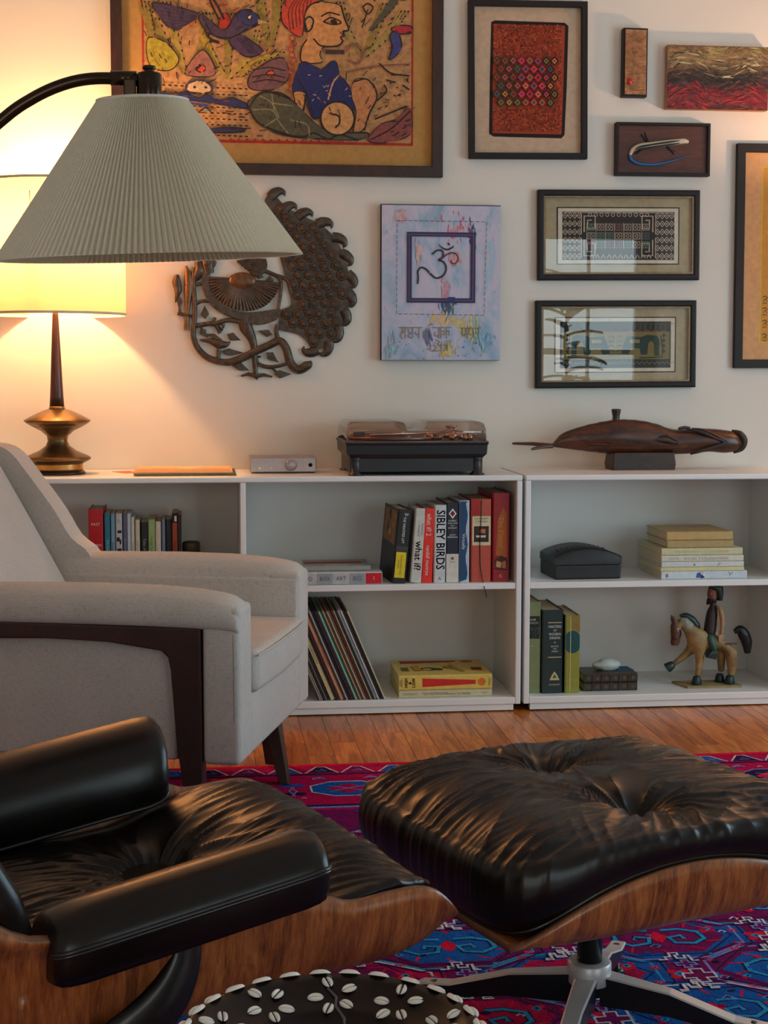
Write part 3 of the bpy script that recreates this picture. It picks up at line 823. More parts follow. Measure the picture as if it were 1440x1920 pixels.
kb = book('book', 'cream art book with small grey lettering beneath the yellow book', (-0.090, 0.022, BT), 0.0245, 0.27, 0.303, (206, 196, 158),
          rows(T('KANDINSKY', .885, .32, (150, 140, 104), fit=.16), T('THE MASTERWORKS', .61, .34, (120, 112, 84), fit=.27), T('Ramon Tio Bellido', .36, .34, (120, 112, 84), fit=.26), T('1914', .08, .26, (150, 140, 104), fit=.07)), lying=True, group='books lying flat on the shelves')
hb = book('book', 'yellow art book with a red wedge and orange dot on its spine', (-0.0895, 0.020, BT+0.0250), 0.0485, 0.255, 0.304, (222, 190, 92), deco_high, lying=True, group='books lying flat on the shelves')
def disc(cx, cy, r, n=18, ax=1.0): return [(cx+r*ax*math.cos(2*PI*i/n), cy+r*math.sin(2*PI*i/n)) for i in range(n)]
top_print(hb, 0.0485, 0.255, 0.304, [([(.10, .78), (.72, .86), (.72, .94), (.10, .97)], (170, 50, 36)), (disc(.84, .88, .08, 18, .9), (196, 92, 34)), (disc(.36, .40, .10, 14, 1.), (70, 46, 22)), (disc(.345, .38, .05, 12), (222, 190, 92)),
          ([(.40, .34), (.50, .30), (.52, .40), (.44, .46)], (70, 46, 22)), ([(.52, .5), (.70, .25), (.74, .3), (.56, .58)], (176, 134, 44)), ([(.60, .62), (.64, .66), (.74, .2), (.70, .18)], (186, 146, 56)), ([(.82, .30), (.93, .26), (.94, .44), (.83, .46)], (112, 52, 28)), ([(.06, .3), (.14, .28), (.15, .5), (.07, .52)], (112, 92, 36)), ([(.20, .30), (.28, .28), (.27, .62), (.19, .6)], (200, 140, 50))])

# ---- right bookcase, middle shelf: stack of books
G4 = 'stack of books in the right bookcase'
def lay(label, x1, z, t, L, col, deco=None, y=.022, d=.27, hard=True, page=None):
    return book('book', label, (x1, y, SH+z), t, d, L, col, deco, lying=True, hard=hard, group=G4, page=page)
def deco_bird(b, t, d, h):
    its = [('p', [(t*.2, h*.60), (t*.8, h*.585), (t*.86, h*.55), (t*.5, h*.53), (t*.2, h*.55)], (40, 90, 160)), ('p', [(t*.1, h*.55), (t*.6, h*.53), (t*.2, h*.49)], (30, 46, 70)), ('p', [(t*.9, h*.545), (t*.7, h*.52), (t*.9, h*.51)], (206, 150, 140)),
           ('p', [(t*.2, h*.945), (t*.6, h*.955), (t*.8, h*.93), (t*.4, h*.92)], (170, 110, 110)), ('s', [(t*.9, h*.22), (t*.5, h*.2), (t*.15, h*.2)], .0012, (60, 66, 70)), ('s', [(t*.5, h*.2), (t*.85, h*.17)], .0012, (60, 66, 70))]
    for k in range(14): its.append(('s', [(t*.1, h*(.03+.034*k)), (t*.9, h*(.03+.034*k))], .0008, (176, 190, 204)))
    lettering(b, its)
lay('white book with a blue bird on its spine, bottom of the right stack', 0.7555, 0.0003, .0265, .288, (206, 212, 216), deco_bird)
lay('thin pale yellow book just above the blue bird spine', 0.7455, .0272, .0125, .280, (214, 204, 150), d=.26, hard=False)
def deco_twig(b, t, d, h):
    lettering(b, [('p', [(t*.4, h*.62), (t*.7, h*.60), (t*.3, h*.59)], (70, 80, 76)), ('s', [(t*.9, h*.30), (t*.4, h*.31), (t*.1, h*.32)], .001, (80, 90, 86)), ('s', [(t*.4, h*.31), (t*.7, h*.28)], .001, (80, 90, 86))])
lay('white book with twig marks in the right stack, third from its bottom', 0.7440, .0400, .0175, .276, (210, 212, 204), deco_twig, d=.27)
lay('white book with spaced capital letters on its spine in the right stack', 0.7430, .0578, .0205, .276, (212, 208, 190), rows(T('T U F T E', .86, .42, (150, 146, 130), fit=.13), T('V I S U A L   E X P L A N A T I O N S', .46, .42, (128, 124, 112), fit=.54)), d=.275)
lay('pale cream book directly under the two tan hardbacks', 0.7390, .0786, .0240, .272, (206, 200, 156), rows(T('THE VISUAL DISPLAY OF QUANTITATIVE', .5, .3, (180, 172, 130), fit=.7)), d=.275)
lay('lower tan clothbound hardback near the top of the right stack', 0.7075, .1029, .0245, .222, (176, 150, 96), d=.23)
lay('upper tan clothbound hardback topping the right stack', 0.7050, .1277, .0285, .222, (190, 158, 98), d=.235)

# ---- black box with a domed carved lid
bxo = thing('carved_box', 'black wooden box with a shallow domed carved lid', 'box', (0.229, 0.155, SH), (0, 0, 0.04))
m_ebony = mat('ebony', (0.011, 0.010, 0.010), 0.5, var=0.3, vscale=30, bmp=0.25, bscale=180)
MB().box(-.112, .112, -.095, .095, 0, .048).build('body', m_ebony, bxo, bev=.006, seg=3)
secs = []
for k in range(17):
    t = k/16; xx = -.1128+.2256*t
    zt = .074+.028*math.sin(PI*t)**.8
    secs.append([(xx, -.0955, .0483), (xx, .0955, .0483), (xx, .0955, zt-.006), (xx, .089, zt), (xx, -.089, zt), (xx, -.0955, zt-.006)])
weld(MB().loft(secs, 0, True).build('lid', m_ebony, bxo)).modifiers.new('edge', 'EDGE_SPLIT').split_angle = math.radians(50)
cv = MB()
for i in range(-5, 6):
    for j in (-1, 0, 1):
        xx = i*.016; zz = .0725+.028*math.sin(PI*(xx+.115)/.23)**.8
        cv.ball((xx+.004*j, j*.03, zz), (.006, .011, .0022), 8, 5)
cv.build('lid_carving', m_ebony, bxo)

# ---- right bookcase, bottom shelf: upright art books
def deco_hist(b, t, d, h):
    lettering(b, [('r', 0.0005, t*.92, h*.60, h*.845, (22, 24, 20)), ('t', 'H.W.', t*.46, h*.805, t*.16, W_, False, t*.4), ('t', 'JANSON', t*.46, h*.77, t*.16, (180, 176, 150), False, t*.7),
                  ('t', 'History', t*.46, h*.705, t*.30, W_, False, t*.9, .0004), ('t', 'of Art', t*.46, h*.645, t*.30, W_, False, t*.9, .0004), ('t', 'ABRAMS', t*.5, h*.52, t*.14, (180, 172, 120), False, t*.6)])
G5 = 'large art books on the bottom shelf'
book('book', 'olive grey art book with a black title block against the left side panel', (0.0290, 0.05, BT), .0465, .26, .302, (124, 128, 84), deco_hist, group=G5, page=m_paper)
def deco_mast(b, t, d, h):
    g = (196, 178, 128)
    its = [('r', t*.28, t*.92, h*.845, h*.855, g), ('r', t*.28, t*.92, h*.43, h*.44, g), ('t', 'MASTERS', t*.6, h*.80, t*.12, W_, False, t*.6), ('t', 'OF', t*.6, h*.755, t*.09, W_, False, t*.4), ('t', 'MODERN', t*.6, h*.71, t*.12, W_, False, t*.55),
           ('t', 'DRAMA', t*.6, h*.665, t*.12, W_, False, t*.5), ('t', 'M', t*.6, h*.61, t*.08, W_, False, t*.4), ('t', 'BLOCK', t*.6, h*.565, t*.08, W_, False, t*.4), ('t', 'AND', t*.6, h*.535, t*.06, W_, False, t*.4), ('t', 'SHEDD', t*.6, h*.505, t*.07, W_, False, t*.4),
           ('p', [(t*.36, h*.16), (t*.84, h*.16), (t*.72, h*.225), (t*.6, h*.265), (t*.48, h*.225)], g), ('p', [(t*.5, h*.185), (t*.6, h*.235), (t*.7, h*.185)], (90, 80, 50)), ('t', 'RANDOM', t*.6, h*.105, t*.09, g, False, t*.5)]
    lettering(b, its)
book('book', 'thick dark green book with gold spine lettering on the bottom shelf', (0.0790, 0.045, BT), .0700, .25, .275, (20, 42, 40), deco_mast, group=G5)
def deco_dot(b, t, d, h):
    lettering(b, [('r', t*.42, t*.98, h*.79, h*.995, (140, 116, 48)), ('p', [(min(t*.99, max(t*.02, t*.5+t*.62*math.cos(a*PI/12))), h*.66+h*.145*math.sin(a*PI/12)) for a in range(24)], (16, 74, 76)), ('s', [(t*.36, h*.02), (t*.36, h*.98)], .0018, (214, 206, 150))])
book('book', 'yellow-green book with a dark teal dot on its spine', (0.1545, 0.04, BT), .0490, .24, .257, (146, 142, 50), deco_dot, group=G5, side=(20, 22, 18))

# ---- two leather volumes with a white stone on top
def deco_lea(b, t, d, h):
    its = []
    for k in range(1, 6): its.append(('r', t*.04, t*.96, h*k/6-.0012, h*k/6+.0012, (150, 130, 92)))
    for k in range(6): its.append(('p', [(t*.5, h*(k+.5)/6-.007), (t*.72, h*(k+.5)/6), (t*.5, h*(k+.5)/6+.007), (t*.28, h*(k+.5)/6)], (104, 74, 40)))
    lettering(b, its)
    for k in range(1, 6): MB().box(t*.06, t*.94, -.0025, .003, h*k/6-.0025, h*k/6+.0025).build('raised_band', ink((60, 44, 28), .4), b, bev=.001, seg=1)
book('leather_book', 'lower brown leather volume with raised bands on the bottom shelf', (0.4045, 0.062, BT), .0285, .125, .181, (58, 48, 38), deco_lea, lying=True, group='leather volumes under the white stone', rough=.4)
book('leather_book', 'upper brown leather volume with raised bands under the white stone', (0.4045, 0.060, BT+.0290), .0285, .125, .181, (50, 44, 36), deco_lea, lying=True, group='leather volumes under the white stone', rough=.4, side=None)
stone = MB()
for i in range(1): stone.ball((0, 0, 0), (.048, .030, .020), 28, 14)
so = stone.build('white_stone', mat('white_stone', srgb(196, 200, 192), 0.6, var=.08, vscale=40, bmp=.2, bscale=60), loc=(0.318, 0.135, BT+.0578+.0165))
for v in so.data.vertices:
    v.co.x += .003*math.sin(v.co.y*140)+.002*math.sin(v.co.x*190); v.co.z *= 1+.10*math.sin(v.co.x*70+1)
    if v.co.z < -.010: v.co.z = -.0165
    if v.co.x < -.02: v.co.z *= .8
tag(so, 'white rounded stone resting on two leather volumes', 'stone')
cardo = MB().box(-.028, .028, -.03, .03, 0, .0016).build('blue_card', ink((24, 76, 112)), loc=(0.3735, 0.142, BT+.0577)); cardo.rotation_euler = (0, 0, .2)
tag(cardo, 'small blue card under the edge of the white stone', 'card')

# ================================================================== table lamp
m_bronze = mat('dark_bronze', (0.17, 0.105, 0.045), 0.34, 0.85, var=0.25, vscale=14)
m_brass = mat('aged_brass', (0.42, 0.24, 0.08), 0.3, 0.9, var=0.15)
m_stem = wood('lamp_stem_wood', srgb(34, 18, 10), srgb(62, 34, 20), srgb(84, 46, 26), (6, 6, 1), 0.35)
LX, LY = -1.474, 0.205
lamp = thing('table_lamp', 'lit table lamp with a turned bronze base and drum shade on the bookcase', 'lamp', (LX, LY, TZ))
MB().lathe([(0.0, 0), (.086, 0), (.088, .004), (.084, .009), (.080, .012)], 48).build('foot', mat('lamp_foot', (0.05, 0.022, 0.014), 0.3, 0.5), lamp)
MB().lathe([(.079, .012), (.080, .018), (.079, .030), (.080, .034)], 48).build('foot_band', m_brass, lamp)
MB().lathe([(.080, .034), (.086, .037), (.100, .044), (.106, .050), (.100, .056), (.092, .060), (.060, .074), (.038, .090), (.031, .106), (.034, .122), (.052, .138), (.078, .151), (.082, .153)], 48).build('lower_spindle', m_bronze, lamp)
MB().lathe([(.082, .153), (.086, .156), (.098, .163), (.1055, .170), (.1040, .173), (.080, .186), (.046, .202), (.028, .208)], 48).build('upper_disc', m_bronze, lamp)
MB().lathe([(.026, .207), (.0245, .214), (.0235, .216)], 32).build('collar', m_brass, lamp)
MB().lathe([(.0235, .216), (.021, .25), (.0145, .40), (.0095, .505), (.009, .515)], 32).build('stem', m_stem, lamp)
MB().lathe([(.0065, .515), (.0065, .60), (.011, .602), (.011, .64), (.006, .645), (0, .646)], 20).build('socket', m_brass, lamp)
bulb = MB().lathe([(.012, .64), (.014, .655), (.026, .69), (.030, .712), (.024, .735), (.0, .745)], 24)
def glow(name, col, strength):
    m = bpy.data.materials.new(name); m.use_nodes = True; nt = m.node_tree; nt.nodes.clear()
    o = nt.nodes.new('ShaderNodeOutputMaterial'); e = nt.nodes.new('ShaderNodeEmission')
    e.inputs[0].default_value = c4(col); e.inputs[1].default_value = strength
    nt.links.new(e.outputs[0], o.inputs[0]); return m
bulb.build('bulb', glow('bulb_glow', (1.0, 0.72, 0.40), 30), lamp)
m_drum = shade_cloth('drum_shade_linen', srgb(242, 204, 156), 0.34, 420)
SR = 0.222; S0, S1 = 0.508, 0.915
MB().lathe([(SR, S0), (SR, S1)], 96, close=False).build('shade', m_drum, lamp)
m_rim = mat('shade_trim', srgb(226, 210, 176), 0.8)
for z in (S0, S1): MB().lathe([(SR-.001, z-.004), (SR+.0012, z-.004), (SR+.0012, z+.004), (SR-.001, z+.004), (SR-.001, z-.004)], 96, close=False).build('shade_trim', m_rim, lamp)
sp = MB()
for k in range(3):
    a = 2*PI*k/3+.3
    sp.tube([(.010*math.cos(a), .010*math.sin(a), .604), (.12*math.cos(a), .12*math.sin(a), .62), (SR*math.cos(a), SR*math.sin(a), .87)], .0016, 6)
sp.build('spider', m_brass, lamp)
pl = bpy.data.lights.new('lamp_bulb_light', 'POINT'); pl.energy = 38; pl.color = (1.0, 0.52, 0.22); pl.shadow_soft_size = 0.035
po = bpy.data.objects.new('lamp_bulb_light', pl); COL.objects.link(po); po.location = (LX, LY, TZ+0.775)

# a second lamp stands past the right end of the bookcase
fl2 = thing('floor_lamp', 'brass floor lamp with a small drum shade beyond the right end of the bookcase', 'lamp', (1.42, 0.02, 0))
MB().lathe([(0, 0), (.14, 0), (.14, .02), (.02, .03), (.010, .05), (.010, 1.46), (.014, 1.47), (.014, 1.52), (0, 1.52)], 32).build('stand', m_brass, fl2)
MB().lathe([(.15, 1.42), (.15, 1.68)], 64, close=False).build('shade', m_drum, fl2)
MB().lathe([(.012, 1.52), (.026, 1.56), (.028, 1.585), (0, 1.61)], 20).build('bulb', glow('bulb_glow_small', (1.0, 0.70, 0.40), 16), fl2)
pl2 = bpy.data.lights.new('floor_lamp_light', 'POINT'); pl2.energy = 22; pl2.color = (1.0, 0.54, 0.30); pl2.shadow_soft_size = 0.03
po2 = bpy.data.objects.new('floor_lamp_light', pl2); COL.objects.link(po2); po2.location = (1.42, 0.02, 1.64)

# ================================================================== magazines, amplifier, turntable
G6 = 'record sleeves lying on the bookcase'
for k, (lab, dx, dy, rz, col) in enumerate((('lowest flat record sleeve with an olive edge beside the lamp', .010, .0, 0.0, (96, 88, 52)), ('middle flat record sleeve, dark edged, beside the lamp', .002, .006, .012, (150, 116, 84)), ('topmost flat record sleeve with a tan landscape cover beside the lamp', 0, .004, -.006, (206, 166, 116)))):
    s_ = thing('record_sleeve', lab, 'record', (-1.075+dx, .205+dy, TZ+.0003+.0045*k), (0, 0, rz), G6)
    MB().box(-.157, .157, -.152, .155, 0, .004).build('sleeve', ink(col, .6), s_, bev=.0005, seg=1)
    MB().box(-.1574, .150, -.148, .151, .0014, .0028).build('inner_sleeve', ink((40, 26, 22)) if k else m_paper2, s_)
    if k == 2:
        mb = MB()
        MU = Matrix(((1, 0, 0, 0), (0, 0, 1, 0), (0, -1, 0, 0), (0, 0, 0, 1)))
        mb.flat([(-.15, -.02), (-.06, .01), (.02, -.03), (.10, .0), (.15, -.02), (.15, -.146), (-.15, -.146)], -.0043, 0, MU)
        mb.flat([(-.04, .02), (.03, .0), (.07, .04), (.0, .06)], -.0045, 1, MU)
        mb.flat([(-.15, .06), (.15, .05), (.15, .148), (-.15, .148)], -.0043, 2, MU)
        mb.build('cover_print', [ink((186, 132, 88)), ink((222, 196, 160)), ink((214, 180, 134))], s_)
rd = MB().box(-.03, .03, -.05, .05, 0, .001).build('red_leaflet', ink((206, 110, 80)), loc=(-1.258, .26, TZ+.0003)); rd.rotation_euler = (0, 0, .5)
tag(rd, 'small red leaflet poking out beside the flat record sleeves', 'leaflet')

amp = thing('amplifier', 'small brushed aluminium headphone amplifier with a round knob', 'amplifier', (-0.756, 0.155, TZ))
m_alu = mat('brushed_aluminium', (0.42, 0.37, 0.36), 0.42, 0.8, var=.06, vscale=40, bmp=.05, bscale=300)
MB().box(-.105, .108, 0, .175, .004, .051).build('body', m_alu, amp, bev=.0025)
MB().box(-.092, .095, .004, .17, 0, .004).build('base_pad', m_black, amp)
MB().lathe([(.0175, 0), (.0185, .002), (.0185, .010), (.0165, .013), (0, .0132)], 32, M=Matrix.Translation((.026, 0, .027)) @ Matrix.Rotation(PI/2, 4, 'X')).build('knob', m_alu, amp)
for xx, r in ((-.076, .0042), (-.037, .0032)): MB().ball((xx, 0, .017), (r, .002, r), 12, 6).build('indicator_light', mat('indicator', (0.8, 0.76, 0.72), .4), amp)
MB().lathe([(.004, .001), (.0065, .001), (.0065, -.002), (.004, -.002), (.004, .001)], 20, M=Matrix.Translation((.089, 0, .027)) @ Matrix.Rotation(PI/2, 4, 'X'), close=False).build('jack_ring', m_black, amp)
MB().lathe([(.0042, .0004), (0, .0004)], 16, M=Matrix.Translation((.089, -.0002, .027)) @ Matrix.Rotation(PI/2, 4, 'X')).build('jack_hole', m_black, amp)

tt = thing('turntable', 'black record player under a smoked double-humped dust cover', 'turntable', (-0.3375, 0.012, TZ))
m_tt = mat('turntable_black', (0.010, 0.010, 0.012), 0.36, var=.1)
D2 = .345
def tray_sec(x0, x1, y0, y1, z): return [(x0, y0, z), (x1, y0, z), (x1, y1, z), (x0, y1, z)]
pb = MB(); pb.loft([tray_sec(-.212, .212, .012, D2-.01, .012), tray_sec(-.212, .212, .012, D2-.01, .055), tray_sec(-.224, .224, 0, D2, .068), tray_sec(-.226, .226, -.002, D2, .098), tray_sec(-.229, .229, -.005, D2+.003, .1005), tray_sec(-.229, .229, -.005, D2+.003, .105)], 0, False)
pb.build('plinth', m_tt, tt, bev=.003)
for xx in (-.195, .195):
    for yy in (.022, D2-.035):
        MB().lathe([(0, 0), (.024, 0), (.025, .004), (.017, .008), (.0165, .050), (.019, .058), (0, .058)], 24, M=Matrix.Translation((xx, yy, 0))).build('foot', m_tt, tt)
MB().box(-.218, .218, .006, D2-.008, .105, .108).build('deck', mat('deck_metal', (0.10, 0.06, 0.05), .4, .6), tt)
MB().lathe([(0, .108), (.145, .108), (.148, .112), (.148, .120), (.143, .122), (0, .122)], 56, M=Matrix.Translation((-.055, .17, 0))).build('platter', mat('platter_metal', (0.25, 0.17, 0.15), .3, .9), tt)
MB().lathe([(0, .1222), (.142, .1222), (.142, .1240), (0, .1240)], 56, M=Matrix.Translation((-.055, .17, 0))).build('record', mat('platter_mat', (0.09, 0.055, 0.045), .5), tt)
m_cop = mat('tonearm_metal', (0.55, 0.36, 0.28), .25, .95)
MB().tube([(.15, .27, .134), (.14, .20, .134), (.07, .10, .132), (-.10, .03, .130), (-.15, .02, .128)], [.0045, .0045, .004, .0035, .004], 8).build('tonearm', m_cop, tt)
MB().box(-.20, -.165, .01, .035, .122, .138).build('headshell', m_tt, tt, bev=.002)
MB().lathe([(0, .108), (.026, .108), (.026, .122), (.014, .126), (.014, .142), (.020, .144), (.020, .150), (0, .151)], 24, M=Matrix.Translation((.15, .26, 0))).build('tonearm_pivot', m_cop, tt)
MB().lathe([(0, 0), (.014, 0), (.015, .004), (.015, .026), (0, .027)], 20, M=Matrix.Translation((.16, .285, .134)) @ Matrix.Rotation(-PI/2, 4, 'X')).build('counterweight', m_cop, tt)
kn = MB()
random.seed(5)
for k in range(9): kn.lathe([(0, .108), (.009, .108), (.008, .120+random.uniform(0, .014)), (0, .122+.01*random.random())], 12, M=Matrix.Translation((.10+random.uniform(-.05, .09), random.uniform(.03, .14), 0)))
kn.build('controls', m_cop, tt)
cl = MB()
for x0, x1 in ((.055, .200),):
    cl.tube([(x0, .05, .128), (.11, .045, .146), (x1, .06, .126)], .0025, 6); cl.tube([(x0+.02, .09, .126), (.14, .08, .142), (x1, .10, .124)], .0022, 6)
cl.build('wires', m_cop, tt)
# dust cover: two raised humps with a valley between them, open below
def cover_sec(inset):
    prof = [(-.224, .105), (-.222, .150), (-.217, .164), (-.205, .170), (-.052, .170), (-.040, .167), (-.034, .158), (-.030, .146), (-.020, .141), (.014, .141), (.024, .146), (.030, .158), (.037, .167), (.048, .170), (.205, .170), (.217, .164), (.222, .150), (.224, .105)]
    return [(max(-.224+inset, min(.224-inset, x*(1-inset*2))), z-(inset if z > .11 else 0)) for x, z in prof]
P = cover_sec(0)
cov = MB()
ys = [.004, .006, .012, .022, D2-.03, D2-.012, D2-.004]
zs = [0, .62, .88, 1, 1, .9, 0]
secs = []
for y_, k in zip(ys, zs):
    s2 = []
    for x, z in P: s2.append((x, y_, .105+(z-.105)*(0.0 if k == 0 else (k if z > .11 else 1))))
    secs.append(s2)
cov.loft(secs, 0, True, caps=False, closed=False)
m_smoke = thin_glass('smoked_acrylic', (0.93, 0.87, 0.83), 1.4, 0.02)
co_ = cov.build('dust_cover', m_smoke, tt)
sd = co_.modifiers.new('thickness', 'SOLIDIFY'); sd.thickness = .0025
rim = MB(); rim.tube([(-.2265, -.004, .107), (.2265, -.004, .107), (.2265, D2, .107), (-.2265, D2, .107), (-.2265, -.004, .107)], .0022, 6)
rim.build('cover_rim', mat('smoke_rim', (0.10, 0.08, 0.07), .25), tt)

# ================================================================== carved fish on its stand
m_fish = wood('carved_dark_wood', srgb(22, 10, 6), srgb(58, 28, 14), srgb(92, 46, 24), (3, 10, 10), 0.32, .3)
m_fish2 = wood('stand_wood', srgb(24, 14, 10), srgb(44, 26, 18), srgb(62, 38, 26), (3, 10, 3), 0.4)
fx, fy = 0.452, 0.262
fish = thing('carved_fish', 'dark carved wooden fish with a knob on its back on a block stand', 'sculpture', (fx, fy, TZ))
st = MB(); st.loft([[(-.100, -.055, 0), (.112, -.055, 0), (.112, .055, 0), (-.100, .055, 0)], [(-.103, -.055, .02), (.116, -.055, .02), (.116, .055, .02), (-.103, .055, .02)], [(-.098, -.048, .058), (.112, -.048, .058), (.112, .048, .058), (-.098, .048, .058)]], 0, False)
st.build('stand', m_fish2, fish, bev=.004)
top = [(-.30, .083), (-.268, .119), (-.20, .145), (-.14, .159), (-.077, .1685), (0, .166), (.06, .154), (.118, .1355), (.18, .137), (.248, .137), (.30, .132), (.335, .124), (.355, .105), (.365, .090)]
bot = [(-.30, .077), (-.268, .073), (-.20, .064), (-.14, .057), (-.077, .050), (0, .046), (.06, .047), (.118, .050), (.18, .052), (.248, .058), (.30, .054), (.335, .058), (.355, .066), (.365, .084)]
wid = [(-.30, .012), (-.2, .032), (-.1, .048), (0, .052), (.1, .046), (.2, .042), (.3, .040), (.35, .028), (.365, .010)]
secs = []
for k in range(49):
    xx = -.30+.665*k/48; a = sinterp(top, xx); b_ = sinterp(bot, xx); w2 = sinterp(wid, xx)
    cz, hz = (a+b_)/2, max(.003, (a-b_)/2)
    rg = .0025*math.sin(k*2.2)*(1 if -.2 < xx < .1 else 0)
    secs.append([(xx, w2*math.copysign(abs(math.cos(q))**.85, math.cos(q)), cz+(hz+rg*.3)*math.sin(q)) for q in [2*PI*j/24 for j in range(24)]])
weld(MB().loft(secs).build('body', m_fish, fish))
fn = MB(); fn.lathe([(.014, .160), (.0125, .168), (.012, .180), (.0155, .196), (.0165, .202), (.012, .204), (0, .2045)], 20, M=Matrix.Translation((-.079, 0, 0))); fn.build('dorsal_knob', m_fish2, fish)
tl = MB()
tl.loft([[(-.295, y_, .080+z_) for y_, z_ in ((-.012, 0), (0, .008), (.012, 0), (0, -.008))], [(-.36, y_, .086+z_) for y_, z_ in ((.008, 0), (.022, .007), (.036, 0), (.022, -.006))], [(-.425, y_, .087+z_) for y_, z_ in ((.030, 0), (.040, .004), (.052, 0), (.040, -.004))]])
tl.loft([[(-.295, y_, .080+z_) for y_, z_ in ((-.012, 0), (0, .008), (.012, 0), (0, -.008))], [(-.34, y_, .077+z_) for y_, z_ in ((-.036, 0), (-.02, .007), (-.006, 0), (-.02, -.006))], [(-.378, y_, .071+z_) for y_, z_ in ((-.056, 0), (-.044, .005), (-.034, 0), (-.044, -.004))]])
tl.build('tail_flukes', m_fish, fish)
pf = MB()
pf.loft([[(.03, -.050, .100), (.03, -.044, .112), (.03, -.040, .092)], [(.085, -.060, .098), (.085, -.050, .118), (.085, -.042, .086)], [(.125, -.054, .090), (.125, -.046, .096), (.125, -.042, .084)]])
pf.build('side_fin', mat('fin_dark', (0.018, 0.010, 0.008), .4), fish)
pf = MB(); pf.loft([[(-.185, -.034, .085), (-.185, -.028, .090), (-.185, -.026, .080)], [(-.14, -.052, .087), (-.14, -.044, .094), (-.14, -.042, .082)], [(-.10, -.054, .085), (-.10, -.048, .088), (-.10, -.046, .082)]]); pf.build('side_fin', m_fish, fish)
m_lip = mat('mouth_groove', (0.012, 0.008, 0.007), .45)
gl = MB()
gl.tube(catmull([(.160, -.030, .136), (.20, -.0405, .128), (.25, -.0445, .108), (.285, -.0445, .092), (.25, -.0455, .078), (.20, -.0405, .062), (.172, -.030, .052)], 6), [.003, .006, .005, .004, .005, .006, .003], 8)
gl.build('mouth_line', m_lip, fish)
gl = MB(); gl.tube(catmull([(.175, -.03, .139), (.215, -.040, .134), (.262, -.044, .112), (.296, -.0435, .094)], 6), [.002, .003, .003, .002], 8); gl.build('lip_ridge', m_fish, fish)
sn = MB(); sn.tube(catmull([(.325, .0, .128), (.350, -.012, .118), (.364, -.016, .096), (.356, -.014, .070), (.330, -.008, .056)], 6), [.006, .012, .012, .010, .005], 10); sn.build('snout_tip', m_lip, fish)
ey = MB(); ey.tube(catmull([(.13, -.03, .137), (.15, -.028, .142), (.17, -.026, .139)], 4), .005, 8); ey.build('brow', m_lip, fish)

# ================================================================== carved horse and rider
hr = thing('horse_rider_figurine', 'carved painted bearded rider on a pale horse standing on a wooden base', 'figurine', (0.648, 0.115, BT))
SCL = 0.000233
def hp(cx, cy, y=0.0): return ((cx-590)*SCL, y, (1520-cy)*SCL)
m_hcream = mat('horse_cream', srgb(150, 118, 72), .55, var=.5, vscale=26)
m_hbrown = mat('horse_brown', srgb(92, 58, 42), .5, var=.3, vscale=40)
m_hgreen = mat('paint_dark_green', srgb(20, 44, 42), .4, var=.3, vscale=50)
m_hgrey = mat('horse_mane_grey', srgb(138, 140, 120), .55, var=.3, vscale=30)
m_coat = mat('rider_coat', srgb(44, 28, 24), .5, var=.25, vscale=50)
m_skin = mat('carved_skin', srgb(126, 78, 64), .5, var=.2, vscale=50)
m_sleeve = mat('rider_sleeve', srgb(166, 130, 96), .55, var=.3, vscale=120)
bs = MB(); bs.loft([[hp(180, 1500, .050), hp(290, 1520, -.045), hp(1085, 1515, -.050), hp(1060, 1500, .048)], [(p[0], p[1], .008) for p in (hp(180, 1500, .050), hp(290, 1520, -.045), hp(1085, 1515, -.050), hp(1060, 1500, .048))]], 0, False)
for i, v in enumerate(bs.v):
    if v[2] < .0075: bs.v[i] = (v[0], v[1], 0)
bs.build('base_board', mat('board_wood', srgb(150, 128, 84), .6, var=.3, vscale=30), hr, bev=.001)
def skinned(name, verts, edges, radii, material, parent, sub=2, root=0):
    me = bpy.data.meshes.new(name); me.from_pydata(verts, edges, []); me.materials.append(material)
    o = bpy.data.objects.new(name, me); COL.objects.link(o); o.parent = parent
    bpy.context.view_layer.objects.active = o
    s_ = o.modifiers.new('skin', 'SKIN'); s_.use_smooth_shade = True
    lay_ = me.skin_vertices[0] if me.skin_vertices else None
    if lay_ is None:
        bm = bmesh.new(); bm.from_mesh(me); bm.verts.layers.skin.verify(); bm.to_mesh(me); bm.free(); lay_ = me.skin_vertices[0]
    for i, r in enumerate(radii):
        r = r if isinstance(r, tuple) else (r, r)
        lay_.data[i].radius = r; lay_.data[i].use_root = (i == root)
    b = o.modifiers.new('subsurf', 'SUBSURF'); b.levels = sub; b.render_levels = sub
    return o
# trunk, neck and head are one carved body; legs grow from it
V = [hp(950, 850), hp(780, 880), hp(600, 860), hp(470, 830), hp(390, 720), hp(300, 620), hp(200, 600), hp(165, 700), hp(150, 850), hp(150, 900)]
Rr = [.029, .027, .029, .030, .026, .022, .017, .015, .012, .008]
E_ = [(i, i+1) for i in range(9)]
def leg(a, pts, rr):
    k = a
    for p, r in zip(pts, rr):
        V.append(p); Rr.append(r); E_.append((k, len(V)-1)); k = len(V)-1
leg(3, [hp(500, 1000, -.014), hp(500, 1150, -.016), hp(490, 1280, -.016), hp(470, 1375, -.016)], [.020, .0145, .0115, .0105])
leg(3, [hp(420, 1000, .014), hp(330, 1080, .016), hp(240, 1160, .017), hp(150, 1215, .017)], [.018, .0135, .011, .009])
leg(0, [hp(970, 1000, -.016), hp(965, 1120, -.018), hp(985, 1220, -.018), hp(960, 1375, -.018)], [.026, .022, .018, .012])
leg(0, [hp(900, 1000, .014), hp(860, 1120, .016), hp(870, 1240, .017), hp(870, 1345, .017)], [.020, .0155, .013, .011])
skinned('horse_body', V, E_, Rr, m_hcream, hr)
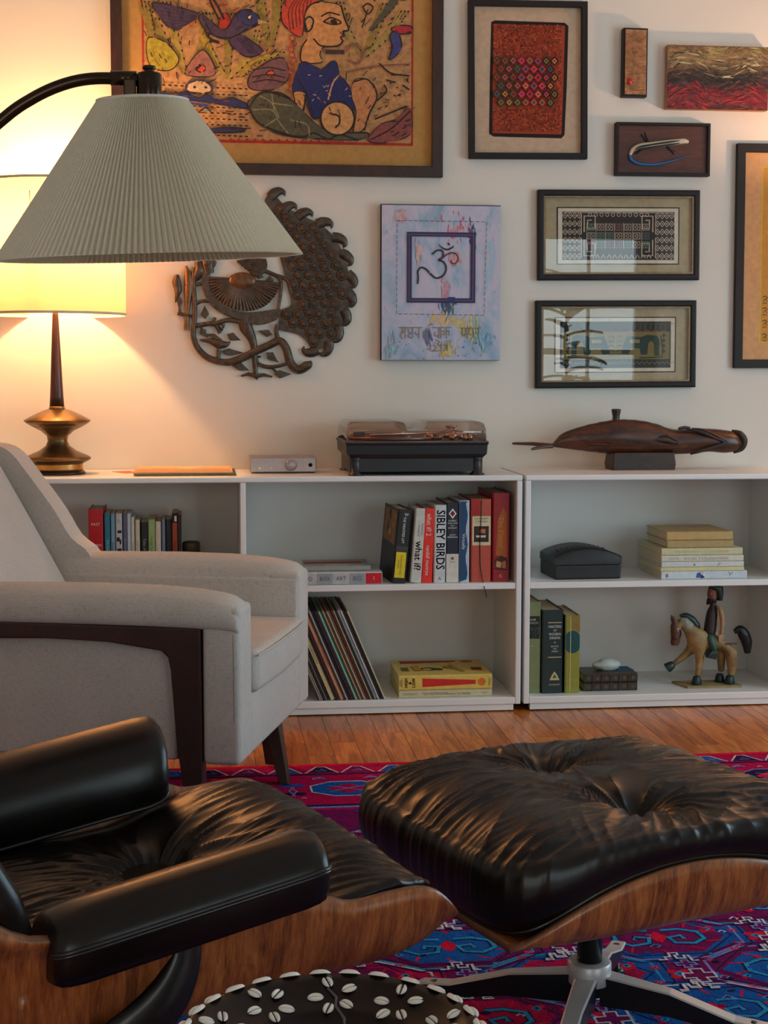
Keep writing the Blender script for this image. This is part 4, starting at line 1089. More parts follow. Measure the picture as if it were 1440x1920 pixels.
def hoof(c, rot=0.0):
    o = MB().lathe([(0, -.0145), (.0165, -.0145), (.0175, -.012), (.0145, .004), (.011, .013), (0, .015)], 14).build('hoof', m_hgreen, hr, loc=c, bev=.001); o.rotation_euler = (0, rot, 0)
def lump(name, c, r, m_, rot=0.0):
    o = MB().ball((0, 0, 0), r, 16, 10).build(name, m_, hr, loc=c); o.rotation_euler = (0, rot, 0); return o
for c_ in (hp(460, 1425, -.017), hp(945, 1420, -.019), hp(850, 1415, .017)): hoof((c_[0], c_[1], .0226))
hoof(hp(112, 1240, .017), 1.0)
hd = MB()
secs = []
for (cx, cy, wx, wy) in [(150, 560, .007, .010), (155, 640, .0165, .015), (160, 730, .0175, .0155), (160, 820, .0155, .013), (155, 880, .016, .012), (150, 925, .012, .010)]:
    p = hp(cx, cy); secs.append([(p[0]+wx*math.cos(2*PI*k/14), wy*math.sin(2*PI*k/14), p[2]) for k in range(14)])
hd.loft(secs); hd.build('horse_face', m_hbrown, hr)
for s_ in (-1, 1):
    er = MB(); er.tube([hp(135, 600, s_*.008), hp(120, 545, s_*.011), hp(108, 495, s_*.012)], [.007, .006, .0015], 8); er.build('ear', m_hbrown, hr)
    lump('eye', hp(165, 690, s_*.0155), (.005, .0025, .0055), mat('painted_eye', (0.6, 0.42, 0.38), .4)); lump('pupil', hp(162, 690, s_*.0175), (.0025, .0015, .003), m_black)
br = MB()
for k in range(2): br.tube([hp(95, 815+12*k, .0), hp(110, 822, -.0135), hp(170, 828, -.0142), hp(215, 820, -.0095)], .0014, 6)
br.tube([hp(215, 700, -.012), hp(228, 760, -.0115), hp(205, 822, -.0095)], .0016, 6); br.build('bridle', mat('bridle', srgb(30, 16, 14), .5), hr)
mn = MB()
mp_ = catmull([hp(215, 500), hp(300, 500), hp(390, 560), hp(460, 650), hp(510, 740)], 6)
mn.tube(mp_, [.004, .010, .014, .014, .006], 10, flat=1.0); mn.build('mane', m_hgreen, hr)
mn = MB(); mn.tube(catmull([hp(215, 560), hp(270, 590), hp(340, 660), hp(400, 750), hp(430, 800)], 6), [.008, .020, .0225, .021, .008], 12); mn.build('neck_hair', m_hgrey, hr)
ta = MB(); ta.tube(catmull([hp(1030, 745), hp(1110, 720), hp(1170, 790), hp(1215, 900), hp(1230, 1060)], 6), [.008, .016, .0205, .019, .010], 12); ta.build('tail', mat('tail_black', srgb(22, 28, 30), .35), hr)
bl = MB(); bl.tube([hp(800, 955, -.024), hp(860, 905, -.0275), hp(960, 895, -.028), hp(1040, 905, -.022)], .003, 6); bl.tube([hp(905, 1050, -.033), hp(960, 1055, -.035), hp(1040, 1055, -.030)], .0025, 6); bl.tube([hp(420, 905, -.022), hp(500, 925, -.028), hp(590, 900, -.026)], .003, 6); bl.build('harness', m_hbrown, hr)
# rider: one body with head, arms and legs
V = [hp(650, 820), hp(665, 700), hp(680, 560), hp(695, 440), hp(710, 350), hp(700, 290), hp(690, 200), hp(690, 150)]
Rr = [(.026, .021), (.025, .022), (.022, .021), (.019, .020), (.009, .009), (.011, .012), (.0165, .015), (.013, .013)]
E_ = [(i, i+1) for i in range(7)]
skinned('rider_body', V, E_, Rr, m_coat, hr)
fc = MB(); secs = []
for (cx, cy, wx, wy) in [(695, 300, .010, .010), (690, 250, .0155, .0145), (688, 200, .0165, .0155), (690, 150, .0160, .015), (695, 110, .0150, .014)]:
    p = hp(cx, cy); secs.append([(p[0]+wx*math.cos(2*PI*k/14), wy*math.sin(2*PI*k/14), p[2]) for k in range(14)])
fc.loft(secs); fc.build('rider_face', m_skin, hr)
no = MB(); no.tube([hp(640, 165), hp(628, 205), hp(645, 215)], [.002, .0045, .003], 8); no.build('nose', m_skin, hr)
be = MB(); be.tube(catmull([hp(735, 250), hp(690, 270), hp(650, 300), hp(612, 342)], 5), [.012, .0145, .011, .003], 10, flat=1.1); be.build('beard', mat('black_beard', srgb(18, 12, 12), .5), hr)
ha = MB(); secs = []
for (cx, cy, wx, wy) in [(800, 285, .009, .015), (795, 220, .0120, .0175), (775, 150, .0175, .019), (745, 128, .0235, .020), (742, 100, .0245, .021), (742, 88, .0235, .020)]:
    p = hp(cx, cy); secs.append([(p[0]+wx*math.cos(2*PI*k/16), wy*math.sin(2*PI*k/16), p[2]) for k in range(16)])
ha.loft(secs); ha.build('hat', m_hgreen, hr)
for s_ in (-1, 1):
    lump('rider_eye', hp(655, 180, s_*.0125), (.0028, .002, .0022), mat('painted_eye', (0.6, 0.42, 0.38), .4))
    skinned('arm', [hp(745, 350, s_*.014), hp(790, 420, s_*.025), hp(805, 560, s_*.029), hp(800, 700, s_*.029), hp(785, 770, s_*.028)], [(0, 1), (1, 2), (2, 3), (3, 4)], [.007, .0095, .0085, .0075, .007], m_sleeve, hr)
    hn = MB()
    for k in range(4): hn.tube([hp(765+14*k, 770, s_*.029), hp(758+15*k, 830, s_*.030), hp(768+12*k, 872, s_*.028)], [.0028, .0026, .002], 6)
    hn.tube([hp(812, 770, s_*.030), hp(822, 810, s_*.032), hp(815, 840, s_*.031)], [.0026, .0024, .0018], 6)
    hn.ball(hp(785, 775, s_*.028), (.009, .004, .007), 10, 6); hn.build('hand', mat('carved_hand', srgb(190, 160, 120), .5), hr)
    skinned('trouser_leg', [hp(640, 760, s_*.014), hp(650, 850, s_*.028), hp(690, 960, s_*.030), hp(700, 1000, s_*.030)], [(0, 1), (1, 2), (2, 3)], [.016, .014, .0115, .011], mat('paint_green', srgb(44, 84, 70), .45, var=.3, vscale=60), hr)
    bo = MB(); bo.loft([[hp(725, 985, s_*.040), hp(640, 990, s_*.040), hp(640, 990, s_*.020), hp(725, 985, s_*.020)], [hp(735, 1020, s_*.041), hp(590, 1050, s_*.041), hp(590, 1050, s_*.021), hp(735, 1020, s_*.021)], [hp(710, 1115, s_*.040), hp(570, 1085, s_*.040), hp(570, 1085, s_*.022), hp(710, 1115, s_*.022)]], 0, False)
    bo.build('boot', m_hgreen, hr, bev=.002)

# ================================================================== pictures on the wall
m_frblack = mat('black_frame', (0.009, 0.008, 0.008), 0.5, var=.2, spec=.3)
m_frbrown = wood('brown_frame', srgb(26, 12, 8), srgb(44, 22, 14), srgb(62, 32, 20), (8, 8, 2), 0.38)
m_gilt = mat('gilt_fillet', (0.42, 0.28, 0.17), 0.4, 0.5, var=.3, vscale=60)
m_picglass = thin_glass('picture_glass', (1, 1, 1), 0.7)
def ring(mb, x0, x1, z0, z1, w_, y0, y1, mi=0, prof=None):
    """mitred rectangular moulding; prof = list of (inward, depth) points"""
    prof = prof or [(0, y1), (0, y0), (w_, y0), (w_, y1)]
    secs = []
    for cx, cz, sx, sz in ((x0, z0, 1, 1), (x1, z0, -1, 1), (x1, z1, -1, -1), (x0, z1, 1, -1), (x0, z0, 1, 1)):
        secs.append([(cx+sx*p, y, cz+sz*p) for p, y in prof])
    mb.loft(secs, mi, False, caps=False)
    return mb
def picture(name, label, x0, x1, z0, z1, depth, fw, fmat, matcol=None, glass=False, rot=0.0, prof=None):
    """frame with its back on the wall; local origin at the centre, front towards -y"""
    t = thing(name, label, 'picture', ((x0+x1)/2, WALL_Y-.001, (z0+z1)/2), (0, rot, 0), 'pictures on the wall')
    a, b = (x1-x0)/2, (z1-z0)/2
    weld(ring(MB(), -a, a, -b, b, fw, -depth, 0, 0, prof).build('frame', fmat, t)).modifiers.new('bevel', 'BEVEL').width = .0015
    MB().box(-a+fw*.6, a-fw*.6, -.008, -.001, -b+fw*.6, b-fw*.6).build('mat_board' if matcol else 'backing', ink(matcol or (40, 30, 26), .9), t)
    if glass: MB().box(-a+fw*.7, a-fw*.7, -depth+.0055, -depth+.004, -b+fw*.7, b-fw*.7).build('glass', m_picglass, t)
    return t, a, b
class Art:
    """flat print built from filled shapes and strokes; uses photo-measured units mapped to metres"""
    def __init__(s, mx, mz, y): s.mx, s.mz, s.y = mx, mz, y; s.mb = MB(); s.cols = []; s.n = 0
    def c(s, col):
        if col not in s.cols: s.cols.append(col)
        return s.cols.index(col)
    def q(s, p): return (s.mx(p[0]), s.mz(p[1]))
    def yy(s): s.n += 1; return s.y-s.n*6e-6
    outline = None
    def fill(s, pts, col, sm=0):
        P = [s.q(p) for p in pts]
        if sm: P = [(v[0], v[1]) for v in catmull([(a, b, 0) for a, b in P], sm, True)]
        s.mb.flat(P, s.yy(), s.c(col))
        if s.outline and sm:
            n = len(P); i = 0
            while i < n:
                L = rnd.randint(3, 7); sg = [P[(i+k) % n] for k in range(L)]
                s.mb.stroke(sg, s.outline[0]*rnd.uniform(.6, 1.2), s.yy(), s.c(s.outline[1])); i += L+rnd.randint(-1, 1)
    def build_var(s, name, t, var, scale):
        ms = [mat('dye_%02x%02x%02x' % c, srgb(*c), .8, var=var, vscale=scale) for c in s.cols]
        return s.mb.build(name, ms, t)
    def line(s, pts, wd, col, sm=5, closed=False, taper=False):
        P = [s.q(p) for p in pts]
        if sm and len(P) > 2: P = [(v[0], v[1]) for v in catmull([(a, b, 0) for a, b in P], sm, closed)]
        s.mb.stroke(P, wd, s.yy(), s.c(col), None, closed, taper)
    def dashes(s, pts, wd, col, n, gap=.4, sm=8):
        P = [s.q(p) for p in pts]
        P = catmull([(a, b, 0) for a, b in P], sm)
        L = len(P); per = max(2, L//n)
        for i in range(0, L-1, per):
            sg = P[i:i+max(2, int(per*(1-gap))+1)]
            if len(sg) > 1: s.mb.stroke([(v[0], v[1]) for v in sg], wd, s.yy(), s.c(col))
    def rect(s, x0, z0, x1, z1, col): s.fill([(x0, z0), (x1, z0), (x1, z1), (x0, z1)], col)
    def build(s, name, t, rough=.75): return s.mb.build(name, [ink(c, rough) for c in s.cols], t)
def affine(p0, v0, p1, v1): return lambda p: v0+(p-p0)*(v1-v0)/(p1-p0)
rnd = random.Random(11)

# ---- large framed batik: woman, bird and water
t, a, b = picture('framed_batik', 'large brown-framed batik print of a seated woman and a flying bird', -1.298, -0.205, 1.742, 2.62, .030, .036, m_frbrown, (176, 134, 74))
cx0, cz0 = (-1.298-.205)/2, (1.742+2.62)/2
# units: pixels of the enlarged photo detail; the sheet spans 147..1297 across, its lower edge at 612
A = Art(affine(147, -1.198-cx0, 1297, -.3035-cx0), affine(612, 1.846-cz0, 0, 2.310-cz0), -.0085)
CR = (178, 132, 84); DK = (34, 24, 26); BL = (26, 36, 92); PU = (66, 52, 80); YE = (138, 116, 52); GN = (76, 76, 58); RD = (160, 44, 32); RO = (132, 86, 66)
A.rect(147, -290, 1297, 612, RD); A.rect(156, -282, 1288, 600, CR)
for k in range(34):       # mottled dye
    x, z = rnd.uniform(170, 1270), rnd.uniform(-260, 580); r = rnd.uniform(20, 60)
    A.fill([(x+r*rnd.uniform(.6, 1.3)*math.cos(i*PI/4), z+r*.6*rnd.uniform(.6, 1.3)*math.sin(i*PI/4)) for i in range(8)], rnd.choice(((188, 142, 92), (166, 118, 72), (184, 132, 86), (170, 108, 68))), 3)
A.outline = (.0042, DK)
def reed(x0, z0, x1, z1, bend, col, n=3):
    for k in range(n):
        o = (k-n/2)*16
        A.line([(x0+o*.3, z0), ((x0+x1)/2+bend+o*.6, (z0+z1)/2), (x1+o, z1)], .012, col, 6, False, True)
        A.dashes([(x0+o*.3+6, z0), ((x0+x1)/2+bend+o*.6+8, (z0+z1)/2), (x1+o+9, z1)], .0045, DK, 9, .35, 14)
for args in ((330, 330, 190, 60, -10, YE), (330, 330, 250, 20, 0, (166, 140, 62)), (335, 330, 430, 60, 20, YE), (500, 340, 400, 60, -26, (160, 134, 50)), (505, 340, 520, 60, 0, YE), (510, 340, 640, 130, 26, (166, 140, 62)), (680, 200, 640, -40, 0, (140, 120, 52)),
             (690, 200, 720, -60, 10, YE), (1075, 230, 980, 0, -14, (150, 130, 70)), (1085, 230, 1180, 0, 6, YE), (1090, 230, 1260, 30, 20, (160, 138, 70)), (1110, 120, 1250, -60, 10, GN), (200, 200, 160, 20, 0, YE), (560, 330, 730, 220, -30, (160, 134, 50)), (170, 60, 330, -120, 0, YE), (420, 0, 480, -200, 20, YE)): reed(*args)
A.fill([(170, 180), (240, 190), (300, 260), (260, 310), (180, 290)], (164, 148, 44), 5)
A.fill([(330, 300), (400, 220), (450, 290), (440, 330), (340, 330)], (146, 96, 84), 5)
A.fill([(600, 320), (680, 260), (745, 250), (760, 330), (700, 380), (600, 380)], (104, 72, 78), 5)
A.fill([(370, 300), (400, 285), (412, 300), (392, 315)], (196, 70, 40), 5); A.fill([(668, 312), (690, 300), (700, 316), (682, 326)], (196, 70, 40), 5)
for z in (300, 330, 352): A.line([(610, z), (680, z-12), (750, z)], .004, DK)
# water
for k, z in enumerate((372, 400, 455, 480, 505, 530, 575)):
    A.dashes([(230, z), (420, z+6), (600, z+10)], .0045, DK, 14, .3, 30)
A.fill([(235, 400), (280, 412), (330, 400), (380, 424), (420, 410), (470, 432), (520, 418), (592, 450), (592, 466), (500, 455), (400, 440), (300, 434), (235, 428)], BL, 3)
A.fill([(240, 425), (330, 440), (420, 450), (420, 462), (240, 440)], (40, 52, 118)); A.fill([(360, 545), (430, 556), (500, 546), (575, 552), (560, 566), (450, 570), (360, 562)], (38, 44, 96), 3)
A.fill([(330, 372), (360, 355), (400, 350), (432, 372), (425, 400), (340, 398)], (198, 166, 128), 4); A.line([(325, 398), (350, 352), (430, 358), (440, 400)], .006, PU)
for x in (365, 412): A.fill([(x-8, 378), (x, 372), (x+8, 380), (x, 386)], DK)
A.fill([(380, 488), (410, 468), (432, 486)], (150, 140, 120)); A.line([(375, 490), (410, 466), (438, 490)], .004, DK)
# bird
A.fill([(190, 34), (240, 30), (330, 50), (392, 74), (350, 104), (290, 140), (240, 110)], PU, 5)
for k in range(6): A.line([(385, 78), (300, 60+13*k), (210+10*k, 42+16*k)], .003, (52, 42, 70))
A.fill([(385, 90), (400, 70), (450, 110), (500, 130), (545, 60), (600, 45), (636, 75), (630, 105), (580, 130), (540, 160), (480, 165), (420, 145)], PU, 5)
A.fill([(545, 66), (590, 46), (636, 72), (632, 104), (590, 112), (556, 92)], (44, 48, 98), 5); A.fill([(632, 84), (688, 100), (634, 104)], (176, 140, 96))
A.fill([(588, 76), (602, 68), (606, 80), (596, 86)], (216, 190, 150), 4); A.fill([(468, 106), (482, 70), (505, 66), (518, 96), (500, 126), (474, 128)], RD, 5)
A.fill([(510, 180), (560, 150), (610, 180), (655, 222), (600, 246), (555, 230)], (70, 50, 86), 3)
for k in range(5): A.line([(545+12*k, 165), (600+8*k, 232)], .003, DK, 0)
for bnd in (0, 22): A.line([(420, -30), (440+bnd, 30), (470+bnd, 90)], .007, DK)
A.line([(400, 80), (440, 150), (500, 172), (570, 140), (640, 106)], .004, DK); A.line([(410, 140), (430, 170), (470, 185)], .006, DK); A.line([(430, 180), (470, 190)], .006, DK)
# woman
A.fill([(735, 90), (740, 20), (790, -60), (900, -90), (930, -20), (850, 20), (830, 70), (820, 150), (780, 140)], (182, 66, 44), 5)
for k in range(7): A.line([(770+14*k, 130-8*k), (765+16*k, 40-8*k), (830+14*k, -50)], .0035, (96, 30, 28))
A.fill([(830, 70), (860, 15), (930, 5), (985, 20), (1000, 70), (1018, 118), (995, 130), (996, 165), (970, 190), (910, 196), (895, 230), (905, 260), (820, 262), (818, 200), (845, 150)], (190, 134, 80), 4)
A.line([(985, 15), (1000, 70), (1018, 118), (994, 126), (998, 145), (984, 152), (992, 170), (965, 190), (900, 190), (868, 160)], .0055, DK)
A.line([(910, 88), (940, 70), (975, 80), (985, 92), (950, 98), (910, 88)], .005, DK); A.fill([(942, 82), (962, 78), (966, 92), (948, 94)], DK, 4); A.line([(900, 66), (935, 48), (980, 58)], .005, DK)
A.line([(830, 90), (850, 68), (868, 84), (858, 120), (838, 130)], .0055, DK, 5, True); A.line([(980, 128), (994, 146)], .005, (130, 50, 40))
for k in range(10): A.line(disc(778+6*math.sin(k*2), 160+24*k, 12, 8, 1.0), .005, (150, 66, 44), 3, True)
A.fill([(820, 262), (868, 275), (905, 290), (958, 250), (980, 310), (1005, 340), (1030, 380), (1045, 410), (1045, 460), (930, 450), (920, 470), (870, 505), (840, 440), (835, 400), (780, 390), (790, 320)], BL, 4)
for k in range(16):
    x, z = rnd.uniform(820, 1020), rnd.uniform(300, 440); A.line([(x, z), (x+rnd.uniform(-14, 14), z+rnd.uniform(-6, 12))], .003, (176, 150, 130), 0)
A.line([(980, 310), (950, 350), (930, 420)], .005, (190, 140, 90)); A.line([(800, 330), (840, 400), (870, 500)], .004, DK)
A.fill([(780, 395), (832, 395), (822, 470), (800, 520), (765, 512), (790, 470)], (190, 134, 80), 4); A.line([(782, 395), (790, 470), (764, 512)], .004, DK); A.line([(832, 400), (824, 480), (798, 522)], .004, DK)
A.fill([(1040, 340), (1075, 325), (1120, 345), (1140, 400), (1110, 470), (1085, 540), (1040, 560), (1050, 470), (1030, 400)], (180, 122, 76), 4); A.line([(1042, 340), (1100, 330), (1140, 400), (1105, 480), (1085, 550)], .005, DK)
A.fill([(590, 455), (610, 415), (680, 395), (780, 430), (860, 510), (900, 540), (960, 560), (1100, 560), (1060, 590), (900, 590), (760, 580), (650, 540)], GN, 5)
A.line([(595, 460), (640, 400), (720, 395), (770, 420)], .006, DK); A.line([(595, 470), (640, 530), (760, 575), (830, 580), (870, 565), (930, 590), (980, 570), (1060, 592)], .006, DK)
for p in ([(640, 410), (690, 440), (720, 500)], [(605, 470), (690, 470), (720, 520), (760, 570)], [(690, 440), (780, 450)], [(720, 500), (660, 540)], [(770, 510), (840, 530), (850, 580)], [(700, 470), (690, 400)]): A.line(p, .004, (128, 124, 92))
A.fill(disc(970, 500, 72, 20, 1.), (190, 140, 86)); A.line(disc(970, 500, 72, 20), .006, DK, 2, True); A.line([(940, 480), (975, 490), (978, 520), (960, 540)], .006, DK); A.fill([(930, 480), (945, 470), (950, 490)], (120, 60, 44))
A.fill([(1100, 590), (1160, 520), (1220, 500), (1280, 450), (1285, 560), (1180, 600)], (124, 66, 62), 4); A.line([(1110, 590), (1200, 540), (1285, 460)], .005, DK)
A.line([(920, 215), (1000, 215)], .014, (60, 44, 44), 0); A.line([(1000, 215), (1040, 180), (1080, 210), (1060, 260), (1020, 250)], .008, RO); A.line([(1010, 300), (1150, 270), (1280, 260)], .006, RO)
A.fill([(1200, 110), (1240, 95), (1288, 98), (1285, 125), (1230, 130)], (168, 40, 52), 4); A.fill([(1195, 135), (1230, 125), (1245, 190), (1215, 230), (1190, 240), (1205, 190)], (58, 62, 120), 4)
for k in range(26):
    x, z = rnd.uniform(1130, 1275), rnd.uniform(290, 480); A.line([(x, z), (x+rnd.uniform(-16, 16), z+rnd.uniform(4, 16))], .004, rnd.choice((DK, RO, (150, 104, 70))), 0)
for p in ([(1140, 420), (1180, 380), (1170, 350)], [(1180, 330), (1220, 340)], [(1250, 350), (1280, 370)], [(1130, 500), (1200, 470), (1270, 440)], [(1150, 260), (1200, 300), (1280, 310)]): A.line(p, .005, DK)
A.line([(1078, 20), (1100, 5), (1122, 22), (1100, 50), (1078, 20)], .005, DK, 4); A.line([(1100, 30), (1085, 80), (1075, 110)], .004, DK)
A.outline = None
for k in range(300):         # short carved marks that follow the reeds and ripples
    x, z = rnd.uniform(165, 1275), rnd.uniform(-200, 590)
    if 700 < x < 1060 and 0 < z < 520 and rnd.random() < .7: continue
    if z > 370 and x < 640: dx, dz = rnd.uniform(14, 40), rnd.uniform(-4, 4)
    else:
        an = 1.2+.9*math.sin(x*.009)+rnd.uniform(-.3, .3); L = rnd.uniform(12, 36); dx, dz = L*math.cos(an), -L*math.sin(an)
    A.line([(x, z), (x+dx*.5+rnd.uniform(-3, 3), z+dz*.5), (x+dx, z+dz)], rnd.uniform(.0022, .0042), rnd.choice((DK, (60, 40, 34), (96, 62, 44))), 3)
for k in range(15): A.fill([(500+34*k, 606), (516+34*k, 592), (530+34*k, 606)], RD)
A.build_var('batik_print', t, .30, 70)

# ---- black-framed embroidered textile
t, a, b = picture('framed_textile', 'black-framed red and orange embroidered panel on a cream mat', -0.118, 0.288, 1.809, 2.330, .025, .020, m_frblack, (190, 166, 140), rot=-.012)
cx0, cz0 = .085, 2.0695
A = Art(affine(180, -.0475-cx0, 547, .2245-cx0), affine(628, 1.878-cz0, 92, 2.266-cz0), -.0085)
A.fill([(192, 100), (210, 92), (530, 98), (548, 112), (540, 400), (530, 610), (515, 626), (200, 620), (180, 606), (185, 350)], (30, 16, 16))
A.fill([(205, 108), (532, 112), (524, 400), (516, 608), (196, 604), (198, 350)], (150, 60, 34))
PAL = ((168, 58, 30), (120, 34, 24), (186, 84, 50), (70, 24, 22), (150, 44, 40), (190, 96, 40), (96, 60, 34), (40, 22, 24))
for i in range(38):
    for j in range(58):
        x = 203+8.3*i+rnd.uniform(-2, 2); z = 112+8.4*j+rnd.uniform(-2, 2); r = rnd.uniform(2.2, 4.6)
        if 255 < z < 490 and x < 490: continue
        an = rnd.uniform(0, 3); A.fill([(x+r*1.5*math.cos(an), z+r*1.5*math.sin(an)), (x-r*.7*math.sin(an), z+r*.7*math.cos(an)), (x-r*1.5*math.cos(an), z-r*1.5*math.sin(an)), (x+r*.7*math.sin(an), z-r*.7*math.cos(an))], rnd.choice(PAL))
for i in range(8):
    for j in range(6):
        x = 215+38*i+(19 if j % 2 else 0); z = 275+38*j
        if x > 490: continue
        base = (66, 74, 44) if i < 3 else ((176, 40, 66) if 3 <= i < 6 else (40, 24, 26))
        c2 = rnd.choice(((186, 60, 80), (120, 110, 50), (196, 120, 60), (64, 76, 96), (150, 36, 40)))
        A.fill([(x-20, z), (x, z-22), (x+20, z), (x, z+22)], base); A.fill([(x-12, z), (x, z-14), (x+12, z), (x, z+14)], c2); A.fill([(x-5, z), (x, z-6), (x+5, z), (x, z+6)], (46, 20, 24)); A.line([(x-20, z), (x, z-22), (x+20, z), (x, z+22)], .0022, (40, 20, 20), 0, True)
A.build('embroidery', t, .9)

# ---- slim gold panel
t = thing('relief_panel', 'slim gold textured panel with a small red bead in a dark tray frame', 'picture', (.4500, WALL_Y-.001, 2.134), group='pictures on the wall')
MB().box(-.0425, .0425, -.030, 0, -.114, .114).build('backing_block', m_frblack, t, bev=.002)
mg = mat('hammered_gold', srgb(170, 118, 78), .4, .45, var=.4, vscale=70, bmp=.8, bscale=90)
MB().box(-.036, .037, -.0335, -.0300, -.106, .108).build('gold_panel', mg, t, bev=.001)
rg = MB()
for k in range(26):
    z = -.10+.0075*k; rg.tube([(-.033+.004*math.sin(k*1.7), -.034, z), (0, -.0358, z+.006), (.034, -.034, z+.009+.003*math.sin(k))], .0016, 5)
rg.build('ridges', mg, t)
MB().ball((-.020, -.036, -.064), (.009, .005, .012), 14, 8).build('red_bead', mat('red_bead', srgb(176, 26, 28), .25), t)

# ---- abstract canvas
t = thing('abstract_canvas', 'unframed abstract canvas of cream and black above deep red', 'picture', (.739, WALL_Y-.001, 2.0905), group='pictures on the wall')
def paint_mat():
    m, nt, bb = _nt('abstract_paint')
    v = coords(nt, (1, 1, 1))
    sep = nt.nodes.new('ShaderNodeSeparateXYZ'); nt.links.new(v, sep.inputs[0])
    n = noise(nt, coords(nt, (1, 1, 2.2)), 16, 6, .7, 1.2)
    ad = nt.nodes.new('ShaderNodeMath'); ad.operation = 'MULTIPLY_ADD'; ad.inputs[1].default_value = .13; nt.links.new(n, ad.inputs[0]); nt.links.new(sep.outputs[2], ad.inputs[2])
    mr = nt.nodes.new('ShaderNodeMapRange'); mr.inputs[1].default_value = -.05; mr.inputs[2].default_value = .175; nt.links.new(ad.outputs[0], mr.inputs[0])
    c = ramp(nt, mr.outputs[0], [(.0, srgb(60, 8, 18)), (.16, srgb(140, 12, 26)), (.36, srgb(104, 14, 22)), (.42, srgb(30, 14, 14)), (.55, srgb(44, 28, 22)), (.66, srgb(120, 100, 66)), (.80, srgb(176, 158, 112)), (1.0, srgb(128, 96, 56))])
    n2 = noise(nt, coords(nt, (1, 1, 1.6)), 34, 5, .75, 2.0)
    c = mixc(nt, .62, c, ramp(nt, n2, [(.38, srgb(20, 12, 12)), (.55, srgb(150, 110, 70)), (.7, srgb(206, 190, 150))]), 'OVERLAY')
    nt.links.new(c, bb.inputs['Base Color']); bb.inputs['Roughness'].default_value = .4; bump(nt, bb, n2, .8, .004)
    return m
MB().box(-.177, .177, -.030, 0, -.1065, .1045).build('canvas', [mat('canvas_edge', srgb(176, 130, 96), .9)], t)
MB().box(-.1775, .1775, -.0315, -.0300, -.107, .105).build('painted_face', paint_mat(), t)

A = Art(lambda p: p, lambda p: p, -.0316)
for k in range(330):
    x, z = rnd.uniform(-.172, .172), rnd.uniform(-.103, .101); L = rnd.uniform(.008, .03); an = rnd.uniform(-.5, .5)+.6*math.sin(x*30)
    zz = z+.016*math.sin(x*22+1)
    if zz < -.030: c_ = rnd.choice(((120, 10, 26), (150, 16, 30), (90, 10, 20), (66, 12, 18), (168, 30, 34)))
    elif zz < .012: c_ = rnd.choice(((30, 16, 14), (48, 26, 20), (70, 40, 28), (24, 14, 14), (104, 66, 40)))
    elif zz < .070: c_ = rnd.choice(((150, 126, 84), (178, 158, 112), (96, 76, 46), (196, 180, 136), (120, 112, 62), (50, 34, 24)))
    else: c_ = rnd.choice(((150, 118, 70), (176, 148, 96), (120, 84, 48), (140, 134, 70)))
    pts = [(x-L*math.cos(an), z-L*.6*math.sin(an)), (x, z+rnd.uniform(-.003, .003)), (x+L*math.cos(an), z+L*.6*math.sin(an))]
    pts = [(max(-.176, min(.176, a_)), max(-.106, min(.104, b_))) for a_, b_ in pts]
    A.line(pts, rnd.uniform(.002, .007), c_, 4, False, True)
A.build('brush_strokes', t, .4)

# ---- lizard panel
t, a, b = picture('lizard_panel', 'dark brown panel with a striped lizard and a bright blue tail', .388, .718, 1.759, 1.937, .030, .010, m_frblack, (74, 36, 26), rot=-.004)
cx0, cz0 = .553, 1.848
A = Art(affine(750, .388-cx0, 1187, .720-cx0), affine(795, 1.759-cz0, 548, 1.937-cz0), -.0225)
MB().box(-a+.009, a-.009, -.0215, -.008, -b+.009, b-.009).build('panel', wood('panel_wood', srgb(48, 22, 16), srgb(70, 34, 24), srgb(88, 44, 30), (2, 3, 12), .6), t)
A.build('print', t) if False else None
lz = MB()
sp_ = catmull([(A.mx(x), -.0245, A.mz(z)) for x, z in ((1084, 636), (1060, 632), (1000, 640), (920, 652), (860, 660), (828, 676), (816, 700))], 6)
lz.tube(sp_, [.005, .0095, .0105, .0115, .0105, .0075, .005], 10, flat=1.0); lz.build('lizard_body', mat('lizard_cream', srgb(190, 182, 160), .4), t)
lz = MB(); lz.tube(catmull([(A.mx(x), -.0245, A.mz(z)) for x, z in ((816, 700), (822, 722), (860, 740), (930, 742), (1010, 724), (1078, 702))], 6), [.0052, .0058, .005, .0042, .003, .0008], 8); lz.build('lizard_tail', mat('lizard_blue', srgb(20, 92, 150), .35), t)
for o_ in (-4, 8):
    lz = MB(); lz.tube(catmull([(A.mx(x), -.0345, A.mz(z+o_)) for x, z in ((1040, 636), (1000, 642), (920, 655), (860, 666), (836, 680))], 6), [.001, .0032, .0036, .0032, .001], 6); lz.build('stripe', mat('lizard_black', srgb(16, 14, 14), .4), t)
for P in (((900, 645), (880, 620), (866, 600)), ((905, 645), (890, 612), (884, 592)), ((880, 668), (850, 690), (838, 694)), ((990, 655), (1010, 680), (1020, 695)), ((985, 655), (1000, 672), (1028, 680))):
    lz = MB(); lz.tube(catmull([(A.mx(x), -.0235, A.mz(z)) for x, z in P], 4), [.003, .0025, .001], 6); lz.build('lizard_leg', mat('lizard_black', srgb(16, 14, 14), .4), t)

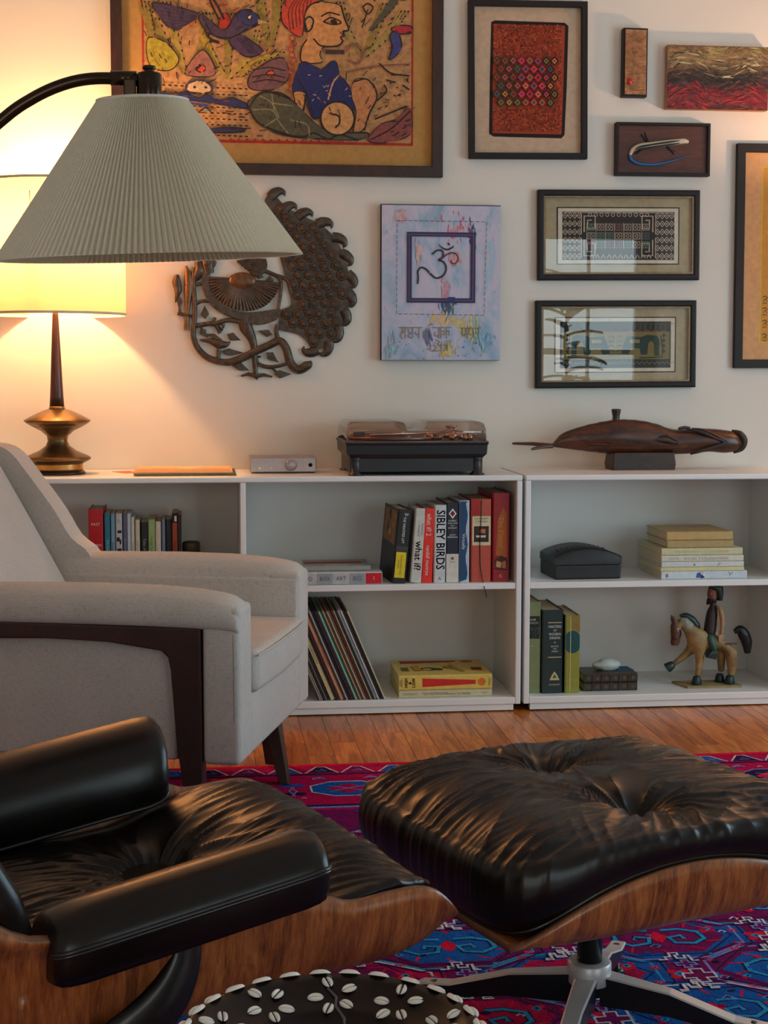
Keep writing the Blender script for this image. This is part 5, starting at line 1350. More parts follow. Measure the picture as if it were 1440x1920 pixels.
# ---- two matching framed woven panels behind glass
def woven(label, z0, z1, rot, kind, x0, x1):
    prof = [(0, 0), (0, -.020), (.004, -.0225), (.018, -.0225), (.021, -.019), (.021, 0)]
    t, a, b = picture('framed_weaving', label, x0, x1, z0, z1, .0225, .021, m_frblack, (168, 152, 118), True, rot, prof)
    weld(ring(MB(), -a+.021, a-.021, -b+.021, b-.021, .006, -.0185, -.008).build('gilt_fillet', m_gilt, t))
    w2, h2 = a*.735, b*.60
    A = Art(lambda p: p, lambda p: p, -.0085)
    zc = -.002
    A.rect(-w2-.008, zc-h2-.006, w2+.006, zc+h2+.006, (28, 26, 26)); A.rect(-w2-.003, zc-h2-.002, w2+.002, zc+h2+.002, (206, 194, 172))
    p_, q_ = w2-.012, h2-.010
    K = (36, 31, 33); L = (190, 172, 150)
    if kind == 0:
        A.rect(-p_, zc-q_, p_, zc+q_, K)
        u = .0165
        for s_ in (-1, 1):        # lattice ends
            for i in range(4):
                for j in range(6):
                    x = s_*(p_-.010-i*.0165); z = zc-q_+.013+j*(2*q_-.026)/5
                    A.line([(x-.008, z), (x, z-.010), (x+.008, z), (x, z+.010)], .0030, L, 0, True); A.fill(disc(x, z, .0025, 6), L)
            for k in (-1, 1):     # hooked fret squares
                x = s_*(p_-.098); z = zc+k*q_*.48
                A.line([(x+s_*.022, z-k*.026), (x+s_*.022, z+k*.028), (x-s_*.016, z+k*.028), (x-s_*.016, z-k*.014), (x+s_*.010, z-k*.014), (x+s_*.010, z+k*.014), (x-s_*.004, z+k*.014)], .0042, L, 0)
                A.line([(x+s_*.032, z-k*.034), (x+s_*.032, z+k*.036)], .0025, L, 0)
        for i in range(11): A.line(disc(-.10+.02*i, zc+q_-.010, .006, 8), .0022, L, 0, True); A.line([(-.10+.02*i, zc-q_+.006), (-.093+.02*i, zc-q_+.018), (-.086+.02*i, zc-q_+.006)], .003, L, 0)
        for i in range(7):
            for j in range(3):
                x = -.096+.032*i; z = zc-.030+.030*j; c_ = rnd.choice((L, L, (150, 96, 96), (90, 100, 110), (110, 150, 130)))
                A.line([(x-.011, z-.010), (x+.011, z-.010), (x+.011, z+.010), (x-.011, z+.010)], .0026, c_, 0, True); A.line([(x-.006, z), (x, z+.006), (x+.006, z), (x, z-.006)], .0026, c_, 0, True)
                A.line([(x-.015, z-.014), (x-.015, z+.014)], .0018, L, 0)
        A.line([(-p_+.004, zc+q_-.003), (p_-.004, zc+q_-.003)], .002, L, 0)
    else:
        A.rect(-p_, zc-q_, p_, zc+q_, (40, 42, 38)); A.rect(-p_+.006, zc-q_*.62, p_-.004, zc+q_*.56, (120, 104, 56))
        for i in range(22): A.line([(-p_+.012+.018*i, zc+q_*.66), (-p_+.012+.018*i, zc+q_*.90), (-p_+.022+.018*i, zc+q_*.90)], .002, (96, 100, 88), 0); A.line([(-p_+.01+.018*i, zc-q_*.84), (-p_+.019+.018*i, zc-q_*.72), (-p_+.028+.018*i, zc-q_*.84)], .002, (120, 120, 100), 0)
        D_ = (22, 54, 52)
        for s_ in (-1, 1):
            def X(v): return s_*v
            A.fill([(X(.155), zc-.038), (X(.155), zc+.018), (X(.145), zc+.032), (X(.110), zc+.034), (X(.09), zc+.026), (X(.04), zc+.030), (X(.03), zc+.006), (X(.02), zc-.030), (X(.045), zc-.034), (X(.055), zc-.012), (X(.085), zc-.012), (X(.09), zc-.034), (X(.112), zc-.034), (X(.116), zc+.006), (X(.128), zc+.014), (X(.136), zc+.004), (X(.138), zc-.038)], D_)
            A.fill([(X(.05), zc+.018), (X(.085), zc+.018), (X(.085), zc+.006), (X(.05), zc+.006)], (140, 122, 70))
            A.line([(X(.160), zc+.03), (X(.166), zc-.01), (X(.166), zc-.042), (X(.10), zc-.045), (X(.084), zc-.045)], .004, (30, 34, 34), 0)
            for k in range(5): A.line([(X(.005), zc-.04+.016*k), (X(.016), zc-.032+.016*k), (X(.026), zc-.04+.016*k)], .003, D_, 0)
            for k in range(4): A.fill([(X(.170), zc-.03+.018*k), (X(.177), zc-.022+.018*k), (X(.170), zc-.014+.018*k), (X(.163), zc-.022+.018*k)], (30, 50, 48))
        for k in range(12): A.line([(-.17+.03*k, zc+.045), (-.16+.03*k, zc+.050), (-.15+.03*k, zc+.045)], .0025, (150, 80, 60), 0)
    A.build('weaving', t, .9)
woven('upper of two matching black-framed weavings with a maze pattern', 1.406, 1.711, -.010, 0, .1235, .690)
woven('lower of two matching black-framed weavings with green animal shapes', 1.0385, 1.3375, -.008, 1, .120, .6845)

# ---- tall picture cut off by the right edge
t, a, b = picture('framed_print', 'tall black-framed golden print with brush lettering at the right edge', .820, 1.270, 1.108, 1.876, .020, .030, m_frblack, (206, 160, 112), rot=-.006)
cx0, cz0 = 1.045, 1.492
A = Art(lambda p: p-cx0, lambda p: p-cz0, -.0085)
A.rect(.912, 1.195, 1.18, 1.80, (206, 186, 60)); A.rect(.9165, 1.20, 1.175, 1.795, (196, 142, 60))
for k in range(24):
    x, z = rnd.uniform(.94, 1.16), rnd.uniform(1.23, 1.77); r = rnd.uniform(.012, .03)
    A.fill([(x+r*.6*math.cos(i), z+r*math.sin(i)) for i in range(6)], rnd.choice(((206, 152, 70), (188, 132, 54), (200, 150, 62))), 2)
A.fill([(.936, 1.655), (.948, 1.690), (.975, 1.70), (1.04, 1.70), (1.05, 1.62), (.99, 1.640), (.955, 1.648)], (40, 34, 36), 3)
A.fill([(.96, 1.62), (1.05, 1.62), (1.07, 1.40), (1.0, 1.34), (.985, 1.5)], (96, 44, 40), 3)
for k, z in enumerate((1.345, 1.305, 1.262, 1.215)):
    x = .930
    A.line([(x-.008, z+.008), (x+.002, z+.012), (x+.010, z+.004)], .0028, (48, 30, 24)); A.line([(x-.004, z-.006), (x+.003, z+.004), (x+.008, z-.008)], .0024, (48, 30, 24)); A.line([(x-.007, z-.012), (x+.008, z-.013)], .0022, (48, 30, 24), 0)
A.build('print', t)

# ---- blue canvas with the Om sign
t = thing('om_canvas', 'pale blue painted canvas with a dark square around an Om sign', 'picture', (-.2100, WALL_Y-.001, 1.3915), group='pictures on the wall')
def om_mat():
    m, nt, bb = _nt('om_paint')
    v = coords(nt)
    n = noise(nt, coords(nt, (1, 1, .55)), 9, 6, .65, 1.0); n2 = noise(nt, coords(nt, (1.3, 1, .6)), 15, 5, .7, 1.5); n3 = noise(nt, v, 40, 4, .7, 1)
    c = ramp(nt, n, [(.30, srgb(120, 158, 186)), (.45, srgb(168, 182, 204)), (.56, srgb(196, 188, 206)), (.68, srgb(150, 184, 206))])
    c = mixc(nt, ramp(nt, n2, [(.60, (0, 0, 0)), (.72, (.8, .8, .8))]), c, srgb(206, 150, 158))
    c = mixc(nt, ramp(nt, n3, [(.66, (0, 0, 0)), (.74, (.55, .55, .55))]), c, srgb(90, 106, 138))
    nt.links.new(c, bb.inputs['Base Color']); bb.inputs['Roughness'].default_value = .55; bump(nt, bb, n3, .5, .002)
    return m
MB().box(-.2030, .2030, -.028, 0, -.2600, .2600).build('canvas', mat('canvas_side', srgb(28, 24, 40), .8), t)
MB().box(-.2010, .2035, -.0300, -.0280, -.2590, .2570).build('painted_face', om_mat(), t)
A = Art(affine(135, -.2030, 1335, .2035), affine(1690, -.2605, 125, .2605), -.0302)
for (pts, c_) in (([(740, 330), (860, 300), (930, 230), (1000, 290), (1000, 420), (960, 500), (900, 460), (760, 400)], (206, 74, 88)), ([(1000, 300), (1080, 330), (1090, 470), (1010, 560)], (40, 66, 110)), ([(720, 1080), (880, 1060), (900, 1180), (800, 1230), (730, 1190)], (28, 64, 80)),
                  ([(590, 1290), (720, 1230), (900, 1250), (880, 1300), (800, 1330), (620, 1310)], (222, 176, 96)), ([(800, 1260), (1060, 1270), (1100, 1320), (960, 1400), (830, 1340)], (214, 186, 110)), ([(560, 1380), (640, 1380), (640, 1500), (560, 1510)], (70, 80, 120)), ([(700, 1530), (900, 1560), (880, 1670), (700, 1620)], (210, 182, 84)),
                  ([(250, 200), (420, 220), (380, 290), (300, 280)], (206, 158, 160)), ([(760, 880), (830, 960), (800, 1060), (750, 1000)], (196, 128, 148)), ([(1010, 1290), (1130, 1370), (1120, 1450), (960, 1440)], (186, 186, 116)), ([(470, 500), (530, 560), (540, 700), (490, 680)], (212, 160, 160)), ([(850, 600), (940, 600), (900, 720), (830, 700)], (206, 146, 150)), ([(1100, 1400), (1290, 1340), (1290, 1600), (1050, 1560)], (110, 168, 190)), ([(160, 1500), (330, 1480), (320, 1650), (160, 1640)], (128, 170, 192))):
    cx = sum(p[0] for p in pts)/len(pts); cz = sum(p[1] for p in pts)/len(pts)
    wx = max(abs(p[0]-cx) for p in pts); wz = max(abs(p[1]-cz) for p in pts)
    for k in range(34):
        x, z = rnd.gauss(cx, wx*.45), rnd.gauss(cz, wz*.5); L = rnd.uniform(14, 50)
        x = min(1290, max(170, x)); z = min(1640, max(180, z))
        A.line([(x, z-L), (x+rnd.uniform(-10, 10), z), (x+rnd.uniform(-14, 14), z+L)], rnd.uniform(.0025, .008), tuple(min(255, int(v+(200-v)*rnd.uniform(0, .45)+rnd.uniform(-14, 14))) for v in c_), 4, False, True)
NV = (46, 26, 74)
for x0, z0, x1, z1 in ((392, 402, 1085, 446), (392, 1062, 1075, 1108)): A.rect(x0, z0, x1, z1, NV)
for x0, x1 in ((392, 440), (1030, 1080)): A.rect(x0, 402, x1, 1108, NV)
A.line([(412, 425), (1060, 428), (1055, 1085), (414, 1083)], .0014, (150, 130, 176), 0, True)
A.rect(800, 1050, 870, 1100, (24, 52, 110))
for P in (((290, 290), (1190, 292)), ((1190, 292), (1170, 1230)), ((1170, 1230), (288, 1222)), ((288, 1222), (292, 300))): A.dashes(P, .0016, (60, 50, 70), 16, .25, 96)
OM = (44, 22, 40)
A.line([(645, 622), (690, 585), (740, 585), (755, 620), (740, 660), (712, 680), (760, 700), (785, 760), (760, 830), (690, 862), (630, 820), (580, 770), (530, 757), (500, 800), (505, 850), (500, 920)], .0058, OM, 6)
A.line([(735, 672), (790, 625), (850, 606), (895, 630), (902, 680), (870, 716), (835, 700), (834, 682)], .0048, (110, 30, 50), 6)
A.line([(706, 520), (750, 560), (800, 574), (850, 550), (858, 532)], .0058, OM, 6, False, True); A.fill(disc(810, 520, 12, 10), OM)
GR = (126, 112, 96)
A.line([(310, 1358), (550, 1358)], .0028, GR, 0); A.line([(640, 1358), (840, 1358)], .0028, GR, 0); A.line([(930, 1362), (1140, 1362)], .0028, GR, 0)
for P in ([(345, 1358), (345, 1410), (330, 1440), (350, 1475)], [(375, 1358), (375, 1470)], [(375, 1410), (350, 1400), (335, 1415)], [(405, 1358), (410, 1400), (430, 1420), (405, 1440), (440, 1470)], [(450, 1358), (450, 1465)], [(430, 1415), (450, 1410)], [(475, 1400), (490, 1430), (515, 1425)], [(515, 1358), (515, 1470)],
          [(575, 1470), (560, 1420), (585, 1380), (610, 1360)], [(610, 1340), (640, 1320), (655, 1335)], [(620, 1400), (640, 1470)], [(680, 1400), (670, 1430), (695, 1445), (712, 1430)], [(712, 1358), (712, 1470)], [(735, 1358), (735, 1470)], [(735, 1400), (765, 1390), (770, 1425), (740, 1430)], [(790, 1358), (790, 1470)], [(790, 1400), (815, 1390), (820, 1440)],
          [(950, 1362), (955, 1420), (975, 1440), (985, 1362)], [(1000, 1362), (1000, 1465)], [(1020, 1362), (1020, 1420), (1045, 1430)], [(1060, 1362), (1060, 1465)], [(1085, 1400), (1110, 1420)], [(1115, 1362), (1115, 1465)],
          [(680, 1480), (720, 1500), (700, 1530), (740, 1540)], [(630, 1520), (630, 1590)], [(660, 1530), (690, 1560), (660, 1590)], [(740, 1500), (740, 1580)], [(760, 1530), (790, 1550), (770, 1590)], [(800, 1520), (800, 1590)], [(640, 1595), (750, 1590)]): A.line(P, .0030, GR, 4)
for k in range(46):
    x, z = rnd.uniform(300, 1250), rnd.uniform(1480, 1670); A.line([(x, z), (x+rnd.uniform(-16, 16), z+rnd.uniform(-8, 8))], .0025, rnd.choice(((40, 46, 70), (60, 110, 100), (206, 180, 80), (90, 70, 110))), 0)
for k in range(40):
    x, z = rnd.uniform(170, 1300), rnd.uniform(160, 1480); A.line([(x, z), (x+rnd.uniform(-10, 10), z+rnd.uniform(-50, 50))], .0025, rnd.choice(((150, 176, 206), (196, 200, 216), (120, 146, 176), (206, 170, 180))), 0)
A.build('painted_marks', t, .55)

# ================================================================== pierced metal peacock
pk = thing('peacock_relief', 'round pierced dark metal peacock relief hung on the wall', 'wall art', (-.8049, WALL_Y-.002, 1.3703))
m_iron = mat('hammered_iron', (0.080, 0.058, 0.042), .36, .6, var=.45, vscale=60, bmp=.5, bscale=120)
m_copper = mat('worn_copper', (0.16, 0.085, 0.045), .4, .8, var=.4, vscale=60)
def pp(cx, cy, y=-.008): return ((cx/3.692+310-495)*.001785, y, -(cy/3.692+340-540)*.001785)
def p2(pts): return [pp(*p)[::2] for p in pts]
cres = [(740, 90), (790, 130), (840, 185), (930, 230), (1030, 275), (1120, 330), (1200, 430), (1250, 540), (1280, 680), (1280, 800), (1245, 930), (1190, 1040), (1120, 1130), (1030, 1165), (985, 1110), (930, 1060), (860, 1040), (785, 1020), (790, 950), (800, 890), (870, 850), (850, 740), (820, 620), (800, 540), (780, 440), (740, 330), (700, 220), (695, 130)]
tp = MB(); tp.prism([tuple(v)[:2] for v in catmull([(a, b, 0) for a, b in p2(cres)], 3, True)], -.006, -.002); tp.build('tail_plate', m_iron, pk)
def inside(x, z, poly):
    r = False; j = len(poly)-1
    for i in range(len(poly)):
        if (poly[i][1] > z) != (poly[j][1] > z) and x < (poly[j][0]-poly[i][0])*(z-poly[i][1])/(poly[j][1]-poly[i][1])+poly[i][0]: r = not r
        j = i
    return r
stud = None; row = 0; n = 0
yv = 120
while yv < 1160:
    xv = 690+(38 if row % 2 else 0)
    while xv < 1290:
        if all(inside(xv+dx, yv+dy, cres) for dx, dy in ((30, 0), (-30, 0), (0, 30), (0, -30))):
            r = rnd.uniform(.0155, .019)
            if stud is None:
                s_ = MB(); s_.lathe([(1.08, 0), (1.04, .30), (.84, .50), (.74, .42), (.66, .58), (.36, .92), (0, 1.0)], 14, M=Matrix.Rotation(PI/2, 4, 'X'))
                stud = s_.build('tail_stud', m_iron, pk); o = stud
            else: o = dup(stud, pk)
            o.location = pp(xv+rnd.uniform(-8, 8), yv+rnd.uniform(-8, 8), -.0055); o.scale = (r, r*.75, r); n += 1
        xv += 76
    yv += 66; row += 1
for i, (x, z, an) in enumerate(((770, 95, -.2), (850, 190, -.25), (960, 230, -.1), (1100, 290, .2), (1205, 400, .7), (1255, 520, 1.0), (1290, 670, 1.3), (1285, 800, 1.5), (1250, 930, 1.7), (1195, 1050, 2.0), (1120, 1150, 2.2), (1010, 1170, 3.3))):
    L = [(-46, 16), (-10, -6), (26, -14), (54, 0), (56, 26)]
    c_, s2 = math.cos(an), math.sin(an)
    hk = MB(); hk.tube(catmull([pp(x+p[0]*c_-p[1]*s2, z+p[0]*s2+p[1]*c_, -.006) for p in L], 4), [.016, .017, .014, .008, .0015], 8, flat=.35, up=(0, 1, 0)); hk.build('tail_hook', m_iron, pk)
bd = [(330, 540), (280, 590), (258, 680), (275, 790), (340, 880), (430, 930), (520, 960), (640, 992), (760, 960), (800, 900), (780, 880), (600, 905), (450, 885), (350, 820), (305, 720), (318, 640), (360, 570)]
tp = MB(); tp.prism([tuple(v)[:2] for v in catmull([(a, b, 0) for a, b in p2(bd)], 3, True)], -.014, -.003); tp.build('body', m_iron, pk, bev=.002)
for k in range(30):                      # lower wing: fanned feathers
    f_ = k/29; an = PI*(1.02-.98*f_)
    ex, ez = 560+250*math.cos(an)*(1 if f_ < .5 else .92), 690+205*math.sin(an)*(1 if f_ < .8 else .95)
    sx, sz = 520+70*math.cos(an), 680+50*math.sin(an)
    fe = MB(); fe.tube([pp(sx, sz, -.012), pp((sx+ex)/2, (sz+ez)/2, -.014), pp(ex, ez, -.010)], [.004, .0058, .0062], 6); fe.build('wing_feather', m_iron, pk)
for k in range(11):                      # upper wing
    f_ = k/10; ex, ez = 700+26*math.sin(f_*3), 545+11*k; sx, sz = 500+14*k, 560+11*k
    fe = MB(); fe.tube([pp(sx, sz, -.012), pp((sx+ex)/2, (sz+ez)/2-6, -.016), pp(ex-8*k*.6, ez, -.010)], [.005, .006, .004], 6); fe.build('wing_feather', m_iron, pk)
MB().ball(pp(535, 690, -.012), (.046, .012, .029), 20, 10).build('shoulder', m_copper, pk)
nk = MB(); nk.tube(catmull([pp(310, 640), pp(300, 560), pp(350, 470), pp(420, 400), pp(440, 330), pp(400, 280), pp(350, 290)], 5), [.016, .022, .020, .015, .013, .014, .004], 10, flat=.6, up=(0, 1, 0)); nk.build('neck', m_iron, pk)
for an, L in ((-.5, 40), (-.2, 46), (.1, 44)):
    q = MB(); q.tube([pp(400, 270), pp(400+L*math.sin(an), 270-60)], [.003, .004], 6); q.build('crest_feather', m_iron, pk)
def vine(pts, r, name='branch', m_=None):
    q = MB(); q.tube(catmull([pp(*p) for p in pts], 6), r, 8); return q.build(name, m_ or m_iron, pk)
vine([(205, 600), (200, 720), (208, 860), (205, 960), (195, 1060), (225, 1150), (300, 1220), (420, 1250), (520, 1225), (620, 1175), (720, 1130), (790, 1100), (835, 1150), (865, 1250), (920, 1300), (985, 1265), (985, 1240)], [.007, .008, .008, .008, .009, .010, .011, .012, .013, .013, .013, .013, .014, .015, .016, .011])
vine([(215, 1000), (300, 985), (350, 985), (430, 960), (520, 970)], .008); vine([(775, 985), (768, 1040), (785, 1100)], .007); vine([(660, 1210), (635, 1215), (640, 1255), (700, 1280), (780, 1275), (860, 1250)], [.003, .005, .006, .007, .006, .005])
vine([(365, 1235), (368, 1160)], .007); vine([(345, 940), (335, 970), (360, 1010), (380, 1050)], .006); vine([(700, 620), (790, 670), (800, 760), (780, 880)], .006); vine([(215, 850), (260, 830), (330, 830)], .006); vine([(210, 720), (260, 710)], .006); vine([(90, 915), (210, 940)], .006); vine([(640, 600), (740, 640), (840, 680), (870, 760)], .006); vine([(740, 1290), (790, 1340)], .004); vine([(440, 1250), (500, 1290)], .004); vine([(250, 1010), (270, 1050)], .004)
vine([(360, 1000), (372, 1030), (400, 1025)], .003); vine([(375, 1000), (385, 1020), (408, 1005)], .003); vine([(390, 985), (400, 1000), (412, 990)], .003)
def leaf(cx, cy, an, L, W2):
    c_, s2 = math.cos(an), math.sin(an)
    pts = [(-L, 0), (-.35*L, -W2), (0, -W2*.7), (L, 0), (0, W2*.8), (-.35*L, W2)]
    q = MB(); q.prism(p2([(cx+a_*c_-b_*s2, cy+a_*s2+b_*c_) for a_, b_ in pts]), -.010, -.006); q.build('leaf', m_iron, pk, bev=.0012, seg=1)
for L in ((275, 905, -1.6, 48, 30), (270, 1050, .9, 42, 26), (475, 1078, .4, 52, 30), (690, 1045, 3.4, 52, 26), (740, 1215, .7, 56, 30), (530, 1285, .4, 54, 30), (810, 1330, 0, 62, 30), (725, 705, 1.5, 56, 28), (105, 850, 1.6, 52, 20), (300, 1065, .5, 20, 10)): leaf(*L)
lg = MB(); lg.tube(catmull([pp(540, 950), pp(560, 1010), pp(600, 1090), pp(615, 1180), pp(618, 1260), pp(625, 1350)], 5), [.020, .022, .014, .009, .008, .008], 8, flat=.6, up=(0, 1, 0)); lg.build('leg', m_iron, pk)
for P in (((625, 1345), (570, 1330), (522, 1345)), ((625, 1345), (680, 1335), (738, 1350)), ((625, 1345), (632, 1368))):
    q = MB(); q.tube([pp(*p) for p in P], [.008, .006, .003] if len(P) == 3 else [.008, .004], 7); q.build('toe', m_iron, pk)
sb = MB(); sb.tube(catmull([pp(240, 1095, -.01), pp(320, 1105, -.012), pp(370, 1125, -.014), pp(420, 1125, -.012), pp(450, 1108, -.01)], 5), [.003, .010, .016, .010, .002], 8, flat=.7, up=(0, 1, 0)); sb.build('small_bird', m_iron, pk)
leaf(350, 1075, .4, 55, 18); leaf(465, 1180, .05, 80, 26)
sb = MB(); sb.tube(catmull([pp(90, 650), pp(85, 700), pp(95, 760), pp(75, 840)], 5), [.006, .015, .012, .002], 8, flat=.7, up=(0, 1, 0)); sb.build('small_bird', m_iron, pk)
sb = MB(); sb.tube(catmull([pp(150, 590), pp(165, 660), pp(165, 760), pp(155, 900), pp(150, 1030)], 5), [.003, .014, .015, .007, .009], 8, flat=.6, up=(0, 1, 0)); sb.build('small_bird', m_copper, pk)
q = MB(); q.tube([pp(105, 880), pp(105, 915)], .005, 6); q.build('branch', m_iron, pk)
q = MB(); q.tube(catmull([pp(235, 560), pp(240, 620), pp(215, 670), pp(200, 690)], 5), [.012, .018, .014, .006], 8, flat=.6, up=(0, 1, 0)); q.build('small_bird', m_iron, pk)

# ================================================================== leafy plant by the window behind the viewer
pn = thing('potted_plant', 'leafy rubber plant in a clay pot by the window behind the viewer', 'plant', (1.78, -6.15, 0))
MB().lathe([(0, 0), (.13, 0), (.17, .28), (.18, .29), (.18, .32), (.16, .32), (.15, .27), (0, .27)], 32).build('pot', mat('clay_pot', srgb(150, 84, 56), .8), pn)
MB().tube([(0, 0, .27), (.02, .01, .8), (-.02, .0, 1.3), (.01, .0, 1.85)], [.014, .012, .010, .005], 8).build('stem', mat('plant_stem', srgb(84, 66, 44), .8), pn)
lf = MB(); secs = []
for i in range(9):
    f_ = i/8; w_ = .055*math.sin(PI*min(.98, f_*.94+.03))**.8
    secs.append([(f_*.26, y_*w_, .02*abs(y_)-.10*f_*f_) for y_ in (-1, -.5, 0, .5, 1)])
lf.loft(secs, 0, True, caps=False, closed=False)
m_leaf = mat('plant_leaf', srgb(34, 70, 36), .35)
lp0 = None; rl = random.Random(4)
for k in range(34):
    z = .62+1.2*k/34; an = k*2.4
    o = lf.build('leaf', m_leaf, pn) if lp0 is None else dup(lp0, pn)
    lp0 = lp0 or o
    o.location = (0, 0, z); o.rotation_euler = (0, -.5+rl.uniform(-.3, .3), an); s_ = rl.uniform(.8, 1.3); o.scale = (s_, s_, s_)

# ================================================================== arched floor lamp with a pleated shade
al = thing('arc_floor_lamp', 'arched bronze floor lamp with an unlit pleated cream shade hanging in front', 'lamp', (-1.90, -2.30, 0))
ax, ay = 1.90, 2.30
m_abr = mat('arc_bronze', (0.045, 0.028, 0.018), .25, .85, var=.2)
m_pleat = shade_cloth('pleated_paper', (0.96, 0.88, 0.71), 0.22, 260)
sc0 = Vector((-1.087+ax, -2.350+ay, 0))
def shade_ring(R, z, n=160):
    out = []
    for k in range(n*2):
        a = PI*k/n; r = R*(1.0 if k % 2 else .952)-(.0 if k % 2 else .0012)
        out.append((r*math.cos(a), r*math.sin(a), z))
    return out
sh = MB(); secs = [shade_ring(.0705+(.2385-.0705)*f, .238*(1-f)) for f in [i/10 for i in range(11)]]
sh.loft(secs, 0, False, caps=False)
so_ = sh.build('shade', m_pleat, al); so_.location = (sc0.x, sc0.y, 1.270); so_.rotation_euler = (.042, -.035, 0)
sd = so_.modifiers.new('thickness', 'SOLIDIFY'); sd.thickness = .0012
tr = MB(); tr.lathe([(.070, .236), (.0715, .236), (.0715, .241), (.070, .241), (.070, .236)], 64, close=False); tq = tr.build('shade_trim', mat('pleat_trim', (0.66, 0.63, 0.55), .8), al); tq.location = so_.location; tq.rotation_euler = so_.rotation_euler
hb_ = Vector((-1.0855+ax, -2.340+ay, 1.5))
MB().lathe([(.0165, -.03), (.0195, -.028), (.0195, .052), (.018, .055), (.008, .056), (.008, .060), (.011, .062), (.010, .066), (0, .067)], 28, M=Matrix.Translation(hb_)).build('socket_cap', m_abr, al)
MB().lathe([(0, -.12), (.012, -.118), (.014, -.03), (0, -.03)], 20, M=Matrix.Translation(hb_)).build('lamp_holder', m_abr, al)
MB().lathe([(.010, -.12), (.016, -.14), (.026, -.17), (.028, -.19), (.020, -.215), (0, -.222)], 24, M=Matrix.Translation(hb_)).build('bulb', mat('unlit_bulb', (0.8, 0.79, 0.76), .3), al)
MB().box(-.040, -.020, -.008, .008, -.01, .046, M=Matrix.Translation(hb_)).build('bracket', m_abr, al, bev=.003)
arc = [(-1.1000, -2.336, 1.5455), (-1.168, -2.3238, 1.5485), (-1.2177, -2.3189, 1.5393), (-1.2675, -2.3151, 1.5168), (-1.3174, -2.3126, 1.4811), (-1.42, -2.310, 1.385), (-1.55, -2.306, 1.20), (-1.68, -2.303, .92), (-1.79, -2.301, .55), (-1.86, -2.30, .22), (-1.885, -2.30, .03)]
q = MB(); q.tube(catmull([(p[0]+ax, p[1]+ay, p[2]) for p in arc], 8), .0095, 14); q.build('arm', m_abr, al)
q = MB(); q.lathe([(.0118, -.02), (.0118, .02)], 20, M=Matrix.Translation((-1.125+ax, -2.331+ay, 1.548)) @ Matrix.Rotation(PI/2, 4, 'Y')); q.build('arm_sleeve', m_abr, al)
MB().lathe([(0, 0), (.15, 0), (.152, .006), (.15, .024), (.14, .028), (.02, .030), (.014, .05), (0, .05)], 48, M=Matrix.Translation((0, 0, .0098))).build('base', m_abr, al)

# ================================================================== upholstered armchair
m_lin = linen('armchair_linen', (0.50, 0.455, 0.41))
m_cw = wood('chair_walnut', srgb(26, 13, 10), srgb(46, 24, 18), srgb(62, 34, 25), (3, 3, 1), .38)
m_seam = mat('seam_cord', (0.30, 0.27, 0.24), .9)
ac = thing('armchair', 'pale linen armchair with dark wooden side frames by the bookcase', 'armchair', (-0.8335, -0.983, 0.0100), (0, 0, math.radians(-16)))
def rbox(name, x0, x1, y0, y1, z0, z1, r, m_, parent, crown=0.0, seg=4, dome=None):
    """soft box: rounded edges and a slightly crowned top"""
    mb = MB(); mb.box(x0, x1, y0, y1, z0, z1)
    o = mb.build(name, m_, parent)
    bm = bmesh.new(); bm.from_mesh(o.data)
    bmesh.ops.bevel(bm, geom=bm.edges[:], offset=r, segments=seg, affect='EDGES', profile=.5)
    if crown or dome:
        bmesh.ops.subdivide_edges(bm, edges=[e for e in bm.edges if e.calc_length() > .08], cuts=8, use_grid_fill=True)
        for v in bm.verts:
            fx_ = (v.co.x-x0)/(x1-x0)*2-1; fy_ = (v.co.y-y0)/(y1-y0)*2-1
            if v.co.z > (z0+z1)/2: v.co.z += crown*(1-fx_**2)*(1-fy_**2)
            if dome: v.co.x += dome*(1-fy_**2)*(1 if fx_ > .8 else 0)
    bm.normal_update(); bm.to_mesh(o.data); bm.free()
    for p in o.data.polygons: p.use_smooth = True
    return o
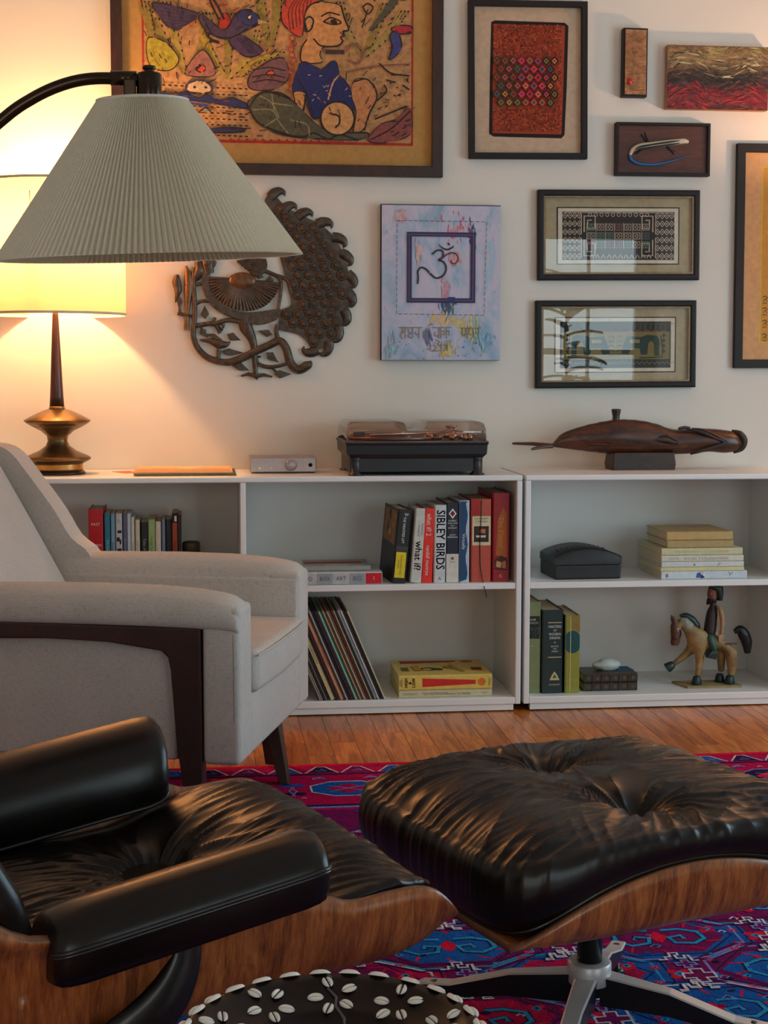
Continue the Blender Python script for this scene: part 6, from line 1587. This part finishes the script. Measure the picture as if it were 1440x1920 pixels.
for s_ in (-1, 1):
    # rolled arm pad
    arm = MB(); secs = []
    prof = [(.258, .40), (.256, .50), (.260, .545), (.275, .568), (.305, .580), (.340, .578), (.366, .564), (.379, .538), (.380, .512), (.374, .498), (.350, .494), (.335, .46), (.335, .40)]
    for x, k, dz in [(-.74, 1, .004), (-.62, 1, .006), (-.5, 1, .008), (-.35, 1, .010), (-.2, 1, .008), (-.10, 1, .002), (-.05, .995, -.004), (-.02, .985, -.010), (-.004, .965, -.018), (.004, .92, -.028)]:
        cy_, cz_ = .318, .50
        secs.append([(x, s_*(cy_+(y_-cy_)*k), cz_+(z_-cz_)*k+dz*max(0, (z_-.45)/.12)) for y_, z_ in prof])
    if s_ < 0: secs = [list(reversed(q)) for q in secs]
    o = weld(arm.loft(secs).build('arm_pad', m_lin, ac)); o.modifiers.new('bevel', 'BEVEL').width = .004
    rbox('arm_front', -.084, .006, *sorted((s_*.257, s_*.372)), .182, .550, .014, m_lin, ac)
    rbox('arm_inner_panel', -.70, .001, *sorted((s_*.2548, s_*.335)), .182, .535, .010, m_lin, ac)
    rbox('outer_panel', -.74, -.150, *sorted((s_*.325, s_*.352)), .185, .475, .008, m_lin, ac)
    sm_ = MB(); sm_.tube([(-.010, s_*.368, .19), (-.008, s_*.3715, .35), (-.010, s_*.370, .495)], .0022, 6); sm_.build('seam', m_seam, ac)
    pol = [(-.78, .505), (-.40, .501), (-.086, .499), (-.084, .155), (-.082, 0.0), (-.112, 0.0), (-.134, .146), (-.146, .234), (-.158, .40), (-.164, .43), (-.180, .445), (-.309, .462), (-.45, .466), (-.60, .462), (-.78, .452)]
    fr_ = MB(); fr_.prism(pol, *sorted((s_*.338, s_*.3745))); fr_.build('wooden_frame', m_cw, ac, bev=.004)
    st_ = MB(); st_.loft([[(-.085, s_*.20-.022, .182), (-.04, s_*.20-.022, .182), (-.04, s_*.20+.022, .182), (-.085, s_*.20+.022, .182)], [(-.030, s_*.165-.014, 0.001), (-.002, s_*.165-.014, 0.001), (-.002, s_*.165+.014, 0.001), (-.030, s_*.165+.014, 0.001)]], 0, False)
    if s_ > 0: st_.build('leg', m_cw, ac, bev=.003)
    st_ = MB(); st_.loft([[(-.76, s_*.30-.022, .20), (-.71, s_*.30-.022, .20), (-.71, s_*.30+.022, .20), (-.76, s_*.30+.022, .20)], [(-.84, s_*.31-.014, 0), (-.81, s_*.31-.014, 0), (-.81, s_*.31+.014, 0), (-.84, s_*.31+.014, 0)]], 0, False); st_.build('leg', m_cw, ac, bev=.003)
    # wing of the back
    wp = [(-.60, .50), (-.585, .580), (-.640, .629), (-.685, .702), (-.752, .791), (-.806, .857), (-.850, .880), (-.900, .882), (-.935, .862), (-.86, .55), (-.79, .2), (-.70, .2)]
    wg = MB(); wg.prism([tuple(v)[:2] for v in catmull([(a_, b_, 0) for a_, b_ in wp], 3, True)], *sorted((s_*.275, s_*.365))); wg.build('back_wing', m_lin, ac, bev=.018, seg=4)
rbox('front_rail', -.06, .004, -.262, .262, .182, .330, .012, m_lin, ac)
rbox('seat_deck', -.72, -.05, -.258, .258, .20, .325, .008, m_lin, ac)
cu = rbox('seat_cushion', -.66, .018, -.254, .254, .326, .432, .022, m_lin, ac, .010, dome=.010)
pi = MB(); pi.tube(catmull([(.018, -.250, .418), (.028, -.12, .420), (.030, 0, .421), (.028, .12, .420), (.018, .250, .418)], 6), .0028, 8); pi.build('piping', m_lin, cu)
bk_ = MB(); secs = []
for f in [i/8 for i in range(9)]:
    x = -.700-.18*f; z = .30+.58*f
    secs.append([(x, y_, z) for y_ in (-.28, .28)]+[(x-.08, .28, z-.02), (x-.08, -.28, z-.02)])
bk_.loft(secs, 0, False); bk_.build('back_frame', m_lin, ac, bev=.015)
bc = MB(); secs = []
for f in [i/14 for i in range(15)]:
    x = -.600-.236*f; z = .438+.412*f; pf = .020*math.sin(PI*min(1, f*1.02))**.5
    th = .11*(1-.3*f)
    k = .97 if f in (0, 1) else 1
    secs.append([(x+pf*math.cos(PI*.5*y_)-.006*(abs(y_) > .95), y_*.252*k, z) for y_ in (-1, -.9, -.6, -.3, 0, .3, .6, .9, 1)]+[(x-th, .25*k, z-.03), (x-th, -.25*k, z-.03)])
weld(bc.loft(secs).build('back_cushion', m_lin, ac)).modifiers.new('bevel', 'BEVEL').width = .012

# ================================================================== black leather lounge chair and ottoman
m_lea = leather('black_leather', (0.0064, 0.0044, 0.0036), .28)
m_pip = mat('leather_piping', (0.012, 0.010, 0.010), .3)
m_wal = wood('walnut_shell', srgb(74, 34, 13), srgb(146, 78, 34), srgb(180, 108, 54), (15, 2.2, 2.2), .32, .1, coat=.25)
m_wedge = mat('ply_edge', srgb(120, 78, 50), .5)
m_cast = mat('cast_aluminium', (0.56, 0.55, 0.55), .38, .35, var=.08)
m_blk = mat('satin_black', (0.010, 0.010, 0.011), .32)
def sup(a, b, n, th):
    c_, s2 = math.cos(th), math.sin(th)
    return (a*math.copysign(abs(c_)**(2/n), c_), b*math.copysign(abs(s2)**(2/n), s2))
def puffy(name, m_, parent, a, b, n, ztop, zbot, folds, cx=0.0, cy=0.0, NT=560, NR=64, bulge=.022, pipe=True, inset=.0):
    """upholstered cushion with a rounded-rectangle outline; ztop/zbot give its upper and lower edge heights"""
    v = []; f = []
    rings = []
    for i in range(1, NR+1): rings.append(('t', (i/NR)**.8))
    for i in range(1, 11): rings.append(('s', i/10))
    v.append((cx, cy, ztop(0, 0, 0)+folds(0, 0, 0)))
    dense = []
    for k in range(4000):
        ph = 2*PI*k/4000; r = ((abs(math.cos(ph))/a)**n+(abs(math.sin(ph))/b)**n)**(-1/n); dense.append((r*math.cos(ph), r*math.sin(ph)))
    acc = [0.0]
    for k in range(4000): acc.append(acc[-1]+math.dist(dense[k], dense[(k+1) % 4000]))
    B = []; j = 0
    for k in range(NT):
        tgt = acc[-1]*k/NT
        while acc[j+1] < tgt: j += 1
        B.append(dense[j % 4000])
    for kind, q in rings:
        for k in range(NT):
            bx_, by_ = B[k]
            if kind == 't':
                x, y = bx_*q, by_*q; z = ztop(x, y, q)+folds(x, y, q)
            else:
                e = ztop(bx_, by_, 1)+folds(bx_, by_, 1); lo = zbot(bx_, by_)
                g = 1+bulge/max(a, b)*math.sin(PI*min(1, q*1.05))*1.3-inset*q**3
                x, y = bx_*g, by_*g; z = e+(lo-e)*(1-math.cos(PI*q))/2
                pl_ = folds(bx_, by_, 1)*.8*(1-q)**1.2-.0
                L = math.hypot(bx_, by_); x += bx_/L*pl_; y += by_/L*pl_
            v.append((x+cx, y+cy, z))
    for k in range(NT): f.append((0, 1+k, 1+(k+1) % NT))
    for i in range(len(rings)-1):
        for k in range(NT):
            k2 = (k+1) % NT; f.append((1+i*NT+k, 1+(i+1)*NT+k, 1+(i+1)*NT+k2, 1+i*NT+k2))
    base_i = 1+(len(rings)-1)*NT
    f.append(tuple(base_i+k for k in range(NT)))
    o = MB().add(v, f, 0, True).build(name, m_, parent)
    if pipe:
        q = MB(); q.tube([v[base_i+(k % NT)] for k in range(NT+1)], .0042, 8); q.build('piping', m_pip, o)
    return o
def smooth(e0, e1, x):
    t = max(0., min(1., (x-e0)/(e1-e0))); return t*t*(3-2*t)
def fold_fn(buttons, ax_w, ay_w, amp=.0042, y_amp=1.0):
    def g(x, y, q):
        h = 0
        for i, (bx_, by_) in enumerate(buttons):
            dx, dy = x-bx_, y-by_; d = math.hypot(dx, dy); ph = math.atan2(dy, dx)
            h -= .036*math.exp(-(d/.036)**2)+.022*math.exp(-(d/.10)**2)
            ring_ = math.exp(-(d/.13)**2)*(1-math.exp(-(d/.042)**2))
            wv = math.sin(7*ph+2.2*math.sin(2*ph+i)+d*14)+.45*math.sin(11*ph+3*math.sin(3*ph)+i*2)
            h += amp*1.5*ring_*(1-abs(wv)**.7*.95)
        ed = smooth(.05, .27, abs(x)/ax_w*.33)
        w1 = math.sin(y*105+3.2*math.sin(x*9+y*5)+1.6*math.sin(y*31+1)+math.copysign(1.3, x)); w2 = math.sin(y*52+3*math.sin(x*11)+2); w4 = math.sin(y*178+4*math.sin(x*13+y*9)+2*math.sin(y*41))
        h += amp*.42*ed*((1-abs(w1)**.6)*1.7+.5*w2+(1-abs(w4)**.6)*.8)*(1-.35*smooth(.93, 1, q))
        ey = smooth(.13, .26, abs(y))*(1-ed)*y_amp
        w3 = math.sin(x*96+4*math.sin(y*13+x*5)+1.5*math.sin(x*37))
        h += amp*.5*ey*(1-abs(w3)**.6)*1.5*(1-.6*smooth(.93, 1, q))
        return h
    return g
# ---- ottoman
ot = thing('ottoman', 'black tufted leather ottoman with a curved walnut shell on a star base', 'ottoman', (-0.384, -2.414, 0), (0, 0, .35))
OA, OB = .304, .268
def o_edge(x, y): return .294+.084*(1-min(1, (x/OA)**2))*min(1, abs(y)/OB)**6
def o_top(x, y, q):
    e = o_edge(x, y)
    rim = .398+.034*(1-min(1, (x/OA)**2))*min(1, abs(y)/OB)**2
    mid = .446
    return mid+(rim-mid)*q**5-.0*e
oc = puffy('cushion', m_lea, ot, OA, OB, 6.5, o_top, lambda x, y: o_edge(x, y)+.003, fold_fn([(-.004, .128), (-.004, -.128)], OA, OB, .0092), bulge=.015)
for by_ in (.128, -.128): MB().ball((-.004, by_, .392), (.012, .012, .006), 14, 8).build('button', m_pip, oc)
def shell(name, parent, srange, zb, ze, w_in, w_out, mats_, NS=44, th=.011, pinch=None):
    secs = []
    for i in range(NS+1):
        s_ = srange[0]+(srange[1]-srange[0])*i/NS
        b_, e_ = zb(s_), ze(s_); sec = []
        wi = w_in; wo = w_out
        if pinch: wo = w_out*pinch(s_); wi = w_in*pinch(s_)
        up = []
        for k in range(8, -1, -1): up.append((-wi-(wo-wi)*math.sin(PI/2*k/8), b_+(e_-b_)*(1-math.cos(PI/2*k/8))))
        prof = up+[(-wi*.5, b_-.001), (0, b_-.0015), (wi*.5, b_-.001)]+[(-y_, z_) for y_, z_ in reversed(up)]
        secs.append([(s_, y_, z_) for y_, z_ in prof])
    o = MB().loft(secs, 0, True, caps=False, closed=False).build(name, mats_, parent)
    sd_ = o.modifiers.new('ply', 'SOLIDIFY'); sd_.thickness = th; sd_.offset = 0; sd_.material_offset_rim = 1 if len(mats_) > 1 else 0
    return o
shell('walnut_shell', ot, (-OA-.004, OA+.004), lambda s_: .280+.009*(abs(s_)/OA)**4, lambda s_: .288+.089*max(0, 1-(s_/OA)**2), .240, .272, [m_wal, m_wedge], pinch=lambda s_: 1-.07*(abs(s_)/OA)**10)
MB().lathe([(.0205, .10), (.0205, .275), (.09, .278), (.09, .284)], 28).build('post', m_blk, ot)
MB().lathe([(.034, .094), (.036, .097), (.036, .128), (.0335, .131), (.021, .131)], 32).build('hub', m_cast, ot)
def star(parent, n, ph, R, hub_r, z0, z1, wide):
    for k in range(n):
        a_ = ph+2*PI*k/n; Mx = Matrix.Rotation(a_, 4, 'Z')
        w0, w1 = wide
        lg = MB(); secs = []
        for r, zt, zb_, hw in ((hub_r*.6, z0, z0-.052, w0), (hub_r, z0-.001, z0-.052, w0*.95), (R*.45, z0-.016, z0-.056, w0*.75), (R*.8, z1+.004, z1-.020, w1*1.1), (R*.97, z1, z1-.013, w1), (R, z1-.004, z1-.010, w1*.7)):
            secs.append([(r, -hw, zt-.002), (r, -hw*.8, zt), (r, hw*.8, zt), (r, hw, zt-.002), (r, hw*.7, zb_), (r, -hw*.7, zb_)])
        o = weld(lg.loft(secs, 0, False, Mx).build('star_leg', [m_cast, m_blk], parent))
        for p in o.data.polygons:
            if abs(p.normal.z) < .5: p.material_index = 1
            if p.normal.z > .5: p.material_index = 0
        gp = Mx @ Vector((R-.03, 0, 0))
        g_ = MB(); g_.lathe([(0, .0), (.014, 0), (.015, .004), (.011, .008), (.006, .009), (.006, z1-.008), (0, z1-.008)], 18, M=Matrix.Translation((gp.x, gp.y, 0.0100))); g_.build('glide', m_blk, o)
star(ot, 4, PI/4, .295, .034, .112, .060, (.020, .014))

# ---- lounge chair (faces the ottoman)
lc = thing('lounge_chair', 'black leather lounge chair with walnut shells in the left foreground', 'lounge chair', (-1.138, -2.637, 0), (0, 0, math.radians(21)))
ZE = [(-.24, .352), (-.1, .378), (0, .400), (.08, .416), (.14, .422), (.186, .412), (.221, .400), (.285, .403), (.325, .403), (.354, .393), (.376, .372), (.388, .356)]
ZB = [(-.24, .262), (-.06, .270), (.1, .284), (.20, .294), (.285, .298), (.325, .306), (.354, .319), (.376, .340), (.388, .353)]
shell('seat_shell', lc, (-.22, .384), lambda s_: sinterp(ZB, s_), lambda s_: sinterp(ZE, s_), .262, .312, [m_wal, m_wedge], NS=60)
def s_top(x, y, q):
    X = x+.078
    base = sinterp([(-.24, .340), (-.05, .358), (.08, .370), (.18, .400), (.27, .418), (.33, .412), (.365, .392), (.39, .366)], X)
    ed = sinterp(ZE, X)+.004
    e2 = min(base-.012, ed+.012)
    k = smooth(.80, 1.0, q)
    return base+(e2-base)*k*.8
def s_low(x, y): return min(sinterp(ZE, x+.078)-.010, s_top(x, y, 1)-.02)
sc_ = puffy('seat_cushion', m_lea, lc, .308, .288, 6.0, s_top, s_low, fold_fn([(.005, .075), (.005, -.09)], .308, .288, .0090, .0), cx=.078, bulge=.010)
for by_ in (.075, -.09): MB().ball((.083, by_, .330), (.012, .012, .006), 14, 8).build('button', m_pip, sc_)
# arm pads: inner face slopes down towards the seat
PAD = [(.238, .376), (.232, .400), (.238, .430), (.256, .456), (.285, .473), (.318, .479), (.348, .471), (.366, .455), (.3725, .441)]
PADL = [(.3725, .437), (.3715, .412), (.366, .396), (.33, .388), (.28, .380), (.250, .372)]
for s_ in (-1, 1):
    def sec(x, k, full):
        cy_, cz_ = .300, .425
        dz = .15*x+(.026 if s_ > 0 else .004)
        return [(x, s_*(cy_+(y_-cy_)*k), cz_+(z_-cz_)*k+dz) for y_, z_ in full]
    full = PAD+PADL
    if s_ > 0: full = [(.236, .352), (.230, .385)]+PAD[2:]+PADL[:-1]+[(.250, .348)]
    pd = MB(); secs = []
    xs = [(-.188, .70), (-.186, .82), (-.180, .91), (-.170, .965), (-.150, 1)]+[(-.15+.285*i/14, 1) for i in range(1, 14)]+[(.135, 1), (.153, .97), (.163, .92), (.169, .83), (.171, .70)]
    for x, k in xs: secs.append(sec(x, k, full))
    if s_ > 0: secs = [list(reversed(q)) for q in secs]
    po_ = weld(pd.loft(secs).build('arm_pad', m_lea, lc))
    for e_i in (8, 9):
        q = MB(); q.tube([sec(x, k*1.004, full)[e_i] for x, k in xs], .0030, 8); q.build('piping', m_pip, po_)
    q = MB(); q.tube([sec(x, k*1.004, full)[0] for x, k in xs], .0034, 8); q.build('piping', m_pip, po_)
    # support under the pad
    br_ = MB(); br_.tube(catmull([(-.010, s_*.322, .405), (-.016, s_*.326, .365), (-.038, s_*.328, .325), (-.08, s_*.324, .288), (-.14, s_*.312, .255), (-.24, s_*.28, .215)], 6), [.018, .022, .029, .034, .032, .022], 10, flat=.4, up=(0, 1, 0)); br_.build('arm_support', m_blk, lc)
    fp = MB(); fp.loft([[(.145, s_*.300-.008, .40), (.176, s_*.300-.008, .40), (.176, s_*.300+.008, .40), (.145, s_*.300+.008, .40)], [(.148, s_*.305-.012, .44), (.190, s_*.305-.012, .44), (.190, s_*.305+.012, .44), (.148, s_*.305+.012, .44)]], 0, False); fp.build('pad_mount', m_blk, lc)
# back shell: reclined, wrapping forward at both sides
secs = []
for i in range(61):
    f_ = i/60
    z = .215+.60*f_; x0 = -.305-.30*f_
    fw = sinterp([(0, .05), (.06, .10), (.125, .20), (.183, .27), (.25, .33), (.305, .362), (.335, .32), (.37, .20), (.487, .165), (.6, .14), (.8, .12), (1, .05)], f_)
    hw = sinterp([(0, .24), (.15, .31), (.4, .335), (.8, .33), (1, .24)], f_)
    sec = []
    for k in range(25):
        t_ = -1+2*k/24
        y_ = hw*math.sin(t_*PI/2)**1 if True else 0
        sec.append((x0+fw*(abs(t_)**3.2), hw*(math.copysign(1-(1-abs(t_))**1.7, t_)), z))
    secs.append(sec)
bs_ = MB().loft(secs, 0, True, caps=False, closed=False).build('back_shell', [m_wal, m_wedge], lc)
sd_ = bs_.modifiers.new('ply', 'SOLIDIFY'); sd_.thickness = .011; sd_.material_offset_rim = 1
bcu = MB(); secs = []
for i in range(21):
    f_ = i/20; z = .375+.43*f_; x0 = -.335-.235*f_
    pz = .075*math.sin(PI*min(.97, max(.04, f_)))**.45
    sec = []
    for k in range(17):
        t_ = -1+2*k/16
        sec.append((x0+.015+pz*(1-abs(t_)**4)+.075*abs(t_)**3, .295*t_, z+.01*abs(t_)))
    for k in range(8, -9, -4): sec.append((x0-.010+.075*abs(k/8)**3, .285*k/8, z))
    secs.append(sec)
weld(bcu.loft(secs).build('back_cushion', m_lea, lc))
pe = MB(); pe.tube(catmull([(-.215, -.318, .425), (-.240, -.318, .470), (-.275, -.318, .530), (-.33, -.315, .62)], 6), [.010, .017, .018, .018], 10, flat=1.6); pe.build('cushion_edge', m_lea, lc)
MB().lathe([(.022, .08), (.022, .24), (.11, .245), (.11, .26)], 28).build('post', m_blk, lc)
MB().lathe([(.036, .075), (.038, .11), (.023, .112)], 28).build('hub', m_cast, lc)
star(lc, 5, .3, .29, .034, .095, .055, (.020, .014))

# ================================================================== round dark table inlaid with cowrie shells
tb = thing('shell_table', 'low round dark wooden table with a rim studded with white cowrie shells', 'table', (-0.8817, -3.312, 0.0098))
m_dkw = wood('dark_carved_wood', srgb(8, 6, 6), srgb(16, 11, 10), srgb(28, 18, 14), (4, 4, 4), .34, .25, coat=.0)
m_dkw.node_tree.nodes['Principled BSDF'].inputs['Specular IOR Level'].default_value = .22
MB().lathe([(0, .372), (.06, .370), (.12, .376), (.150, .390), (.1575, .402), (.158, .410), (.154, .418), (.148, .420), (.138, .416), (.120, .406), (.100, .401), (.092, .3985), (.088, .394), (0, .393)], 72).build('top', m_dkw, tb)
MB().lathe([(0, 0), (.125, 0), (.13, .01), (.125, .03), (.085, .06), (.055, .12), (.05, .18), (.06, .26), (.09, .33), (.11, .372), (0, .372)], 48).build('pedestal', m_dkw, tb)
m_shell = mat('cowrie_white', srgb(232, 224, 214), .3, var=.05)
m_slit = mat('cowrie_slit', srgb(40, 26, 22), .5)
cs = MB()
for s_ in (-1, 1):
    vv = []; ff = []
    for i in range(7):
        for k in range(9):
            ph = PI*k/8; x = -1+2*i/6; w2 = math.sqrt(max(.02, 1-x*x))*.60
            vv.append((x*.98, s_*(.10+(w2-.06)*(1-math.cos(ph))/2), .38*math.sqrt(max(.03, 1-x*x))*math.sin(ph)))
    for i in range(6):
        for k in range(8):
            q = (i*9+k, (i+1)*9+k, (i+1)*9+k+1, i*9+k+1); ff.append(q if s_ < 0 else q[::-1])
    cs.add(vv, ff, 0, True)
cs.add([(-.95, -.12, .02), (.95, -.12, .02), (.95, .12, .02), (-.95, .12, .02)], [(0, 1, 2, 3)], 1)
proto = cs.build('cowrie_shell', [m_shell, m_slit], tb)
first = True
def put_shell(r, an, z, tilt, size, turn):
    global first
    o = proto if first else dup(proto, tb)
    first = False
    o.location = (r*math.cos(an), r*math.sin(an), z)
    o.rotation_euler = (Matrix.Rotation(an, 4, 'Z') @ Matrix.Rotation(tilt, 4, 'Y') @ Matrix.Rotation(turn, 4, 'Z')).to_euler()
    o.scale = (size, size, size)
rs = random.Random(3)
for k in range(28): put_shell(.1515, 2*PI*k/28+rs.uniform(-.02, .02), .4185, .45, .0122, PI/2+rs.uniform(-.15, .15))
for k in range(10):
    an0 = 2*PI*(k+.35)/10; r0 = .117
    for j in range(5):
        p_ = 2*PI*j/5+.3; ox, oy = .0195*math.cos(p_), .0195*math.sin(p_)
        r = r0+ox; an = an0+oy/r0
        put_shell(r, an, interp([(.09, .3985), (.10, .4015), (.12, .4065), (.138, .4165)], r), -.22, .0092, p_)
ck = MB(); ck.tube([(.004, .152, .4205), (.010, .140, .4185), (.006, .128, .411), (.014, .115, .406), (.012, .100, .4025), (.020, .085, .3945), (.018, .06, .3938)], [.0012, .0018, .0015, .0018, .0015, .002, .001], 6); ck.build('crack', mat('crack_filler', srgb(90, 84, 84), .6), tb)
